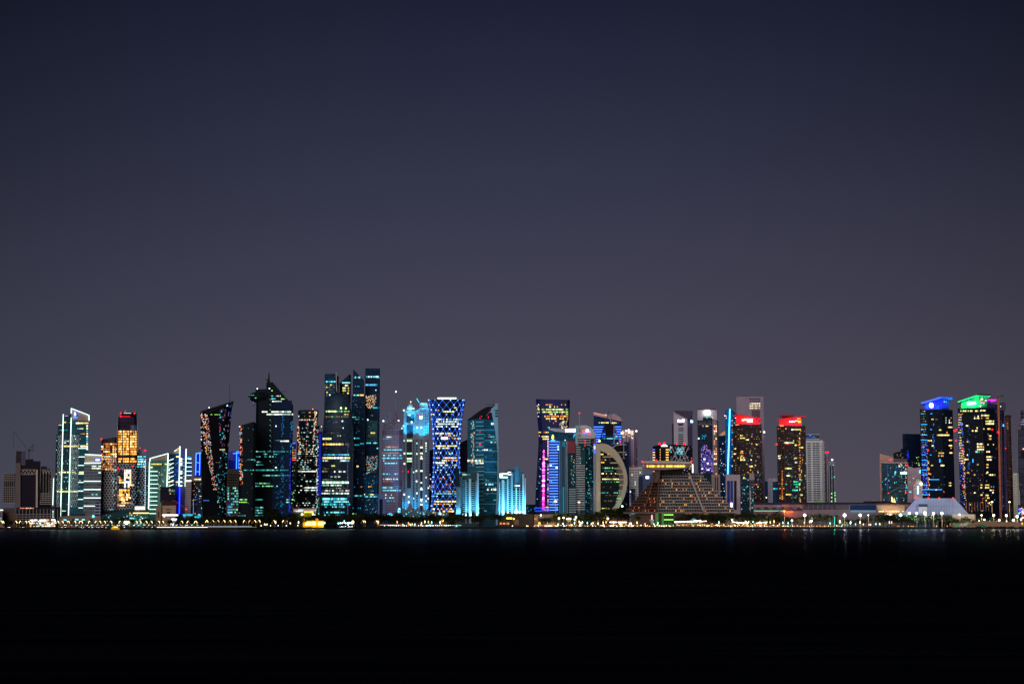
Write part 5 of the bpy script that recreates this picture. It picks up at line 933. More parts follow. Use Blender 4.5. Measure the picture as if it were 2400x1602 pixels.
for k in range(5):
    v = 1053 + k * 6; a.bar((1547, v), (1567, v), 2, em('ffb858', 2.6), 'light_strip'); a.bar((1530, v + (k > 0) * .4), (1535.5, v), 2, em('ffc8a0', 2) if k else em('5070ff', 2), 'light_strip')
a.bar((1531, 1104), (1535, 1104), 2, em('ff9060', 1.6), 'light_strip'); a.prof('lit_cap', [(1549, 1045.5), (1552, 1042), (1556, 1041), (1562, 1042), (1565, 1045.5)], em('f4ffff', 3), 3, -5, hit=False)
segs = []
for k in range(7):
    u = 1574 + k * 8; segs += [((u, 1046), (u + 16, 1080)), ((u + 16, 1046), (u, 1080))] if u + 16 < 1624 else []
for p, q in segs: a.bar(p, q, 1.2, mt('a09ca8'), 'diagonal_bar', th=.8)
for p, q in (((1607, 1080), (1622, 1105)), ((1620, 1080), (1600, 1108)), ((1610, 1104), (1620, 1086))): a.bar(p, q, 1.2, mt('a09ca8'), 'diagonal_bar', th=.8)
a.scat([(1586, 1046), (1602, 1046), (1602, 1064), (1586, 1064)], 60, CY + [em('20a0e0', 1)], (1, 2.2)); a.scat([(1570, 1046), (1622, 1046), (1622, 1104), (1570, 1104)], 40, SP + TE, (1, 2.4)); a.scat([(1568, 1046), (1576, 1046), (1574, 1060), (1568, 1060)], 14, CY, (1, 2))
for u, v, r in ((1546, 1039.5, 2.8), (1557, 1038.5, 2.9), (1604.5, 1040, 2.7), (1586, 1041, 1)): a.dot(u, v, r, RED, dy=-4)
a.bar((1623.3, 1087), (1623.6, 1107), 2.2, em('ffe8c0', 4), 'light_strip', dy=-2); a.finish()

# --- lilac wedge tower
a = T('office_tower', 'pale lilac tower with a dark triangular roof notch and white lit lettering', 'tower', 1600, 330)
a.ext('walls', [(1579.5, 963, 6), (1611.5, 981, -6)], mt('8c7c9c'), 30); a.ext('side_wall', [(1611.5, 981, -6), (1623.5, 968, 6)], mt('4e4460'), 24); a.ext('side_wing', [(1575.5, 992, 8), (1580, 992, 8)], mt('28222c'), 20)
a.prof('roof', [(1579.5, 961.5), (1624, 962.3), (1616.5, 983), (1610, 980)], mt('3a3040'), 26, -8)
a.w(1589.5, 991, 1601.5, 997, mt('382e40'), 'window')
for k in range(9): a.w(1590, 1002.2 + k * 4.9, 1602, 1004.6 + k * 4.9, mt('241c2a') if k != 2 else TE[3], 'window')
a.signs(1588.5, 1603.5, 985, 7, em('f0f4ff', 3.6)); a.signs(1619, 1624, 986.5, 6.5, em('d8fbff', 3.6)); a.grid(1614, 1622, 1000, 1105, 4.5, 6, 1.6, 3, .04, TE, mt('201a28')); a.scat([(1615, 1085), (1625, 1085), (1625, 1105), (1615, 1105)], 8, OR, (1, 2)); a.finish()
a = T('office_tower', 'dark glass tower with pale crown, white sign and violet-blue lit lower windows', 'tower', 1658, 260)
a.ext('walls', [(1635.5, 978, 3), (1670, 978, -1)], fac('10141e', '182030', 5, 4), 30); a.ext('side_wall', [(1670, 982, -1), (1684.5, 986, 5)], mt('3c3038'), 24)
a.ext('crown', [(1634.8, 957, 1), (1680, 957, 3)], mt('8a7a80'), 26, vbot=984); a.ext('crown_cap', [(1634.8, 955.8, 0), (1680, 956, 2)], mt('4a343c'), 28, vbot=960); a.ext('side_wall', [(1671, 984, -3), (1681, 986, -2)], mt('6c5c64'), 4)
a.prof('sign_panel', [(1651, 962), (1663, 961), (1665, 966), (1664, 972), (1652, 972), (1650.5, 967)], em('e8fcff', 4.5), .8, -3, hit=False); a.bar((1656, 978.5), (1671, 978.5), 2.2, em('d8e8c8', 1.2), 'light_strip'); a.ext('crown_panel', [(1650.5, 973, -1), (1665, 973, -1)], mt('708c88'), 2, vbot=978)
a.band(989, 1638, 1668, [em('507080', .3)], 5, .9); a.band(994, 1636, 1670, [em('b090a0', .45)], 1.2, 1, (8, 12)); a.band(998, 1646, 1662, YE + OR, 2.2, .8)
for k in range(18): a.band(1044 + k * 3.7, 1643, 1671 if k > 2 else 1660, [em('a070e0', 1), em('4850e8', 1.1), em('7868d0', .8), em('2840c0', .9), em('c8a0e8', 1)], 2.4, .72, (1.2, 3))
for u, v in ((1637.5, 1027), (1652, 1075), (1659, 1085), (1650, 1075), (1646, 1097), (1661, 1100), (1658, 1100), (1638, 1120)): a.w(u - 1.6, v - 1.6, u + 1.6, v + 1.6, em('fff0f0', 2.4))
a.w(1635.5, 1042, 1638, 1054, em('a8ffff', 2.4), 'sign_panel'); a.grid(1674.5, 1682, 998, 1115, 4, 5.9, 2.2, 3, .5, YE + GO + OR + WH[:1], mt('201820')); a.dot(1674, 1007.3, 1.9, REDS); a.dot(1677.5, 1007.3, 1.2, REDS)
a.scat([(1644, 1018), (1656, 1018), (1656, 1028), (1644, 1028)], 14, CY[2:3], (1.2, 2.4)); a.finish()
a = T('office_block', 'dark glass block with pale striped wing behind the pyramid right slope', 'building', 1668, 130)
a.ext('walls', [(1647, 1108, 0), (1669, 1109, 0)], fac('0d1c28', '142630', 5, 4), 26); a.ext('walls', [(1668, 1111, -3), (1688, 1111, -3)], mt('6c5c58'), 22); a.ext('cap', [(1648, 1107, -1), (1672, 1107, -1)], mt('201c20'), 20, vbot=1112)
for u in (1676.5, 1681.5): a.bar((u, 1117), (u + 1.5, 1190), 2.6, mt('20283a'), 'window_stripe', th=.3)
a.grid(1687.5, 1689, 1112, 1180, 4, 4, 1.6, 1.6, .4, WH); a.finish()
a = T('office_tower', 'slim deep blue glass tower with an orange lit tip', 'tower', 1694, 330)
a.ext('walls', [(1684, 1020, 2), (1700, 1016, 0), (1704, 1020, 2)], fac('0a2848', '0e3054', 5, 4), 24); a.prof('crown', [(1685, 1020), (1692, 1013), (1700, 1009), (1700, 1018), (1695, 1020)], em('e0a078', .6), 4, -2)
a.scat([(1686, 1030), (1702, 1030), (1702, 1180), (1686, 1180)], 40, WH[2:] + [em('2860a0', .6)], (1, 1.9)); a.finish()
a = T('office_tower', 'blue glass tower with pointed top and one long glowing cyan-blue vertical line', 'tower', 1714, 290)
a.ext('walls', [(1700, 962, 3), (1711, 956.5, 0), (1727.5, 969, 4), (1732, 975, 8)], fac('0a2e50', '103a60', 5, 4), 26)
a.bar((1710.8, 958), (1706, 1110), 2.3, em('50c8ff', 6), 'light_line', dy=-3); a.bar((1711.5, 956), (1726, 960), .7, mt('404858'), 'boom', dy=-1)
for v in (975, 979.5): a.bar((1701.5, v), (1725, v - .4), 1.3, em('e8f8e0', 2.4), 'light_strip')
a.dot(1699, 973.5, 1.3, em('ffb8c0', 4)); a.grid(1716, 1722, 985, 1100, 5, 5.6, 1.9, 2.6, .4, OR + WH[2:] + SP, None); a.scat([(1701, 985), (1726, 985), (1722, 1110), (1700, 1110)], 26, BL[1:2] + CY[2:3], (1, 1.8)); a.finish()
a = T('office_tower', 'huge plain pale tower with a small grid of round openings near its top', 'tower', 1760, 420)
a.ext('walls', [(1727, 930, 6), (1746, 928, 0), (1791, 929.5, 6)], mt('6e6470'), 40); a.ext('roof_plant', [(1739, 926.8, 10), (1752, 926.8, 10)], mt('28202a'), 12, vbot=930)
for j in range(5):
    for i in range(6): a.w(1757.3 + i * 4.3, 933.3 + j * 5.3, 1760 + i * 4.3, 936 + j * 5.3, mt('1c1820') if j < 2 else [em('ffecc0', 1.3), em('d8c090', .9)], 'opening')
a.w(1761.5, 960.5, 1781, 985, mt('4c3c48'), 'recess', .2); a.w(1783, 970, 1792, 1190, mt('5a5464'), 'side_panel', .2); a.dot(1791, 1012, 2, em('e0fff4', 5), 'lamp_head', dy=-4); a.finish()

# --- red crown towers
BR = fac('1c1416', '28201f', 4.4, 3, .3, .35, .5, .06, .5)
RR = mt('d02838')  # red floodlight put into the crown and roof plate colours too
a = T('hotel_tower', 'dark brown tower under a red floodlit crown, left one of two', 'tower', 1755, 240)
a.ext('walls', [(1719.5, 994, 8), (1734, 994, 0), (1786.5, 994, 3)], BR, 36)
a.ext('crown_wall', [(1725, 974, 6), (1736, 972, 1), (1779, 981, 4)], RR, 26, vbot=995)
a.prof('roof_plate', [(1718, 973), (1718, 971.8), (1734, 969.5), (1784, 980), (1784, 983), (1734, 972.8)], mt('c02830'), 34, -8, hit=False)
a.word('MARRIOTT', 1744, 1764.5, 982.8, em('ffe8e0', 4), -2.5, bold=.08); a.word('MARQUIS', 1751, 1764, 987.6, em('ffe8e0', 4), -2.5, bold=.06); a.word('M', 1739, 1743.5, 984, em('ffc840', 4), -2.5, 'logo')
a.band(995, 1724, 1733, [em('ff7040', 3)], 2, 1)
for u, v, au, av, k in ((1729, 995, 1730, 975, .8), (1740, 995, 1741, 975, 1), (1753, 995, 1754, 978, 1), (1766, 995, 1767, 980, 1), (1776, 995, 1776, 982, .8)): a.lamp(u, v, 9, 7e4 * k, 'ff1828', (au, av, 2), 95)
def redwin(a, u0, u1, v0, v1, n, ln=0, bl=()):
    for v in [v0 + i * 5.6 for i in range(int((v1 - v0) / 5.6))]:
        u = u0
        while u < u1:
            x = u + ln * (v - v0)
            if R.random() < n: a.w(x, v - 1.3, x + 1.9, v + 1.3, YE[1:3] + OR + DI + DI)
            elif R.random() < .24: a.w(x, v - 1.2, x + 1.7, v + 1.2, DI + [em('384848', .3), em('504030', .35)])
            u += 2.9
redwin(a, 1721, 1733, 1000, 1180, .1, -.01); redwin(a, 1735, 1785, 1000, 1180, .05)
for u0, u1, v in ((1735, 1746, 1026), (1735, 1741, 1020), (1748, 1755, 1030), (1735, 1742, 1057), (1735, 1742, 1061), (1735, 1747, 1072), (1735, 1747, 1077), (1756, 1765, 1092), (1759, 1762, 1077), (1772, 1778, 1041), (1720, 1724, 1051), (1720, 1726, 1063), (1735, 1740, 1068)): a.band(v, u0, u1, YE + GO[2:3] + OR[:1], 2.8, .95, (1.6, 2.5), .7)
a.dot(1741, 1060.5, 1.1, REDS); a.scat([(1740, 1015), (1786, 1015), (1786, 1175), (1740, 1175)], 60, TE[1:2] + CY[2:3] + BL[1:2] + SP[:2], (.9, 1.7), 1.4); a.finish()
a = T('hotel_tower', 'dark brown tower under a red floodlit crown, right one of two', 'tower', 1857, 230)
a.ext('walls', [(1821.5, 998, 6), (1838, 997, 0), (1889, 997, 5)], BR, 36); a.ext('corner_pier', [(1837, 1000, -2), (1840, 1000, -2)], mt('30201e'), 4)
a.ext('crown_wall', [(1826.5, 982, 5), (1836, 981, 1), (1879, 977, 3)], RR, 26, vbot=998)
a.prof('roof_plate', [(1820, 984), (1820, 982.2), (1850, 977.5), (1887, 973.5), (1887, 975.5), (1850, 980.8)], mt('c02830'), 34, -8, hit=False); a.prof('roof_plate', [(1826, 972.5), (1832, 970.7), (1858, 971), (1861, 973), (1858, 975), (1830, 975)], mt('c02830'), 20, 0, hit=False); a.ext('roof_core', [(1833, 974.5, 4), (1856, 974.5, 4)], mt('501018'), 14, vbot=980)
a.word('MARRIOTT', 1850, 1863, 987.5, em('fff0e8', 4), -2.5, bold=.1); a.word('MARQUIS', 1863.5, 1870, 986, em('fff0e8', 4), -2.5, bold=.06); a.word('M', 1871, 1876, 987.5, em('ffb828', 4), -2.5, 'logo')
a.band(980.5, 1868, 1876, [em('ff9060', 2)], 2.6, .9); a.band(997, 1828, 1837, [em('ff8040', 3)], 2.6, 1)
for u, v, au, av, k in ((1831, 998, 1831, 983, .8), (1842, 998, 1843, 982, 1), (1854, 998, 1855, 980, 1), (1866, 998, 1867, 979, 1), (1876, 998, 1876, 978, .8)): a.lamp(u, v, 9, 7e4 * k, 'ff1828', (au, av, 2), 95)
redwin(a, 1823, 1836, 1004, 1175, .07, .01); redwin(a, 1841, 1889, 1004, 1175, .045, .015)
for u0, u1, v in ((1855, 1870, 1006), (1871, 1878, 1006), (1838, 1861, 1037), (1873, 1884, 1048), (1824, 1829, 1068), (1824, 1829, 1073), (1863, 1868, 1042.5), (1862, 1868, 1073), (1840, 1855, 1097), (1851, 1854, 1083), (1863, 1868, 1083), (1842, 1855, 1158), (1876, 1882, 1159), (1843, 1853, 1114), (1886, 1890, 1114)): a.band(v, u0, u1, YE + WH[1:2], 3, .95, (1.8, 3.2), .6)
for v in range(1102, 1172, 5): a.w(1832, v, 1835, v + 2.6, OR)
for u0, u1, v in ((1840, 1845, 1134), (1860, 1876, 1134), (1860, 1872, 1128), (1857, 1870, 1148), (1876, 1880, 1124), (1865, 1870, 1140), (1862, 1866, 1165)): a.band(v, u0, u1, [em('30f0b8', 1.1), em('60ffd0', 1.3), em('20c8a0', .8)], 3, .95, (1.5, 3))
a.scat([(1872, 1010), (1876, 1010), (1877, 1175), (1873, 1175)], 60, OR + GO, (.9, 1.6), 1.6); a.scat([(1841, 1060), (1889, 1060), (1891, 1175), (1841, 1175)], 60, TE[1:2] + CY[2:3] + BL[1:2] + TE, (.9, 1.7), 1.3)
a.dot(1820.5, 1040.5, 2, RED); a.dot(1845.5, 1039.5, 1.6, RED); a.finish()
a = T('office_block', 'low pale framed block with blue glass stripes and small blue sign', 'building', 1735, 110)
a.ext('walls', [(1701, 1111, 0), (1735, 1112, 0)], mt('6c6064'), 26); a.w(1704, 1126, 1711, 1192, mt('16244c'), 'glass_stripe', .2); a.w(1712, 1126, 1718, 1192, mt('14285c'), 'glass_stripe', .2); a.w(1720.5, 1126, 1726.5, 1194, mt('101420'), 'glass_stripe', .2); a.w(1712, 1113, 1735, 1121, mt('3a3848'), 'parapet_panel', .2)
a.ext('dark_wing', [(1735, 1112, 1), (1757, 1112, 1)], fac('091620', '10222c', 5, 4), 24); a.ext('grey_wing', [(1756, 1108, -2), (1768, 1108, -2)], mt('5c504e'), 18, vbot=1124); a.ext('grey_wing', [(1756.5, 1124, -1), (1767.5, 1124, -1)], fac('0e1a24', '34323a', 5, 5), 18)
a.bar((1758, 1148), (1758.5, 1196), 2, mt('8a7c78'), 'pier'); a.w(1710.8, 1177, 1717, 1188, em('5070ff', 3), 'sign_panel', .5); a.w(1712.2, 1178.5, 1713.6, 1187.5, em('ffffff', 5), 'sign_lettering', .9); a.w(1714.6, 1178.5, 1716, 1187.5, em('ffffff', 5), 'sign_lettering', .9); a.dot(1713.5, 1175.8, 1.1, REDS)
a.scat([(1737, 1114), (1767, 1126), (1767, 1195), (1737, 1195)], 36, WH[3:] + TE + CY[2:3], (1, 2), 1.5); a.band(1119, 1742, 1745, YE[1:2], 4, 1); a.finish()
a = T('office_block', 'small pale windowed block with a blue glass side between the two red crowned towers', 'building', 1810, 250)
a.ext('walls', [(1800, 1120.5, 0), (1811, 1120.5, 0)], mt('6e6c78'), 22); a.ext('glass_side', [(1811, 1121, 1), (1824, 1121, 3)], fac('16283c', '1e3248', 5, 4), 20); a.ext('annex', [(1793, 1126, 4), (1800, 1128, 4)], mt('121e34'), 16); a.ext('cap', [(1811, 1120, -1), (1823, 1120, -1)], mt('7c7480'), 16, vbot=1128)
a.grid(1802.5, 1810, 1128, 1172, 4, 5.4, 1.3, 2.6, .0, WH, mt('28283a')); a.band(1144.5, 1812, 1823, CY, 3.4, .9); a.dot(1796, 1165, 1.3, em('f0ffb0', 4)); a.finish()
WHT = mt('968aa4')
a = T('hotel_tower', 'white hotel with a round drum on top and rows of dark balconies', 'tower', 1912, 250)
a.ext('walls', [(1889, 1031, 2), (1913, 1031, 0), (1929, 1031, 0), (1933, 1033, 5)], WHT, 30)
a.rev('drum', 1905, [(1032, 16), (1028, 16.5), (1026, 17), (1017, 16.5), (1016, 15)], mt('34384c'), n=28, squash=.7, dy=2)
a.bar((1889, 1017.5), (1921, 1017.5), 1.2, mt('9a98b0'), 'cornice', dy=-1); a.bar((1889, 1028), (1920, 1028.5), 2, mt('9a98b0'), 'cornice', dy=-1); a.band(1020, 1890, 1920, BL + DI, 2, .5); a.band(1024, 1890, 1920, BL[1:2] + CY[2:3], 2, .5)
for k in range(26):
    v = 1037.5 + k * 5.3; s_ = k * .09
    for u0, u1 in ((1892, 1900), (1904.5, 1911), (1912, 1920.5)): a.w(u0 + s_, v, u1 + s_, v + 2.5, mt('1e1c26'), 'balcony', .3)
    a.w(1925 + s_, v + .3, 1928 + s_, v + 2, mt('2a2632'), 'window', .3); a.w(1930.5 + s_, v + .3, 1931.8 + s_, v + 2, mt('2a2632'), 'window', .3) if k % 2 else None
a.dot(1926, 1037, .8, REDS); a.finish()
a = T('apartment_tower', 'slim grey twin-shaft tower with red beacons on a pole and green lamps low down', 'tower', 1948, 270)
a.ext('walls', [(1933, 1066, 4), (1943, 1068, 4)], mt('383640'), 22); a.ext('walls', [(1942, 1080, 0), (1957, 1083, 0)], mt('5c5860'), 22)
for u in (1947, 1953): a.bar((u - 1, 1090), (u + .6, 1176), 3, mt('101c24'), 'glass_stripe', th=.3)
a.bar((1938.5, 1064), (1940, 1176), 1.6, mt('80606a'), 'pole', dy=-3); 
for u in (1936.5, 1940.5): a.dot(u, 1059.3, 1.8, RED, dy=-3)
a.dot(1950.5, 1076.7, 2, em('f0f8f0', 5), 'lamp_head', dy=-2)
for u, v in ((1949, 1156), (1949, 1165), (1949, 1174), (1957, 1154), (1957, 1160), (1957.5, 1168), (1958, 1173)): a.dot(u, v, 1.1, em('c0ff70' if u < 1950 else '60ff90', 2.6), 'lamp_head', dy=-1)
a.scat([(1944, 1085), (1956, 1085), (1956, 1150), (1944, 1150)], 8, CY, (1, 2)); a.finish()

# --- convention hall
a = T('convention_hall', 'long low concrete hall with dark flat roof and warm lit right end', 'building', 1960, 120)
a.ext('walls', [(1766, 1181, 0), (1880, 1180, 0), (2200, 1181, 0)], mt('5c4c50'), 60); a.ext('roof', [(1830, 1176.5, -4), (2205, 1177, -4)], mt('161220'), 70, vbot=1181); a.prof('roof', [(2020, 1178), (2026, 1173.8), (2085, 1173.8), (2100, 1178)], mt('100e18'), 40, 0, hit=False); a.ext('roof', [(1768, 1176, -3), (1832, 1177.5, -3)], mt('1c1420'), 60, vbot=1182)
a.w(1992, 1182.5, 2053, 1194.5, mt('101c38'), 'glass_panel', .3); a.w(1881, 1181.5, 1963, 1193.5, mt('2c2a30'), 'louvre_panel', .3); a.w(1963, 1181.5, 1990, 1193.5, mt('3a3436'), 'louvre_panel', .3)
for k in range(8): a.bar((1884 + k * 11, 1182), (1884 + k * 11, 1193), 1, mt('4e484a'), 'fin')
a.ext('terrace', [(1825, 1194, -8), (2140, 1195, -8)], mt('4e4448'), 20); a.w(2056, 1184, 2120, 1195, mt('a8806c'), 'warm_wall', .5); a.w(1993, 1195.2, 2053, 1199.5, mt('50687a'), 'glass_panel', .4)
for k in range(6): a.prof('tent_canopy', [(1768 + k * 19, 1196), (1777 + k * 19, 1187 - k % 2), (1788 + k * 19, 1196)], mt('241822'), 14, -10, hit=False)
a.w(1822, 1184, 1850, 1187, em('c08050', .5), 'lit_panel'); a.w(1868, 1186, 1880, 1189, em('c09060', .5), 'lit_panel'); a.bar((1768, 1196.3), (1840, 1196.3), 1.3, em('a0e8c0', 1.2), 'light_strip', dy=-12); a.w(1842, 1197, 1858, 1201, mt('a85838'), 'warm_wall', .3)
a.band(1197.6, 2056, 2120, GO + YE, 3.4, .9, (1.2, 3.4)); a.band(1205, 2074, 2100, [em('fff8e0', 3)], 3, .85, (3, 7)); a.band(1184.5, 1805, 1830, BL + [em('a060e0', 1)], 1.4, .4)
a.prof('dome', [(1905, 1176), (1912, 1173), (1920, 1171.5), (1928, 1173), (1936, 1176)], mt('58804c'), 10, 10, hit=False); a.prof('dome', [(2042, 1173), (2050, 1170), (2058, 1173)], mt('5c5c40'), 8, 10, hit=False)
a.lamp(2090, 1199, 20, 3e4, 'ffb070', (2090, 1188, 0), 140); a.lamp(1850, 1200, 20, 1.2e4, 'ff7030', (1850, 1196, 0), 140); a.finish()
# --- right cluster
a = T('apartment_block', 'glass block with pinkish side wall and golden sail lights at its foot', 'building', 2095, 220)
a.ext('walls', [(2066.5, 1084, 0), (2127.5, 1084.5, 4)], fac('1c2c34', '25353c', 5, 3.5, .2, .2), 30); a.ext('side_wall', [(2062.5, 1084, 4), (2067, 1084, 2)], mt('8a6258'), 20)
a.prof('back_wall', [(2062, 1090), (2062, 1062), (2078, 1067), (2094, 1071), (2094, 1090)], mt('866458'), 4, 8, hit=False); a.bar((2066, 1083.4), (2128, 1083.8), 1.7, mt('a09098'), 'roof_edge'); a.ext('roof_house', [(2094, 1074, 10), (2126, 1075, 10)], mt('4a3a40'), 14, vbot=1086)
a.signs(2110.5, 2125.5, 1107, 6, em('c8f8ff', 4)); a.scat([(2068, 1086), (2126, 1086), (2126, 1172), (2068, 1172)], 50, CY + TE + BL[1:2], (1, 2), 1.5); a.bar((2079.5, 1088), (2080.5, 1150), 1.2, em('2848d0', .9), 'light_strip'); a.scat([(2096, 1103), (2100, 1103), (2100, 1112), (2096, 1112)], 8, CY, (1.5, 3)); a.scat([(2122, 1085), (2124, 1085), (2124, 1160), (2122, 1160)], 26, SP + WH, (1, 1.8)); a.scat([(2107, 1084), (2114, 1084), (2114, 1094), (2107, 1094)], 8, SP, (1.5, 2.6))
for k in range(8): a.bar((2110, 1113 + k * 7.5), (2124, 1113 + k * 7.5), .9, mt('606870'), 'spandrel')
a.bar((2082, 1155), (2112, 1138), .8, mt('60646c'), 'cable'); a.prof('sail_light', [(2090, 1178), (2089.5, 1162), (2093, 1168), (2094, 1178)], em('ffe090', 3), 1, -3, hit=False); a.prof('sail_light', [(2095, 1178), (2095.5, 1165), (2100, 1178)], em('ffc070', 2.6), 1, -3, hit=False)
for u, v, r in ((2084.5, 1077.5, 1.2), (2088.5, 1077.5, 1.2), (2126.5, 1089.3, 1.7), (2082, 1154.5, 1), (2123, 1154, .9)): a.dot(u, v, r, RED, dy=-3)
a.finish()
a = T('office_block', 'dark navy slab with stepped blocks behind the blue crowned tower', 'building', 2130, 330)
a.ext('walls', [(2116.5, 1017, 2), (2123, 1016, 0), (2162, 1016.5, 4)], fac('0a1226', '0c162c', 5, 6), 30); a.ext('step', [(2095, 1060, -6), (2119, 1056, -6)], mt('0e0f16'), 20); a.ext('step', [(2112, 1052, -4), (2120, 1050, -4)], mt('0e0f16'), 20)
a.scat([(2096, 1060), (2118, 1060), (2118, 1072), (2096, 1072)], 14, DI + TE[1:2], (1.2, 3), .7); a.scat([(2126, 1055), (2130, 1055), (2130, 1075), (2126, 1075)], 14, BL[1:2], (1, 2), 1.4); a.scat([(2148, 1070), (2157, 1070), (2157, 1090), (2148, 1090)], 10, GR + DI, (1.2, 2.4)); a.scat([(2134, 1078), (2156, 1078), (2156, 1090), (2134, 1090)], 12, DI, (1, 2)); a.finish()
a = T('apartment_block', 'pale pinkish block with a dipped roofline and crescent light beside the blue crowned tower', 'building', 2143, 180)
a.prof('walls', [(2127, 1228), (2127, 1091), (2143, 1096.5), (2158, 1094), (2160, 1228)], mt('6a5a64'), 24, 0); a.prof('front_gable', [(2141, 1228), (2141, 1135), (2146, 1131), (2147, 1124), (2152, 1122), (2158, 1125), (2162, 1131), (2162, 1228)], mt('9c8c94'), 16, -8)
a.w(2149.6, 1138, 2153, 1157, em('60e8ff', 2.6), 'light_panel', .5); a.w(2150.6, 1139, 2152, 1156, em('ffffff', 4), 'light_panel', .8); a.dot(2159, 1133, 3, em('fff0a0', 5), 'lamp_head', dy=-9); a.bar((2157, 1101), (2156.3, 1108), 1.5, em('60e8ff', 3), 'crescent_light', dy=-2)
a.grid(2143.5, 2160, 1136, 1165, 3.6, 5, 1.4, 1.8, .1, SP, mt('3c2c34')); a.grid(2132, 2155, 1105, 1125, 4.5, 5, 1.4, 1.8, .1, CY, mt('3c3440'))
for v in (1112.5, 1129, 1152): a.band(v, 2131, 2136, GR + TE, 3, 1)
a.dot(2147, 1164.5, 1.4, RED, dy=-10); a.finish()
DT = fac('070a12', '0b0f1a', 4.6, 3.5, .25, .25, var=.5)
a = T('glass_tower', 'tall dark tower with tilted blue floodlit roof and white disc sign', 'tower', 2197, 210)
a.ext('walls', [(2157.8, 958, 4), (2176, 959, 0), (2209, 959, -1), (2235, 960, 8)], DT, 36)
a.ext('crown_wall', [(2167, 945, 4), (2208, 932, 3)], mt('2434a0'), 24, vbot=960); a.ext('crown_glass', [(2208, 932, 3), (2224, 936, 8)], mt('1c2840'), 20, vbot=960)
a.prof('roof_plate', [(2158, 945), (2158.5, 943), (2205.5, 928.3), (2235, 930.2), (2227, 935.5), (2206, 933.2), (2166, 945.5)], mt('3048b8'), 36, -10, hit=False)  # blue of the floodlights also put into wall and plate colours
a.bar((2159, 944.3), (2205.5, 930.6), 1.7, em('4878ff', 2.2), 'light_strip', dy=-11); a.bar((2205.5, 930.6), (2233, 932), 1.4, em('3058f0', 1.6), 'light_strip', dy=-11)
a.rev('disc_sign', 2183, [(955, .5), (954, 3), (952, 4.4), (949.3, 5), (946.6, 4.4), (944.6, 3), (943.6, .5)], em('f4f8ff', 5), n=20, squash=.12, hit=False, dy=-3)
for u, v, au, av, k in ((2172, 959, 2172, 945, 1), (2184, 959, 2184, 942, 1.2), (2195, 959, 2195, 938, 1.2), (2204, 959, 2204, 935, 1.2), (2216, 958, 2217, 936, .8)): a.lamp(u, v, 9, 8e4 * k, '1028ff', (au, av, 2), 105)
a.band(941, 2209, 2222, CY, 2.4, .8, (1.5, 3)); a.band(945, 2214, 2222, TE, 2, .6); a.scat([(2170, 950), (2202, 948), (2202, 957), (2170, 957)], 14, [em('2868ff', 2)], (1.5, 3.5))
for v, u1 in ((969, 2185), (994, 2173), (1006, 2184), (1018.5, 2173), (1030.5, 2173), (1065.5, 2183), (1077.5, 2173), (1089, 2174), (1100.5, 2174), (1112, 2174), (1136, 2175), (1146.5, 2208), (1158.5, 2176)): a.bar((2158.5 if v < 1060 else 2160.5, v), (u1, v), 1.4, em('20a0ff', 2.2), 'light_strip')
a.bar((2177, 1123), (2201, 1123), 1.4, em('20a0ff', 2.2), 'light_strip')
for v in range(963, 1060, 6): a.band(v, 2160, 2170, GR[2:] + YE[1:2] + DI, 1.8, .7, (1, 2.4))
a.scat([(2159, 1035), (2174, 1035), (2176, 1162), (2163, 1162)], 170, BL + [em('2868ff', 1.6)] + SP[:2] + BL, (.9, 1.8)); a.scat([(2174, 1080), (2178, 1080), (2179, 1160), (2176, 1160)], 34, GO + OR, (1, 1.8), 1.4); a.scat([(2186, 990), (2189, 990), (2190, 1060), (2186, 1060)], 16, CY[2:3] + BL[3:], (1, 1.8), 2)
def dk(a, u0, u1, v0, v1, n):
    v = v0
    while v < v1:
        u = u0
        while u < u1:
            if R.random() < n: a.w(u, v - 1.4, u + 2.1, v + 1.4, YE[1:] + OR[:1] + DI + DI)
            u += 3.2
        v += 6.1
dk(a, 2180, 2232, 970, 1160, .045)
for u0, u1, v in ((2222, 2236, 1000.5), (2202, 2225, 1019), (2196, 2209, 1019), (2224, 2232, 1031), (2224, 2231, 1043.5), (2200, 2212, 1061), (2225, 2233, 1060.5), (2183, 2188, 982), (2174, 2184, 1032), (2205, 2213, 1090), (2182, 2188, 1090), (2201, 2206, 1007), (2184, 2188, 1044), (2224, 2229, 1131), (2224, 2229, 1137)): a.band(v, u0, u1, YE + YE + OR[:1], 3, .95, (1.6, 2.6), .7)
a.w(2201.5, 1075, 2204, 1083, em('30b0ff', 2)); a.grid(2217, 2230, 979, 995, 4, 5.5, 2, 3, .5, WH + OR); a.dot(2175.5, 1054.5, 1.9, RED); a.dot(2237.5, 1009, 1.9, RED, dy=-6); a.dot(2240.5, 1032, 1.9, RED, dy=-6); a.dot(2211.5, 1151, 1.2, REDS); a.finish()
a = T('glass_tower', 'broad dark tower with a tilted green floodlit roof and white sign, many yellow windows', 'tower', 2290, 200)
a.ext('walls', [(2246.5, 956, 4), (2262, 956, 0), (2300, 955, -2), (2334, 957, 8)], DT, 40)
a.ext('crown_wall', [(2252.5, 943, 4), (2294.5, 928, 2)], mt('2c7c5c'), 24, vbot=957); a.ext('crown_glass', [(2294.5, 928, 2), (2313, 931, 8)], mt('1c3030'), 20, vbot=957)
a.prof('roof_plate', [(2244.5, 941.5), (2245, 939.5), (2291.5, 923), (2321.5, 924.6), (2321.5, 926.5), (2311, 931), (2292, 927.5)], mt('2c7858'), 40, -10, hit=False); a.prof('roof_edge', [(2290, 922.5), (2322, 924), (2322, 926), (2290, 924.5)], mt('1c0c14'), 44, -11, hit=False)  # wall and plate also coloured with the floodlights' green
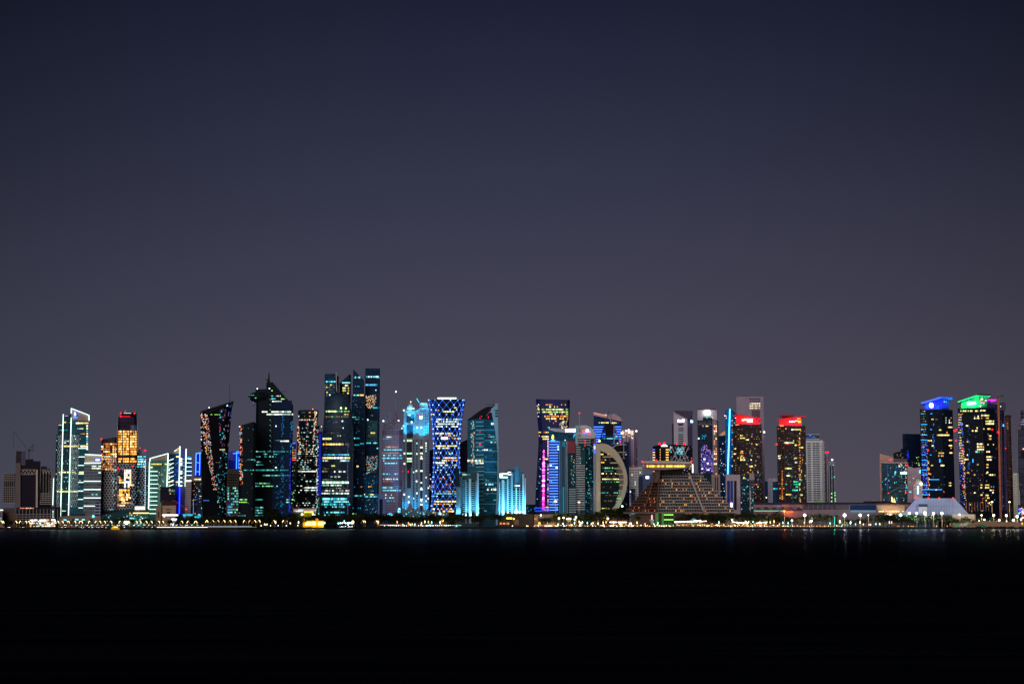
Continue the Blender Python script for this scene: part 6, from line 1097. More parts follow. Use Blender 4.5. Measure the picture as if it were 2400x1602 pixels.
a.bar((2246, 941.3), (2291, 926.6), 1.7, em('30ffb0', 1.6), 'light_strip', dy=-12); a.bar((2291, 926.8), (2318, 928.6), 1.6, em('20e090', 1.3), 'light_strip', dy=-12)
a.prof('sign_panel', [(2266.5, 943), (2287, 941), (2287.5, 946.5), (2267, 948.5)], em('b8fff8', 5), .8, -2, hit=False)
for u, v, au, av, k in ((2257, 956, 2257, 944, 1), (2269, 956, 2269, 940, 1.2), (2281, 956, 2281, 935, 1.2), (2291, 956, 2291, 932, 1.2), (2303, 955, 2304, 934, .9)): a.lamp(u, v, 9, 7e4 * k, '08ff78', (au, av, 2), 105)
a.scat([(2295, 930), (2311, 932), (2311, 945), (2295, 945)], 20, WH + SP, (1.2, 2.6), 1.6); a.band(951.5, 2296, 2304, TE + WH, 3, .9)
for u0, u1, v, dn in ((2251, 2295, 962.5, .85), (2298, 2309, 961.5, .9), (2280, 2295, 975, .5), (2300, 2318, 973, .85), (2280, 2295, 979.5, .6), (2300, 2318, 979, .85), (2310, 2336, 986.5, .85), (2310, 2336, 992.5, .8), (2289, 2292, 1002.5, 1), (2278, 2292, 1009, .85), (2314, 2322, 1004.5, 1), (2318, 2323, 1021, 1), (2318, 2323, 1028, 1), (2290, 2306, 1040, .8), (2290, 2306, 1046.5, .95), (2290, 2306, 1052.5, .95), (2312, 2320, 1058, .9), (2312, 2326, 1070, .9), (2312, 2324, 1076.5, .9), (2312, 2316, 1088, 1), (2312, 2316, 1094.5, 1), (2313, 2317, 1106, 1), (2318, 2332, 1112, .8), (2266, 2272, 1034.5, 1), (2264, 2272, 997, .8), (2259, 2270, 1076, .5), (2298, 2302, 1136, 1), (2309, 2318, 1136, 1), (2298, 2302, 1142, 1), (2309, 2318, 1142, 1), (2320, 2329, 1148, .8), (2320, 2329, 1153.5, .8), (2283, 2287, 1154, 1), (2310, 2318, 1160, 1), (2314, 2319, 1166, 1), (2310, 2319, 1172, .7), (2315, 2319, 1178, 1), (2298, 2302, 1159, 1), (2267, 2271, 1107, 1), (2281, 2286, 1112, 1), (2289, 2293, 1088, 1)): a.band(v, u0, u1, YE + YE + DI[2:3] + OR[:1], 3.2, dn, (1.6, 2.6), .7)
a.band(1058, 2286, 2304, CY + TE, 4, .9, (1.6, 3)); dk(a, 2260, 2334, 968, 1200, .035)
for v in range(971, 1090, 6): a.band(v, 2246, 2254 if v < 1040 else 2258, YE[1:2] + WH[2:3] + GO[2:3], 2, .85, (1, 3))
a.scat([(2245, 965), (2256, 965), (2262, 1190), (2250, 1190)], 150, BL + CY[2:3] + SP[:3] + BL, (.9, 1.8), 1.2); a.scat([(2256, 1050), (2261, 1050), (2265, 1195), (2260, 1195)], 60, OR + WH[2:3] + GO[2:3], (.9, 1.8), 1.5); a.scat([(2268, 1000), (2272, 1000), (2273, 1100), (2268, 1100)], 30, [em('2050a0', .8), em('2878c0', .7)], (1.2, 2), 2); a.w(2279, 1075, 2281.5, 1083, em('30a0ff', 2))
a.scat([(2265, 1100), (2334, 1100), (2336, 1200), (2265, 1200)], 40, SP + DI, (1, 2)); a.scat([(2292, 1110), (2295, 1110), (2295, 1165), (2292, 1165)], 10, DI, (1, 2))
for k in range(9): a.bar((2265 + k * 6.5, 1176), (2265.5 + k * 6.5, 1197), 1.3, mt('705048'), 'column', dy=-6)
a.bar((2301, 962), (2306, 1200), 1.4, mt('2c1c20'), 'corner_pier'); a.dot(2325, 1006, 1.9, RED); a.dot(2241.5, 1007, 1.7, RED, dy=-5)
for v in (1050, 1058, 1136, 1142): a.dot(2256 + (v > 1100), v, 1, REDS)
a.finish()
a = T('glass_tower', 'dark violet tower with a magenta edged roof plate behind the green crowned tower', 'tower', 2325, 290)
a.ext('walls', [(2308, 944, 0), (2324, 944, 0), (2340, 948, 4)], fac('1c1a34', '24203c', 5, 4), 30); a.prof('roof_plate', [(2308, 935), (2335.5, 935), (2334, 937), (2323, 940), (2322, 937.5), (2308, 937)], em('e828e0', 2.2), 14, -5, hit=False); a.prof('roof_edge', [(2308, 933), (2336, 933.5), (2336, 935), (2308, 935)], mt('1a1216'), 24, -6, hit=False); a.ext('crown_glass', [(2310, 937, 2), (2322, 938, 2)], mt('2e2c5c'), 16, vbot=946); a.scat([(2330, 960), (2340, 960), (2340, 1060), (2330, 1060)], 12, DI, (1, 2)); a.finish()
a = T('unfinished_tower', 'dark violet tower with open unfinished top floors right of the orange crane mast', 'tower', 2350, 260)
a.ext('walls', [(2343, 962, 4), (2350, 961, 0), (2356, 963, 4)], fac('14121f', '221c30', 5, 3), 26)
for k in range(5): a.bar((2343, 944 + k * 4.2), (2356.5 + (k == 2) * 2, 944 + k * 4.2), 1.6, mt('241e26'), 'floor_slab', dy=2)
for u in (2344, 2350, 2355.5): a.bar((u, 943), (u, 963), 1.2, mt('241e26'), 'column', dy=3)
for u in (2346.5, 2353.5, 2356.5): a.bar((u, 985), (u + 3, 1195), 1.3, mt('3c3458' if u != 2346.5 else '4c4a5c'), 'rib', dy=-1)
a.dot(2351, 997, 1.9, em('50d0ff', 4)); a.dot(2350, 993.5, 1.2, em('6050ff', 3)); a.dot(2357, 1050, 1.5, REDS); a.dot(2345.3, 952, 1, em('e0ffe0', 3), dy=-1); a.scat([(2345, 965), (2357, 965), (2360, 1195), (2347, 1195)], 24, DI + [em('5048a0', .5)], (1, 2)); a.finish()
a = T('apartment_tower', 'brown banded tower rising at the right behind the orange crane mast', 'tower', 2366, 310)
a.ext('walls', [(2357, 974, 2), (2367, 973, 0), (2371, 974, 3)], fac('2c1c1e', '4a3430', 4.6, 5, .35, .1), 26); a.ext('cap', [(2357, 972, 0), (2370, 972, 0)], mt('2c2028'), 20, vbot=976)
for u, v in ((2361, 991.5), (2361, 998), (2361.5, 1003.5)): a.w(u - 2, v - 1.8, u + 2, v + 1.8, em('b07850', .6))
a.scat([(2358, 1010), (2371, 1010), (2374, 1200), (2362, 1200)], 40, [em('705048', .4), em('a08070', .4)], (1, 2.4)); a.finish()
a = T('tower_crane', 'orange lit tower crane with a very tall mast beside the green crowned tower', 'crane', 2342, 170)
ORC = mt('9a4a30')
for s_ in (-1.4, 1.4): a.bar((2340.3 + s_, 931), (2345.5 + s_, 1228), 1.1, ORC, 'mast_leg', dy=-2, th=1.4); a.bar((2340.3 + s_, 931), (2345.5 + s_, 1228), 1.1, ORC, 'mast_leg', dy=1.5, th=1.2)
for k in range(48): s_ = 1 if k % 2 else -1; x = 2340.3 + k * .109; a.bar((x - 1.6 * s_, 932 + k * 6.2), (x + 1.6 * s_, 938.2 + k * 6.2), 1.0, ORC, 'mast_brace', dy=-2.4)
a.bar((2338, 931), (2342.5, 931), 2.2, mt('2a1a1c'), 'slewing_deck', dy=-2); a.bar((2338.5, 931), (2338, 918), 1.1, mt('703c34'), 'tower_head', dy=-1); a.bar((2300, 926), (2340, 926.5), 1, mt('54383a'), 'jib', dy=-1); a.bar((2340, 926.8), (2346, 927), .8, mt('50343a'), 'counter_jib', dy=-1); a.bar((2345, 927.3), (2352, 927.2), 2.2, mt('241a1e'), 'counterweight', dy=-1); a.bar((2338.3, 919), (2312, 926), .4, mt('54383a'), 'tie_rod', dy=-1)
a.dot(2339, 1012.5, 2.3, RED, dy=-4); a.finish()
a = T('apartment_block', 'pale orange lit apartment block with small square windows near the right edge', 'building', 2383, 210)
a.ext('walls', [(2374.5, 1108, 2), (2384, 1108, 0), (2387, 1109, 2)], mt('a88c78'), 22, vref=1108); a.ext('walls', [(2375, 1110, 1), (2390, 1150, 3)], mt('9c8270'), 22)
a.grid(2377, 2387, 1115, 1203, 3.3, 5.2, 1.5, 2, .0, OR, mt('2c2420'), lean=.03); a.finish()
a = T('office_tower', 'dark grey tower with open lattice top cut by the right edge', 'tower', 2398, 230)
a.ext('walls', [(2384.5, 1006, 0), (2430, 1006, 0)], fac('24222e', '2c2a36', 5, 6), 30); a.ext('lattice_block', [(2391.5, 961, 3), (2430, 961, 3)], fac('15121a', '3a3038', 7, 5, .3, .3), 22, vbot=1006); a.bar((2385, 996), (2394, 997), 1.4, mt('3a2c30'), 'arm', dy=-2); a.bar((2384.6, 1006), (2386, 1200), 1, mt('586058'), 'corner_strip', dy=-1)
for v in (983, 988, 994): a.band(v, 2393, 2400, [em('a8b0e0', .8)], 2, .7)
a.ext('recess', [(2393, 1056, -.6), (2430, 1056, -.6)], mt('16131a'), 3, vbot=1074); a.dot(2398, 1051.5, 1.6, em('ffa890', 2.4)); a.scat([(2388, 1076), (2400, 1076), (2400, 1190), (2388, 1190)], 10, DI, (1, 2)); a.finish()
a = T('shop_block', 'small block with red and blue lit signs at the right edge of the shore', 'building', 2396, 110)
a.ext('walls', [(2386, 1182, 0), (2425, 1182, 0)], mt('1a1c24'), 20); a.scat([(2388, 1190), (2400, 1190), (2400, 1206), (2388, 1206)], 40, [em('ff5040', 2.4), em('60c8ff', 2.4), em('ffb050', 2), em('3060ff', 2.4)], (1.2, 2.8)); a.finish()
# --- white trapezoid hall
a = T('exhibition_hall', 'big pale trapezoid shed with sloping ends and a square recess, behind white floodlights', 'building', 2190, 90)
a.prof('shed', [(2112, 1208), (2146, 1167), (2238.5, 1167), (2274, 1208)], mt('5a5e72'), 90, 0); a.bar((2146, 1167), (2113, 1206), 1, mt('1c1a24'), 'roof_edge'); a.bar((2238.5, 1167), (2274, 1207), 1, mt('1c1a24'), 'roof_edge')
[a.bar((2150 + k * 6.3, 1168), (2150 + k * 6.3, 1203), .45, mt('444858'), 'panel_joint', th=.15) for k in range(14) if not 4 <= k <= 0]
a.w(2146, 1181, 2175, 1202, mt('4c506a'), 'recess_frame', .3); a.w(2152.5, 1180.5, 2173.5, 1187, mt('222a38'), 'recess', .6); a.w(2153, 1187, 2173, 1202, mt('84849c'), 'recess_wall', .5)
[a.bar((2132, 1186), (2254, 1186), .45, mt('444858'), 'panel_joint', th=.15)]
a.ext('low_wall', [(2232, 1204, -6), (2284, 1204.5, -6), (2287, 1204.5, 0)], mt('8c7868'), 20); a.ext('low_shed', [(2147, 1222, -20), (2185, 1222, -20)], mt('1c2834'), 16)
for u in (2201.5, 2176, 2234): a.dot(u, 1165.5, 1.5, RED, dy=-2)
for k in range(7): a.lamp(2120 + k * 22, 1212, 50, 4e3, 'd8dcff', (2125 + k * 20, 1190, 0), 130)
a.finish()
# ================================================================== the waterfront: shared builders
def proto(name, cat):
    r = bpy.data.objects.new(name, None); C.objects.link(r); r['category'] = cat; r.empty_display_size = 2; return r
def child(name, me, par):
    o = bpy.data.objects.new(name, me); C.objects.link(o); o.parent = par; return o
def dup(root, loc, rz, sc, label, group):
    r = root.copy(); C.objects.link(r); r.location = loc; r.rotation_euler = (0, 0, rz); r.scale = sc if isinstance(sc, tuple) else (sc, sc, sc)
    r['label'] = label; r['group'] = group
    for ch in PARTS[root.name]:
        c = ch.copy(); C.objects.link(c); c.parent = r
        for g in PARTS.get(ch.name, ()):
            q = g.copy(); C.objects.link(q); q.parent = c
    return r
PARTS = {}
def kill(root):
    for ch in PARTS[root.name]:
        for g in PARTS.get(ch.name, ()): bpy.data.objects.remove(g)
        bpy.data.objects.remove(ch)
    bpy.data.objects.remove(root)
def M8(V, Fc, x0, x1, y0, y1, z0, z1):
    k = len(V); V += [(x0, y0, z0), (x1, y0, z0), (x1, y1, z0), (x0, y1, z0), (x0, y0, z1), (x1, y0, z1), (x1, y1, z1), (x0, y1, z1)]
    Fc += [tuple(i + k for i in f) for f in ((0, 3, 2, 1), (4, 5, 6, 7), (0, 1, 5, 4), (1, 2, 6, 5), (2, 3, 7, 6), (3, 0, 4, 7))]
def tube(V, Fc, pts, rs, n=7):
    k = len(V); pts = [Vector(p) for p in pts]
    for i, p in enumerate(pts):
        d = (pts[min(i + 1, len(pts) - 1)] - pts[max(i - 1, 0)]).normalized(); a = d.orthogonal().normalized(); b = d.cross(a)
        for j in range(n): t_ = 2 * math.pi * j / n; V.append(tuple(p + (a * math.cos(t_) + b * math.sin(t_)) * rs[i]))
    for i in range(len(pts) - 1):
        for j in range(n): Fc.append((k + i * n + j, k + i * n + (j + 1) % n, k + (i + 1) * n + (j + 1) % n, k + (i + 1) * n + j))
    Fc += [tuple(k + j for j in range(n))[::-1], tuple(k + (len(pts) - 1) * n + j for j in range(n))]
def leafmat(name, a, b_):
    m = gmat(name, a, b_, .9, .8); return m
BARK = gmat('bark', (.05, .04, .03), (.1, .08, .06), 2)
LEAF = [leafmat('leaf_dark', (.014, .022, .008), (.04, .06, .02)), leafmat('leaf_olive', (.03, .035, .012), (.07, .08, .03))]
def broad(seed, mat):
    rr = random.Random(seed); V, Fc = [], []
    tube(V, Fc, [(0, 0, 0), (.1, 0, .22), (.02, .02, .45)], [.035, .028, .02])
    lobes = [(rr.uniform(-.28, .28), rr.uniform(-.28, .28), rr.uniform(.42, .82), rr.uniform(.13, .22)) for _ in range(11)]
    for x, y, z, r in lobes[:6]: tube(V, Fc, [(.02, .02, .4), (x * .6, y * .6, z * .85), (x, y, z)], [.016, .01, .005], 5)
    tr_ = mesh('trunk', V, Fc, BARK); V, Fc = [], []
    for x, y, z, r in lobes:
        for _ in range(46):
            d = Vector((rr.gauss(0, 1), rr.gauss(0, 1), rr.gauss(0, .8))).normalized() * r * rr.uniform(.55, 1.15)
            c = Vector((x, y, z)) + d; a = Vector((rr.uniform(-1, 1), rr.uniform(-1, 1), rr.uniform(-.6, .6))).normalized(); b = a.cross(Vector((rr.uniform(-1, 1), rr.uniform(-1, 1), 1))).normalized()
            s_ = rr.uniform(.022, .05); k = len(V)
            V += [tuple(c + a * s_), tuple(c + b * s_ * .8), tuple(c - a * s_), tuple(c - b * s_ * .8 + Vector((0, 0, .01)))]; Fc.append((k, k + 1, k + 2, k + 3))
    return tr_, mesh('crown', V, Fc, mat)
def palm(seed, mat):
    rr = random.Random(seed); V, Fc = [], []
    tube(V, Fc, [(0, 0, 0), (.01, .01, .35), (.03, 0, .74)], [.028, .02, .018]); tr_ = mesh('trunk', V, Fc, BARK); V, Fc = [], []
    for i in range(18):
        a = 2 * math.pi * i / 18 + rr.uniform(-.2, .2); up = rr.uniform(.02, .22); ln = rr.uniform(.26, .34); prev = None
        for s_ in range(6):
            t_ = s_ / 5; r = ln * t_; z = .74 + up * math.sin(t_ * 2.2) - .16 * t_ * t_; wd = .045 * math.sin(math.pi * min(1, t_ * .9 + .12))
            p = Vector((.03 + r * math.cos(a), r * math.sin(a), z)); sd_ = Vector((-math.sin(a), math.cos(a), 0)) * wd
            cur = (tuple(p + sd_ - Vector((0, 0, wd * .7))), tuple(p), tuple(p - sd_ - Vector((0, 0, wd * .7))))
            if prev:
                k = len(V); V += list(prev) + list(cur); Fc += [(k, k + 1, k + 4, k + 3), (k + 1, k + 2, k + 5, k + 4)]
            prev = cur
    return tr_, mesh('crown', V, Fc, mat)
TREES = []
for i in range(4):
    r = proto('broadleaf_tree', 'tree'); t_, c_ = broad(i, LEAF[i % 2]); PARTS[r.name] = [child('trunk', t_, r), child('crown', c_, r)]; TREES.append(r)
PALMS = []
for i in range(2):
    r = proto('palm_tree', 'tree'); t_, c_ = palm(i, LEAF[1 - i]); PARTS[r.name] = [child('trunk', t_, r), child('crown', c_, r)]; PALMS.append(r)
def place(root, u, vtop, Ld, label, group, wide=1.0):
    Y = shore(u) + Ld; p = P(u, 1234, Y); h = P(u, vtop, Y).z - GZ; k = h if root not in PALMS else h / .96
    if root in TREES: k = h / .93
    dup(root, (p.x, Y, GZ), R.uniform(0, 6.28), (k * wide, k * wide, k), label, group)
# (u from, u to, spacing, crown top row, spread, share of palms, width, where)
ROWS = [(2, 38, 9, 1219, 3, .0, 1.3, 'before the unfinished block at the far left'), (60, 240, 15, 1223, 3, .3, 1.3, 'behind the curved lamps before the teal tower'),
        (240, 352, 8, 1215, 5, .55, 1.1, 'in front of the golden lit tower'), (352, 420, 10, 1220, 3, .2, 1.2, 'before the beige stone hall'), (420, 475, 8, 1211, 4, .2, 1.2, 'beside the cyan sail canopies'),
        (475, 600, 7, 1212, 5, .15, 1.2, 'in front of the dark sparkling tower'), (600, 690, 7, 1207, 4, .1, 1.2, 'in front of the black tower with the disc'), (690, 770, 7, 1208, 3, .2, 1.1, 'behind the yellow lit fort'),
        (770, 905, 7, 1206, 4, .3, 1.1, 'in front of the bullet tower'), (905, 1062, 7, 1206, 5, .15, 1.2, 'in front of the blue diamond lattice tower'), (1062, 1172, 6, 1204, 4, .55, 1.0, 'in front of the teal finned tower'),
        (1266, 1300, 8, 1211, 2, .0, 1.1, 'behind the flagpoles'), (1300, 1392, 8, 1203, 4, .35, 1.0, 'before the blue barred office'), (1392, 1412, 9, 1198, 2, 0, 1.0, 'at the foot of the crescent tower'), (1424, 1456, 9, 1190, 3, 0, .95, 'at the right foot of the crescent tower'),
        (1466, 1530, 9, 1206, 3, .9, 1.0, 'before the left slope of the pyramid'), (1590, 1700, 7, 1205, 5, .45, 1.0, 'before the right slope of the pyramid'), (1700, 1830, 6, 1203, 5, .45, 1.0, 'before the low framed block'),
        (1830, 1900, 8, 1209, 4, .5, 1.0, 'before the left red crowned hotels'), (1900, 1960, 8, 1206, 5, .4, 1.1, 'before the concrete hall'), (1960, 2040, 9, 1216, 4, .2, 1.1, 'beside the starry floodlights'),
        (2040, 2130, 7, 1205, 4, .15, 1.2, 'before the warm lit end of the hall'), (2130, 2232, 7, 1206, 4, .15, 1.1, 'before the pale trapezoid shed'), (2232, 2290, 7, 1213, 4, .2, 1.1, 'before the low wall right of the shed'), (2290, 2400, 13, 1212, 5, .2, 1.0, 'around the lamps at the right end')]
for u0, u1, sp, vt, var, pp, wd, where in ROWS:
    u = u0 + sp / 2
    while u < u1:
        isp = R.random() < pp; rt = R.choice(PALMS if isp else TREES)
        lb = ('palm with drooping fronds ' if isp else 'dark leafy tree ') + where
        n3 = (u - u0) / (u1 - u0); pt = '' if u1 - u0 < 60 else (', left part' if n3 < .34 else ', middle part' if n3 < .67 else ', right part')
        lb += pt
        place(rt, u + R.uniform(-2, 2), vt + R.uniform(-var, var), R.choice([23.5, 50, 53, 56]), lb, ('palms ' if isp else 'leafy trees ') + where + pt, wd * R.uniform(.85, 1.2)); u += sp * R.uniform(.8, 1.2)
for u, vt, wd, Ld, lb in ((637, 1189, 1.35, 52, 'largest dark leafy tree, in front of the black tower'), (1403, 1197, 1.2, 50, 'big round dark tree at the pillar of the crescent tower'), (1437, 1188, 1.25, 52, 'biggest dark tree before the curved end of the crescent tower'), (935, 1200, 1.2, 54, 'big dark tree between cyan dome and diamond lattice tower')):
    place(R.choice(TREES[:1] + TREES[2:3]), u, vt, Ld, lb, 'big single trees', wd)
for r in TREES + PALMS: kill(r)

# --- curved promenade lamps on the left
POLE = mt('706858'); LH = em('ffdc98', 4)
lamp0 = proto('street_lamp', 'street lamp'); V, Fc = [], []
tube(V, Fc, [(0, 0, 0), (0, 0, 7.2)], [.22, .16], 6); pm_ = mesh('pole', V, Fc, em('c09850', .55)); V, Fc = [], []  # pole glows itself, standing in for lamplight on it
tube(V, Fc, [(0, 0, 7.2), (-.2, 0, 8.6), (-.9, 0, 9.8), (-2.2, 0, 10.4)], [.3, .42, .5, .34], 6); hm = mesh('lamp_head', V, Fc, LH); V, Fc = [], []
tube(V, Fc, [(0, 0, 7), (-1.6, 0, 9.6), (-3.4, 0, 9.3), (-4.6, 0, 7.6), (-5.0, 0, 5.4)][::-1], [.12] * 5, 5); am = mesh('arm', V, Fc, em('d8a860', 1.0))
PARTS[lamp0.name] = [child('pole', pm_, lamp0), child('lamp_head', hm, lamp0), child('arm', am, lamp0)]
LU = [45, 70, 310, 350, 490, 540, 1080, 1160, 1245, 1275, 1390, 1450, 1515, 1620, 1740, 1850, 1935, 2050, 2180, 2270]
LU = [x / 7.83 for x in LU] + [300 + x / 7.83 for x in (30, 170, 240, 350, 445, 580, 655, 1005, 1080, 1215, 1265, 1425, 1465, 1575, 1670, 1780, 1890, 1980, 2115, 2215, 2345)] + [600 + x / 7.83 for x in (75, 345, 485, 575, 1755, 1800, 1980, 2010, 2225, 2250)]
for u in LU:
    wh = 'before the unfinished block' if u < 130 else 'before the tall outlined teal tower' if u < 235 else 'before the golden lit tower' if u < 345 else 'before the blue outlined tower' if u < 470 else 'before the dark sparkling tower' if u < 560 else 'before the black tower' if u < 700 else 'before the bullet tower'
    y0 = 0 if u < 600 else -3.2
    Y = shore(u) + 22; p = P(u, 1234, Y); s_ = 1.02 if u < 600 else 1.05
    dup(lamp0, (p.x, Y, GZ + (0 if u < 480 else 1.2)), R.choice([0, 0, 0, .5, math.pi]), (1, 1, s_), 'curved warm street lamp in the row ' + wh, 'curved lamps ' + wh)
kill(lamp0)
# --- globe lamps on plain posts and big floodlights
def post(u, v, r, col, name, label, cat, group=None, watts=0, Ld=30, st=6, hs=None):
    a = T(name, label, cat, u, Ld, group); b = P(u, v, a.Y)
    a.root.location.x = b.x; a.o = Vector(a.root.location); V, Fc = [], []
    tube(V, Fc, [Vector((b.x, a.Y, GZ)), Vector((b.x, a.Y, b.z))], [.28, .2], 6); a.add('pole', V, Fc, POLE)
    a.dot(u, v, r * (.78 if r > 3 else .85) * R.uniform(.82, 1.12), em(col, st), 'lamp_head', dy=-.4)
    if watts: a.lamp(u, v, 4, watts, col, None, r=1.2, name='lamp_light')
    a.finish(); return a
for u, v, r, c, wt, lb in ((1838.5, 1197, 2.6, 'ff7a20', 3e4, 'orange floodlight on a mast before the red crowned hotels'), (1886, 1206.5, 3.8, 'fff0ff', 5e4, 'big white floodlight left of the concrete hall'), (1901, 1220, 3.2, 'f4faff', 2e4, 'low white floodlight near the shore below the big left one'), (1856, 1219, 2.2, 'e0fcff', 1e4, 'small cold floodlight on a short mast before the palms'), (1979.5, 1206.5, 4.6, 'fff2ff', 6e4, 'big white starry floodlight before the hall, left of two'), (2016, 1206.3, 4.3, 'fff4ff', 6e4, 'big white starry floodlight before the hall, right of two'),
        (2035, 1206.4, 1.9, 'e8e0ff', 1e4, 'small pale floodlight right of the two starry ones'), (2111, 1206, 4.6, 'b8f8ff', 6e4, 'leftmost cyan white floodlight of the row before the shed'), (2131.5, 1202, 4.2, 'c8fcff', 5e4, 'second cyan white floodlight before the shed'), (2148.5, 1202, 4, 'b0f0ff', 5e4, 'cyan floodlight below the recess of the shed'), (2167.5, 1202, 5.2, 'd0f8ff', 7e4, 'brightest cyan white floodlight before the shed'), (2188, 1202.5, 3.9, 'ffe8ff', 4e4, 'pinkish floodlight before the middle of the shed'), (2207.5, 1202, 4.8, 'f8f4ff', 6e4, 'rightmost starry white floodlight before the shed'),
        (2249, 1205, 2.8, 'ffe0b8', 1e4, 'warm lamp before the low wall'), (2300.5, 1206.5, 2, 'ffe8c0', 1e4, 'warm lamp left of the crane foot'), (2307, 1217, 2.3, 'f0ffc8', 1e4, 'greenish lamp on the sloping beach'), (2329, 1206.7, 3.4, 'ffe8c8', 2e4, 'large warm lamp below the crane'), (2342, 1218, 3, 'fff4e0', 1e4, 'pale lamp above the sandy slope'), (2358.5, 1207, 3.2, 'fff0d8', 2e4, 'large warm lamp right of the crane foot'), (2384, 1209.5, 4.6, 'fff0c0', 3e4, 'largest warm lamp near the right edge'), (2375, 1218, 2.8, 'ffecd0', 1e4, 'low warm lamp near the right edge'),
        (2397, 1212, 2.4, 'ffc888', 0, 'orange lamp at the right edge'), (2393, 1216.5, 2.2, 'ffffff', 0, 'white lamp at the right edge'), (1037.5, 1219, 4.0, 'ffc848', 5e4, 'big golden floodlight in front of the diamond lattice tower'), (1267.5, 1206.5, 2.1, 'e8fff0', 8e3, 'pale green lamp below the magenta lit tower'), (1310, 1214, 2.3, 'ffdc90', 1e4, 'warm globe lamp, left of the pair before the blue barred office'), (1321, 1212.5, 2.5, 'ffe8b8', 1e4, 'warm globe lamp, right of the pair before the blue barred office'), (1329, 1215.2, 2.3, 'ffe0a0', 8e3, 'left lamp of the warm close triple'), (1333, 1214.6, 2.4, 'ffe0a0', 8e3, 'middle lamp of the warm close triple'), (1336.5, 1215, 2.2, 'ffe0a0', 0, 'right lamp of the warm close triple'),
        (1350, 1211, 2.6, 'ffe8c8', 1e4, 'warm globe lamp before the banded tower'), (1347, 1216.5, 1.9, '80f0ff', 4e3, 'cyan lamp below the warm globe lamp'), (1424.5, 1214.5, 2.9, 'ffe8c8', 1.2e4, 'warm lamp under the big trees at the crescent tower'), (1716, 1217.5, 2, 'ffe8a8', 8e3, 'warm lamp over the cafe terrace'), (1755, 1222, 1.9, 'fff0d8', 4e3, 'warm lamp on the cafe terrace right of the long light line'), (1796, 1222.5, 2.6, 'fff4e8', 1e4, 'white lamp at the right end of the cafe terrace'), (1765, 1222, 1.5, '90f0ff', 3e3, 'cyan lamp on the cafe terrace')):
    post(u, v, r, c, 'floodlight_mast' if r > 3 else 'lamp_post', lb, 'floodlight' if r > 3 else 'lamp', None, wt, 27, 8)
for u, v, r, c, lb in ((1302, 1174, 2.7, 'ffe8b8', 'tall mast lamp shining before the blue barred office'), (1357, 1176, 1.8, 'ffe0b0', 'tall mast lamp before the banded tower with round crown'), (2325, 1175.5, 1.9, 'ffe0a8', 'tall mast lamp left of the crane mast'), (2366, 1175.5, 1.8, 'ffe0a8', 'tall mast lamp right of the crane mast'), (436.5, 1192.5, 1.8, 'ff3020', 'mast with a red lamp over the cyan canopies')):
    a = post(u, v, r, c, 'mast_lamp', lb, 'mast lamp', None, 5e3 if c != 'ff3020' else 0, 60); a.bk = {}
    if u != 436.5:
        for s_ in (-1.7, 1.7): a.dot(u + s_, v + .2, r * .55, em(c, 6), 'side_head', dy=-.4)
        a.bar((u, v + 1), (u + .2, v + 24), .9, em('d0a860', .7), 'lit_shaft', dy=-.8)  # shaft glows itself for the lamplight running down it
    a.finish()
# --- small bollard lights along the quay
bl0 = proto('bollard_light', 'bollard light'); V, Fc = [], []; tube(V, Fc, [(0, 0, 0), (0, 0, 1.5)], [.2, .16], 6); bm_ = mesh('post', V, Fc, POLE)
def ball(name, r, mat, z=0, n=8):
    V, Fc = [], []; tube(V, Fc, [(0, 0, z - r), (0, 0, z - r * .7), (0, 0, z), (0, 0, z + r * .7), (0, 0, z + r)], [.02, r * .7, r, r * .7, .02], n); return mesh(name, V, Fc, mat)
bulbs = [ball('bulb', .85, em('ffe8c0', 5), 2.1), ball('bulb', .7, em('f0fff8', 4), 2), ball('bulb', .6, em('ffd890', 4), 2), ball('bulb', .5, em('ffb070', 3), 2)]
def bollard(u, k, where, L_=9, dz=0, col=None):
    Y = shore(u) + L_; r = bpy.data.objects.new('bollard_light', None); C.objects.link(r); r.location = (P(u, 1234, Y).x, Y, GZ + dz)
    r['label'] = 'small glowing bollard light ' + where; r['category'] = 'bollard light'; r['group'] = 'bollard lights ' + where
    child('post', bm_, r); child('bulb', col or bulbs[k], r)
PARTS[bl0.name] = []; kill(bl0)
for u in (612, 634, 652, 671, 698): bollard(u, 1, 'on the quay before the black tower', 9, 1.5)
for u in (915, 930, 948, 963, 972, 987, 1000, 1005, 1010, 1043, 1047, 1051): bollard(u, 1, 'on the quay before the domed cyan tower', 9, 1.6)
for u in [1201, 1235, 1238, 1252, 1262, 1277] + [1278 + i * 2.1 for i in range(8)] + [1303, 1321, 1339, 1358, 1377, 1396, 1415]: bollard(u, R.choice([0, 2]), 'on the quay before the blue barred office', 9, .6)
for u in [1435, 1454, 1457, 1460, 1473, 1482, 1494, 1514, 1523, 1535, 1545, 1551, 1556, 1570]: bollard(u, R.choice([0, 2]), 'on the quay before the pyramid', 9, .6)
for k in range(62): bollard(1584 + k * 3.9 + R.uniform(-1.2, 1.2), R.choice([0, 2, 2, 3, 3]), 'along the cafe terrace', 9 if k % 3 else 14, R.uniform(0, 2.2))
for k in range(34): bollard(1828 + k * 4.4 + R.uniform(-2, 2), R.choice([1, 2, 3, 3, 3]), 'on the quay before the concrete hall', 9 if k % 3 else 14, R.uniform(0, 1.5))
for u in (2103, 2107, 2117, 2129, 2135, 2138, 2141, 2195, 2220): bollard(u, R.choice([2, 3]), 'on the quay before the pale shed', 9, .5)
for k in range(80): bollard(1254 + k * 4.1 + R.uniform(-1.5, 1.5), R.choice([0, 2, 3, 3]), 'before the blue barred office' if k < 34 else 'before the cafe roof and pyramid', R.choice([9, 14, 19]), R.uniform(.3, 2.6))
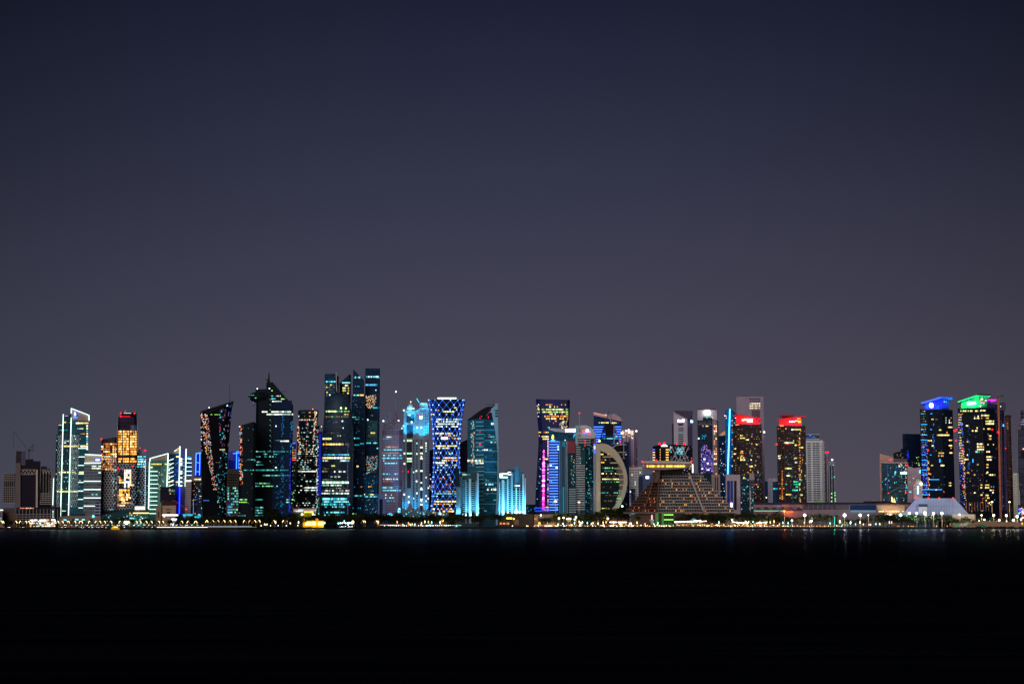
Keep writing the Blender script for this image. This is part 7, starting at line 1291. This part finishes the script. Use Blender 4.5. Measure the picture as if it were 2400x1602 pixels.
for k in range(34): bollard(902 + k * 4.6 + R.uniform(-1.5, 1.5), R.choice([1, 1, 3]), 'before the dark trees of the diamond lattice tower', R.choice([9, 14]), R.uniform(.8, 2))
GLB = [ball('bulb', .9, em(q, 4), 3.4) for q in ('ffc070', 'fff0d8', 'ff9850', '90f0e0', 'e8ffb0')]; V, Fc = [], []; tube(V, Fc, [(0, 0, 0), (0, 0, 2.6)], [.12, .08], 5); gp_ = mesh('post', V, Fc, POLE)
def garden(u, where):
    Y = shore(u) + R.uniform(21, 24); r = bpy.data.objects.new('garden_lamp', None); C.objects.link(r); r.location = (P(u, 1234, Y).x, Y, GZ + .2); q = R.uniform(.8, 1.9); r.scale = (.9, .9, q * 1.6)
    r['label'] = 'small garden lamp among the shore trees ' + where; r['category'] = 'garden lamp'; r['group'] = 'garden lamps ' + where
    child('post', gp_, r); child('bulb', R.choice(GLB), r)
for n_, u0, u1, where in ((14, 905, 1060, 'before the diamond lattice tower'), (16, 1255, 1390, 'before the blue barred office'), (16, 1395, 1580, 'before the pyramid'), (16, 1590, 1830, 'behind the cafe terrace'), (18, 1830, 2110, 'before the concrete hall'), (12, 2290, 2400, 'around the right end'), (14, 600, 900, 'before the bullet tower')):
    for k in range(n_): garden(R.uniform(u0, u1), where)
rb = ball('bulb', .65, em('ff2020', 3), .9)
for u in (1253.5, 1405.5, 1417, 1443, 1478.5, 1519, 1534.5): bollard(u, 0, 'shining red at the water edge', 6.6, 0, rb)

# --- added glowing lines on the quay in place of car light trails
def line(u0, u1, v, wd, col, st, lb):
    a = T('light_rail', lb, 'light rail', (u0 + u1) / 2, 7.5); u = u0
    while u < u1:
        q = min(u1, u + 12); V, Fc = [], []
        y0, y1 = shore(u) + 7.4, shore(q - .4) + 7.4; p, r = P(u, v, y0), P(q - .4, v, y1); h = wd * .66
        vs, fs = box8([p, r, r + Vector((0, 0, h)), p + Vector((0, 0, h))], [x + Vector((0, .3, 0)) for x in (p, r, r + Vector((0, 0, h)), p + Vector((0, 0, h)))])
        a.add('light_tube', vs, fs, em(col, st)); p2 = Vector((p.x, p.y + .15, GZ)); M8(V, Fc, p.x, p.x + .3, p.y + .1, p.y + .4, GZ + .1, max(p.z + .1, GZ + .5)); a.add('post', V, Fc, POLE); u = q
line(368, 487, 1236, 1.8, 'fff0e0', 3.2, 'bright white light line on the quay before the beige hall'); line(487, 602, 1235.6, 1.6, 'c8a038', .7, 'dim golden light line on the quay before the dark sparkling tower')
line(138, 300, 1237.4, .8, 'd8e8c0', 1.0, 'thin pale light line on the quay left of the yellow boat'); line(488, 590, 1233, .8, 'c0d8ff', 1.0, 'thin bluish light line behind the dim golden one'); line(0, 66, 1237.4, .8, 'ffb868', .8, 'thin orange light line at the far left'); line(890, 946, 1229.8, 1.0, 'ffb8a0', 1.6, 'reddish light line on the quay before the cyan dome')
line(1058, 1082, 1230.5, .9, 'a0ffe8', 1.6, 'short teal light line before the dark palms')
# --- lit multi-deck waterside restaurant
a = T('waterside_restaurant', 'long four-deck open pavilion strung with white lights at the water edge', 'restaurant', 99, 9)
for k in range(5): v = 1219.5 + k * 4; a.ext('deck', [(70 - k, v, k * -.4), (130 - k * .6, v - 1, k * -.4)], mt('6a6258'), 9, vbot=v + .8, vref=v)
for k in range(10): a.bar((72 + k * 6.2, 1218), (72 + k * 6.2, 1237), .7, mt('7a7268'), 'column', dy=-1)
for v, dn, s_ in ((1218.2, .95, 4), (1221.5, .5, 3), (1225.5, .75, 3.4), (1229, .6, 3), (1232.5, .7, 3)):
    u = 70
    while u < 129:
        q = R.uniform(1.6, 4.5)
        if R.random() < dn: a.bar((u, v - (u - 70) * .015), (u + q, v - (u + q - 70) * .015), R.uniform(1.2, 2.6) if v > 1219 else 2.8, R.choice([em('ffffff', 3), em('fff4e8', 2), em('e8fff8', 1.4), em('ffc880', 1.2)]), 'string_light', dy=-1.8)
        u += q + .8
for u in (62, 66, 71, 77, 84, 92, 100, 109, 117, 125): a.dot(u, 1238.6, 1.1, em('fff0d0', 5), 'waterline_lamp', dy=-4)
a.finish()
# --- boats
a = T('water_taxi', 'small golden lit boat moored left of the bright quay light line', 'boat', 271, -12)
a.prof('hull', [(259, 1236.5), (281, 1236.5), (279, 1240.5), (262, 1240.5)], em('b89018', .9), 4, 0); a.prof('cabin', [(262, 1236.5), (263.5, 1233.5), (266, 1232.2), (276, 1232.2), (277, 1236.5)], em('f0b828', 1.1), 3, .6); a.w(267, 1233.3, 275, 1235, em('fff0a0', 2), 'cabin_window'); a.bar((263, 1238.4), (276, 1238.4), .5, mt('3c3008'), 'rubbing_strake'); a.finish()  # hull and cabin glow themselves instead of catching light
a = T('motor_launch', 'small dark launch with a pale cabin moored under the blue diagrid tower', 'boat', 1068, -12)
a.prof('hull', [(1060, 1234.6), (1078, 1233.8), (1075, 1237.4), (1062, 1237.4)], mt('20242c'), 4, 0); a.prof('cabin', [(1065, 1234.6), (1066, 1232), (1072, 1232), (1073, 1234.2)], mt('5a7078'), 3, .6); a.dot(1070, 1231.5, 1, em('c0ffff', 4), 'lamp_head'); a.finish()
# --- low waterfront buildings
a = T('fort', 'low fort-like building with corner turrets and a dazzling yellow floodlit wall', 'building', 735, 14)
a.ext('wall', [(709, 1219, 0), (759, 1219, 0)], mt('9a7828'), 12); a.ext('turret', [(710, 1213.5, -1), (714.5, 1213.5, -1)], mt('9a7020'), 5); a.ext('turret', [(740, 1214, -1), (746, 1214, -1)], mt('8a6820'), 5)
for k, (u0, u1) in enumerate(((717, 730), (731.5, 748), (749.5, 757.5))): a.w(u0, 1223.2 - (k == 1), u1, 1229.6, em('ffe060', 6), 'lit_arcade')
for u in (720, 736, 752): a.lamp(u, 1229, 6, 5e3, 'ffb820', None, r=.6)
a.finish()
a = T('low_house', 'dark low house with yellow and orange lit windows right of the dark palms', 'building', 1205, 55)
a.ext('walls', [(1168, 1209, 0), (1196, 1203, 0), (1250, 1204, 0)], mt('2c241e'), 20); a.ext('upper_room', [(1186, 1201, 4), (1198, 1201, 4)], mt('54421c'), 10); a.w(1187, 1212, 1200, 1215.5, em('ffe040', 3)); a.band(1226, 1171, 1193, [em('d87838', 1.1), em('ffb070', 1.3)], 5, .85, (1, 2)); a.w(1205, 1217, 1216, 1229, mt('5a4436'), 'wall_panel', .3); a.dot(1204, 1215, 1.6, em('ffff80', 4), 'lamp_head'); a.finish()
a = T('low_house', 'pale sandy low house with small windows below the magenta lit tower', 'building', 1278, 57)
a.ext('walls', [(1252, 1205, 0), (1297, 1204, 0), (1307, 1202, 0)], mt('5a4a3c'), 20); a.grid(1254, 1266, 1210, 1226, 4, 5, 1.6, 2.4, .4, GO + OR, DK); a.scat([(1262, 1221), (1300, 1221), (1300, 1229), (1262, 1229)], 22, GO + OR, (1, 2)); a.w(1262, 1222, 1267, 1226, em('ffd840', 3)); a.finish()
fp = None
for k in range(6):
    u = 1279 + k * 2.7; Y = shore(u) + 20; b = P(u, 1234, Y); V, Fc = [], []; h = P(u, 1215, Y).z - GZ
    if not fp: tube(V, Fc, [(0, 0, 0), (0, 0, h)], [.3, .16], 6); fp = mesh('pole', V, Fc, em('b08878', .35)); V, Fc = [], []; M8(V, Fc, .1, 1.6, -.06, .06, h - 3, h - .4); fl_ = mesh('flag', V, Fc, mt('5a1c28'))  # pole given its own glow in place of light on it
    r = bpy.data.objects.new('flagpole', None); C.objects.link(r); r.location = (b.x, Y, GZ); r['label'] = 'thin lit flagpole with furled dark flag before the sandy low house'; r['category'] = 'flagpole'; r['group'] = 'flagpoles'; child('pole', fp, r); child('flag', fl_, r)
a = T('cafe_roof', 'brown hipped cafe roof with a bright white eave line left of the pyramid', 'pavilion', 1450, 26)
a.prof('roof', [(1424, 1221), (1440, 1214), (1452, 1212.5), (1462, 1214), (1482, 1221)], mt('4a2e24'), 14, 0); a.ext('wall', [(1428, 1221, 2), (1470, 1221, 2)], mt('3c2a20'), 10); a.bar((1429, 1222.8), (1469, 1223), 1.9, em('ffecc8', 5), 'light_strip', dy=-1); a.scat([(1430, 1225), (1468, 1225), (1468, 1230), (1430, 1230)], 24, GO + OR, (1, 2)); a.finish()
a = T('palm_court', 'row of floodlit palm trunks at the left foot of the pyramid', 'planting', 1495, 30)
for u, h in ((1474, 9), (1478, 11), (1490, 14), (1494, 16), (1499, 17), (1506, 13), (1545, 10)): a.bar((u, 1233), (u + 1, 1233 - h), 1.4, em('ffd890', 1.6), 'lit_trunk', dy=-1); a.bar((u + 1, 1233 - h), (u + 1.2, 1231 - h), 3.2, mt('4a4c20'), 'crown_stub', dy=-1)  # trunks glow themselves in place of floodlights
a.finish()
a = T('cafe_terrace', 'long cafe terrace with swooping white light strings right of the green lit entrance', 'terrace', 1690, 24)
a.ext('back_wall', [(1582, 1224, 6), (1800, 1225, 6)], mt('3c2a20'), 4); a.ext('floor', [(1578, 1231.3, -2), (1826, 1231.3, -2)], mt('4a3c30'), 10)
for p, q, wd in (((1581, 1222.5), (1596, 1222), 2.6), ((1596, 1222), (1615, 1221.4), 2.2), ((1616, 1220.5), (1620, 1222.5), 2), ((1620, 1222), (1632, 1219.5), 2), ((1631, 1221), (1643, 1218.8), 2.4), ((1643, 1221.5), (1656, 1220), 1.1), ((1715.5, 1222), (1735, 1224.2), 1.7), ((1735, 1224.2), (1755, 1224.8), 1.9), ((1772, 1225), (1795, 1223.4), 1)): a.bar(p, q, wd, em('fff0dc', 5), 'light_string', dy=-2)
for k in range(22): a.bar((1584 + k * 10.2, 1221.5), (1584 + k * 10.2, 1232), .5, mt('6a5a48'), 'post', dy=-1)
a.scat([(1584, 1226), (1800, 1226), (1800, 1231), (1584, 1231)], 150, GO + OR + WH[2:3] + GR[:1] + SP[:2], (.9, 2)); a.finish()
a = T('tent_dome', 'small pale blue dome tent on the cafe terrace', 'tent', 1627, 20)
a.rev('dome', 1626.5, [(1232, 9), (1224, 9.2), (1218, 7.6), (1214.5, 4.5), (1213, 1)], mt('5890b0'), n=20, squash=.6, hit=False); a.w(1622, 1224, 1632, 1231, em('70b8e0', .8), 'doorway', force=True); a.finish()
V, Fc = [], []; tube(V, Fc, [(0, 0, 0), (0, 0, 3.2)], [.08, .06], 5); up_ = mesh('pole', V, Fc, POLE); V = [(0, 0, 4.4)] + [(2.9 * math.cos(i * math.pi / 4), 2.9 * math.sin(i * math.pi / 4), 3.1) for i in range(8)]; uc = mesh('canopy', V, [(0, 1 + i, 1 + (i + 1) % 8) for i in range(8)] + [tuple(range(8, 0, -1))], mt('3a2820'))
for k, u in enumerate((1674, 1681, 1690, 1697, 1704, 1711)):
    Y = shore(u) + 17; r = bpy.data.objects.new('parasol', None); C.objects.link(r); r.location = (P(u, 1234, Y).x, Y, GZ + 1); r.scale = (1.25, 1.25, 1.5); r['label'] = 'dark pointed parasol on the cafe terrace, left of the long light line'; r['category'] = 'parasol'; r['group'] = 'parasols on the cafe terrace'; child('pole', up_, r); child('canopy', uc, r)
a = T('beach_slope', 'sandy retaining slope lit warm at the right end of the shore', 'embankment', 2345, 14)
a.prof('slope', [(2262, 1232), (2290, 1221), (2320, 1220), (2400, 1224), (2440, 1224), (2440, 1233), (2300, 1232.5)], mt('705846'), 8, 0); a.prof('green_slope', [(2288, 1228), (2303, 1228), (2318, 1235), (2310, 1236.3), (2298, 1232)], mt('0c5c40'), 3, -1.5, hit=False); a.finish()
a = T('fence_panels', 'row of green and orange lit construction fence panels before the low wall', 'fence', 2250, 18)
for u0, u1, c in ((2225, 2230, 'c05030'), (2233, 2237, '208860'), (2238, 2248, 'c85038'), (2240, 2249, '108858'), (2251, 2256, 'c8a088'), (2258, 2266, 'b8a890'), (2267, 2272, '108050'), (2273, 2278, 'a06040')): a.ext('panel', [(u0, 1225 + (c == '108858') * 2.5, -1 if c == '108858' else 0), (u1, 1225 + (c == '108858') * 2.5, -1 if c == '108858' else 0)], mt(c), .6, vbot=1232)
a.finish()
a = T('garden_hut', 'small round hut glowing green and white among trees left of the starry floodlights', 'hut', 1980, 26)
a.rev('roof', 1980, [(1226, 11), (1223, 9), (1221.5, 2)], mt('1c1814'), n=18, squash=.6); a.ext('wall', [(1971, 1226, 4), (1989, 1226, 4)], mt('203028'), 8); a.scat([(1960, 1224), (1992, 1226), (1992, 1231), (1960, 1231)], 30, GR + TE + OR + WH, (1, 2.4))
a.bar((1956, 1230), (1956.3, 1210), 1.1, em('40e8d0', 1.6), 'light_column', dy=-3); a.lamp(1956, 1226, 8, 2.2e4, '20ff90', None, r=1); a.band(1215, 1972, 1982, [em('ffb020', 2)], 4, 1); a.finish()
# --- cars on the seaside road
car0 = proto('car', 'car'); V, Fc = [], []; M8(V, Fc, -2.2, 2.2, -.85, .85, .35, .95); cb = mesh('body', V, Fc, mt('a8a8b0', .35, .4)); V = [(-1.5, -.75, .95), (1.3, -.75, .95), (1.3, .75, .95), (-1.5, .75, .95), (-1.1, -.62, 1.45), (.7, -.62, 1.45), (.7, .62, 1.45), (-1.1, .62, 1.45)]
cc = mesh('cabin', V, [(4, 5, 6, 7), (0, 1, 5, 4), (1, 2, 6, 5), (2, 3, 7, 6), (3, 0, 4, 7)], mt('14161c', .3, .5)); ch_ = [child('body', cb, car0), child('cabin', cc, car0)]
for x in (-1.4, 1.4):
    for y in (-.8, .8): V, Fc = [], []; tube(V, Fc, [(x, y - .12, .34), (x, y + .12, .34)], [.34, .34], 10); ch_.append(child('wheel', mesh('wheel', V, Fc, mt('101010')), car0))
for y in (-.55, .55): V, Fc = [], []; M8(V, Fc, 2.2, 2.32, y - .22, y + .22, .58, .82); ch_.append(child('headlight', mesh('headlight', V, Fc, em('f0f8ff', 14)), car0)); V, Fc = [], []; M8(V, Fc, -2.3, -2.2, y - .2, y + .2, .6, .82); ch_.append(child('tail_light', mesh('tail_light', V, Fc, em('ff3020', 8)), car0))
PARTS[car0.name] = ch_
for u in [8, 18, 24, 47, 55, 140, 146, 152, 168, 176, 189, 196, 208, 216, 225, 232, 240, 249, 290, 336, 346, 356, 367, 372, 386, 392, 410, 418, 424, 432, 446, 452, 458, 466, 474]:
    where = 'left of the lit restaurant' if u < 60 else 'before the tower podium arches' if u < 180 else 'before the outlined teal tower' if u < 235 else 'before the honeycomb towers' if u < 360 else 'before the beige hall and canopies'
    Y = shore(u) + R.choice([29, 33, 41, 45]); dup(car0, (P(u, 1234, Y).x, Y, GZ), R.choice([-1.2, -1.0, -1.57, 2.0]), 1.15, 'pale car with white headlights on the shore road ' + where, 'cars on the shore road ' + where)
for k, u in enumerate((798, 801.5, 805, 810, 815, 818.5, 822, 825.5)): Y = shore(u) + 18; dup(car0, (P(u, 1234, Y).x, Y, GZ + (k % 2)), -1.57, 1.2, 'pale car with bright headlights parked before the bullet tower', 'cars parked before the bullet tower')
kill(car0)
a = T('light_gantry', 'cold white lamp bar over the parked cars before the bullet tower', 'lamp', 811, 22)
a.bar((796, 1224.5), (827, 1224.5), .5, POLE, 'beam', dy=0)
for u in (798, 803, 810, 816, 819, 823, 826): a.dot(u, 1224.8, 1.7, em('d0f0ff', 6), 'lamp_head', dy=-1)
for u in (796, 811, 827): a.bar((u, 1224), (u, 1235), .5, POLE, 'post', dy=0)
a.finish()
# flood of small lit openings behind the trees on the left shore
a = T('market_stalls', 'row of small stalls with white, cyan and orange lights behind the promenade lamps', 'stalls', 250, 50)
for k in range(28): u = 138 + k * 12.3; a.ext('stall', [(u, 1228, 0), (u + 8, 1228, 0)], mt('2a2824'), 3); a.scat([(u, 1228.3), (u + 8, 1228.3), (u + 8, 1231), (u, 1231)], 7, CY + WH + WH + OR, (1, 2.6), .7)
a.finish()
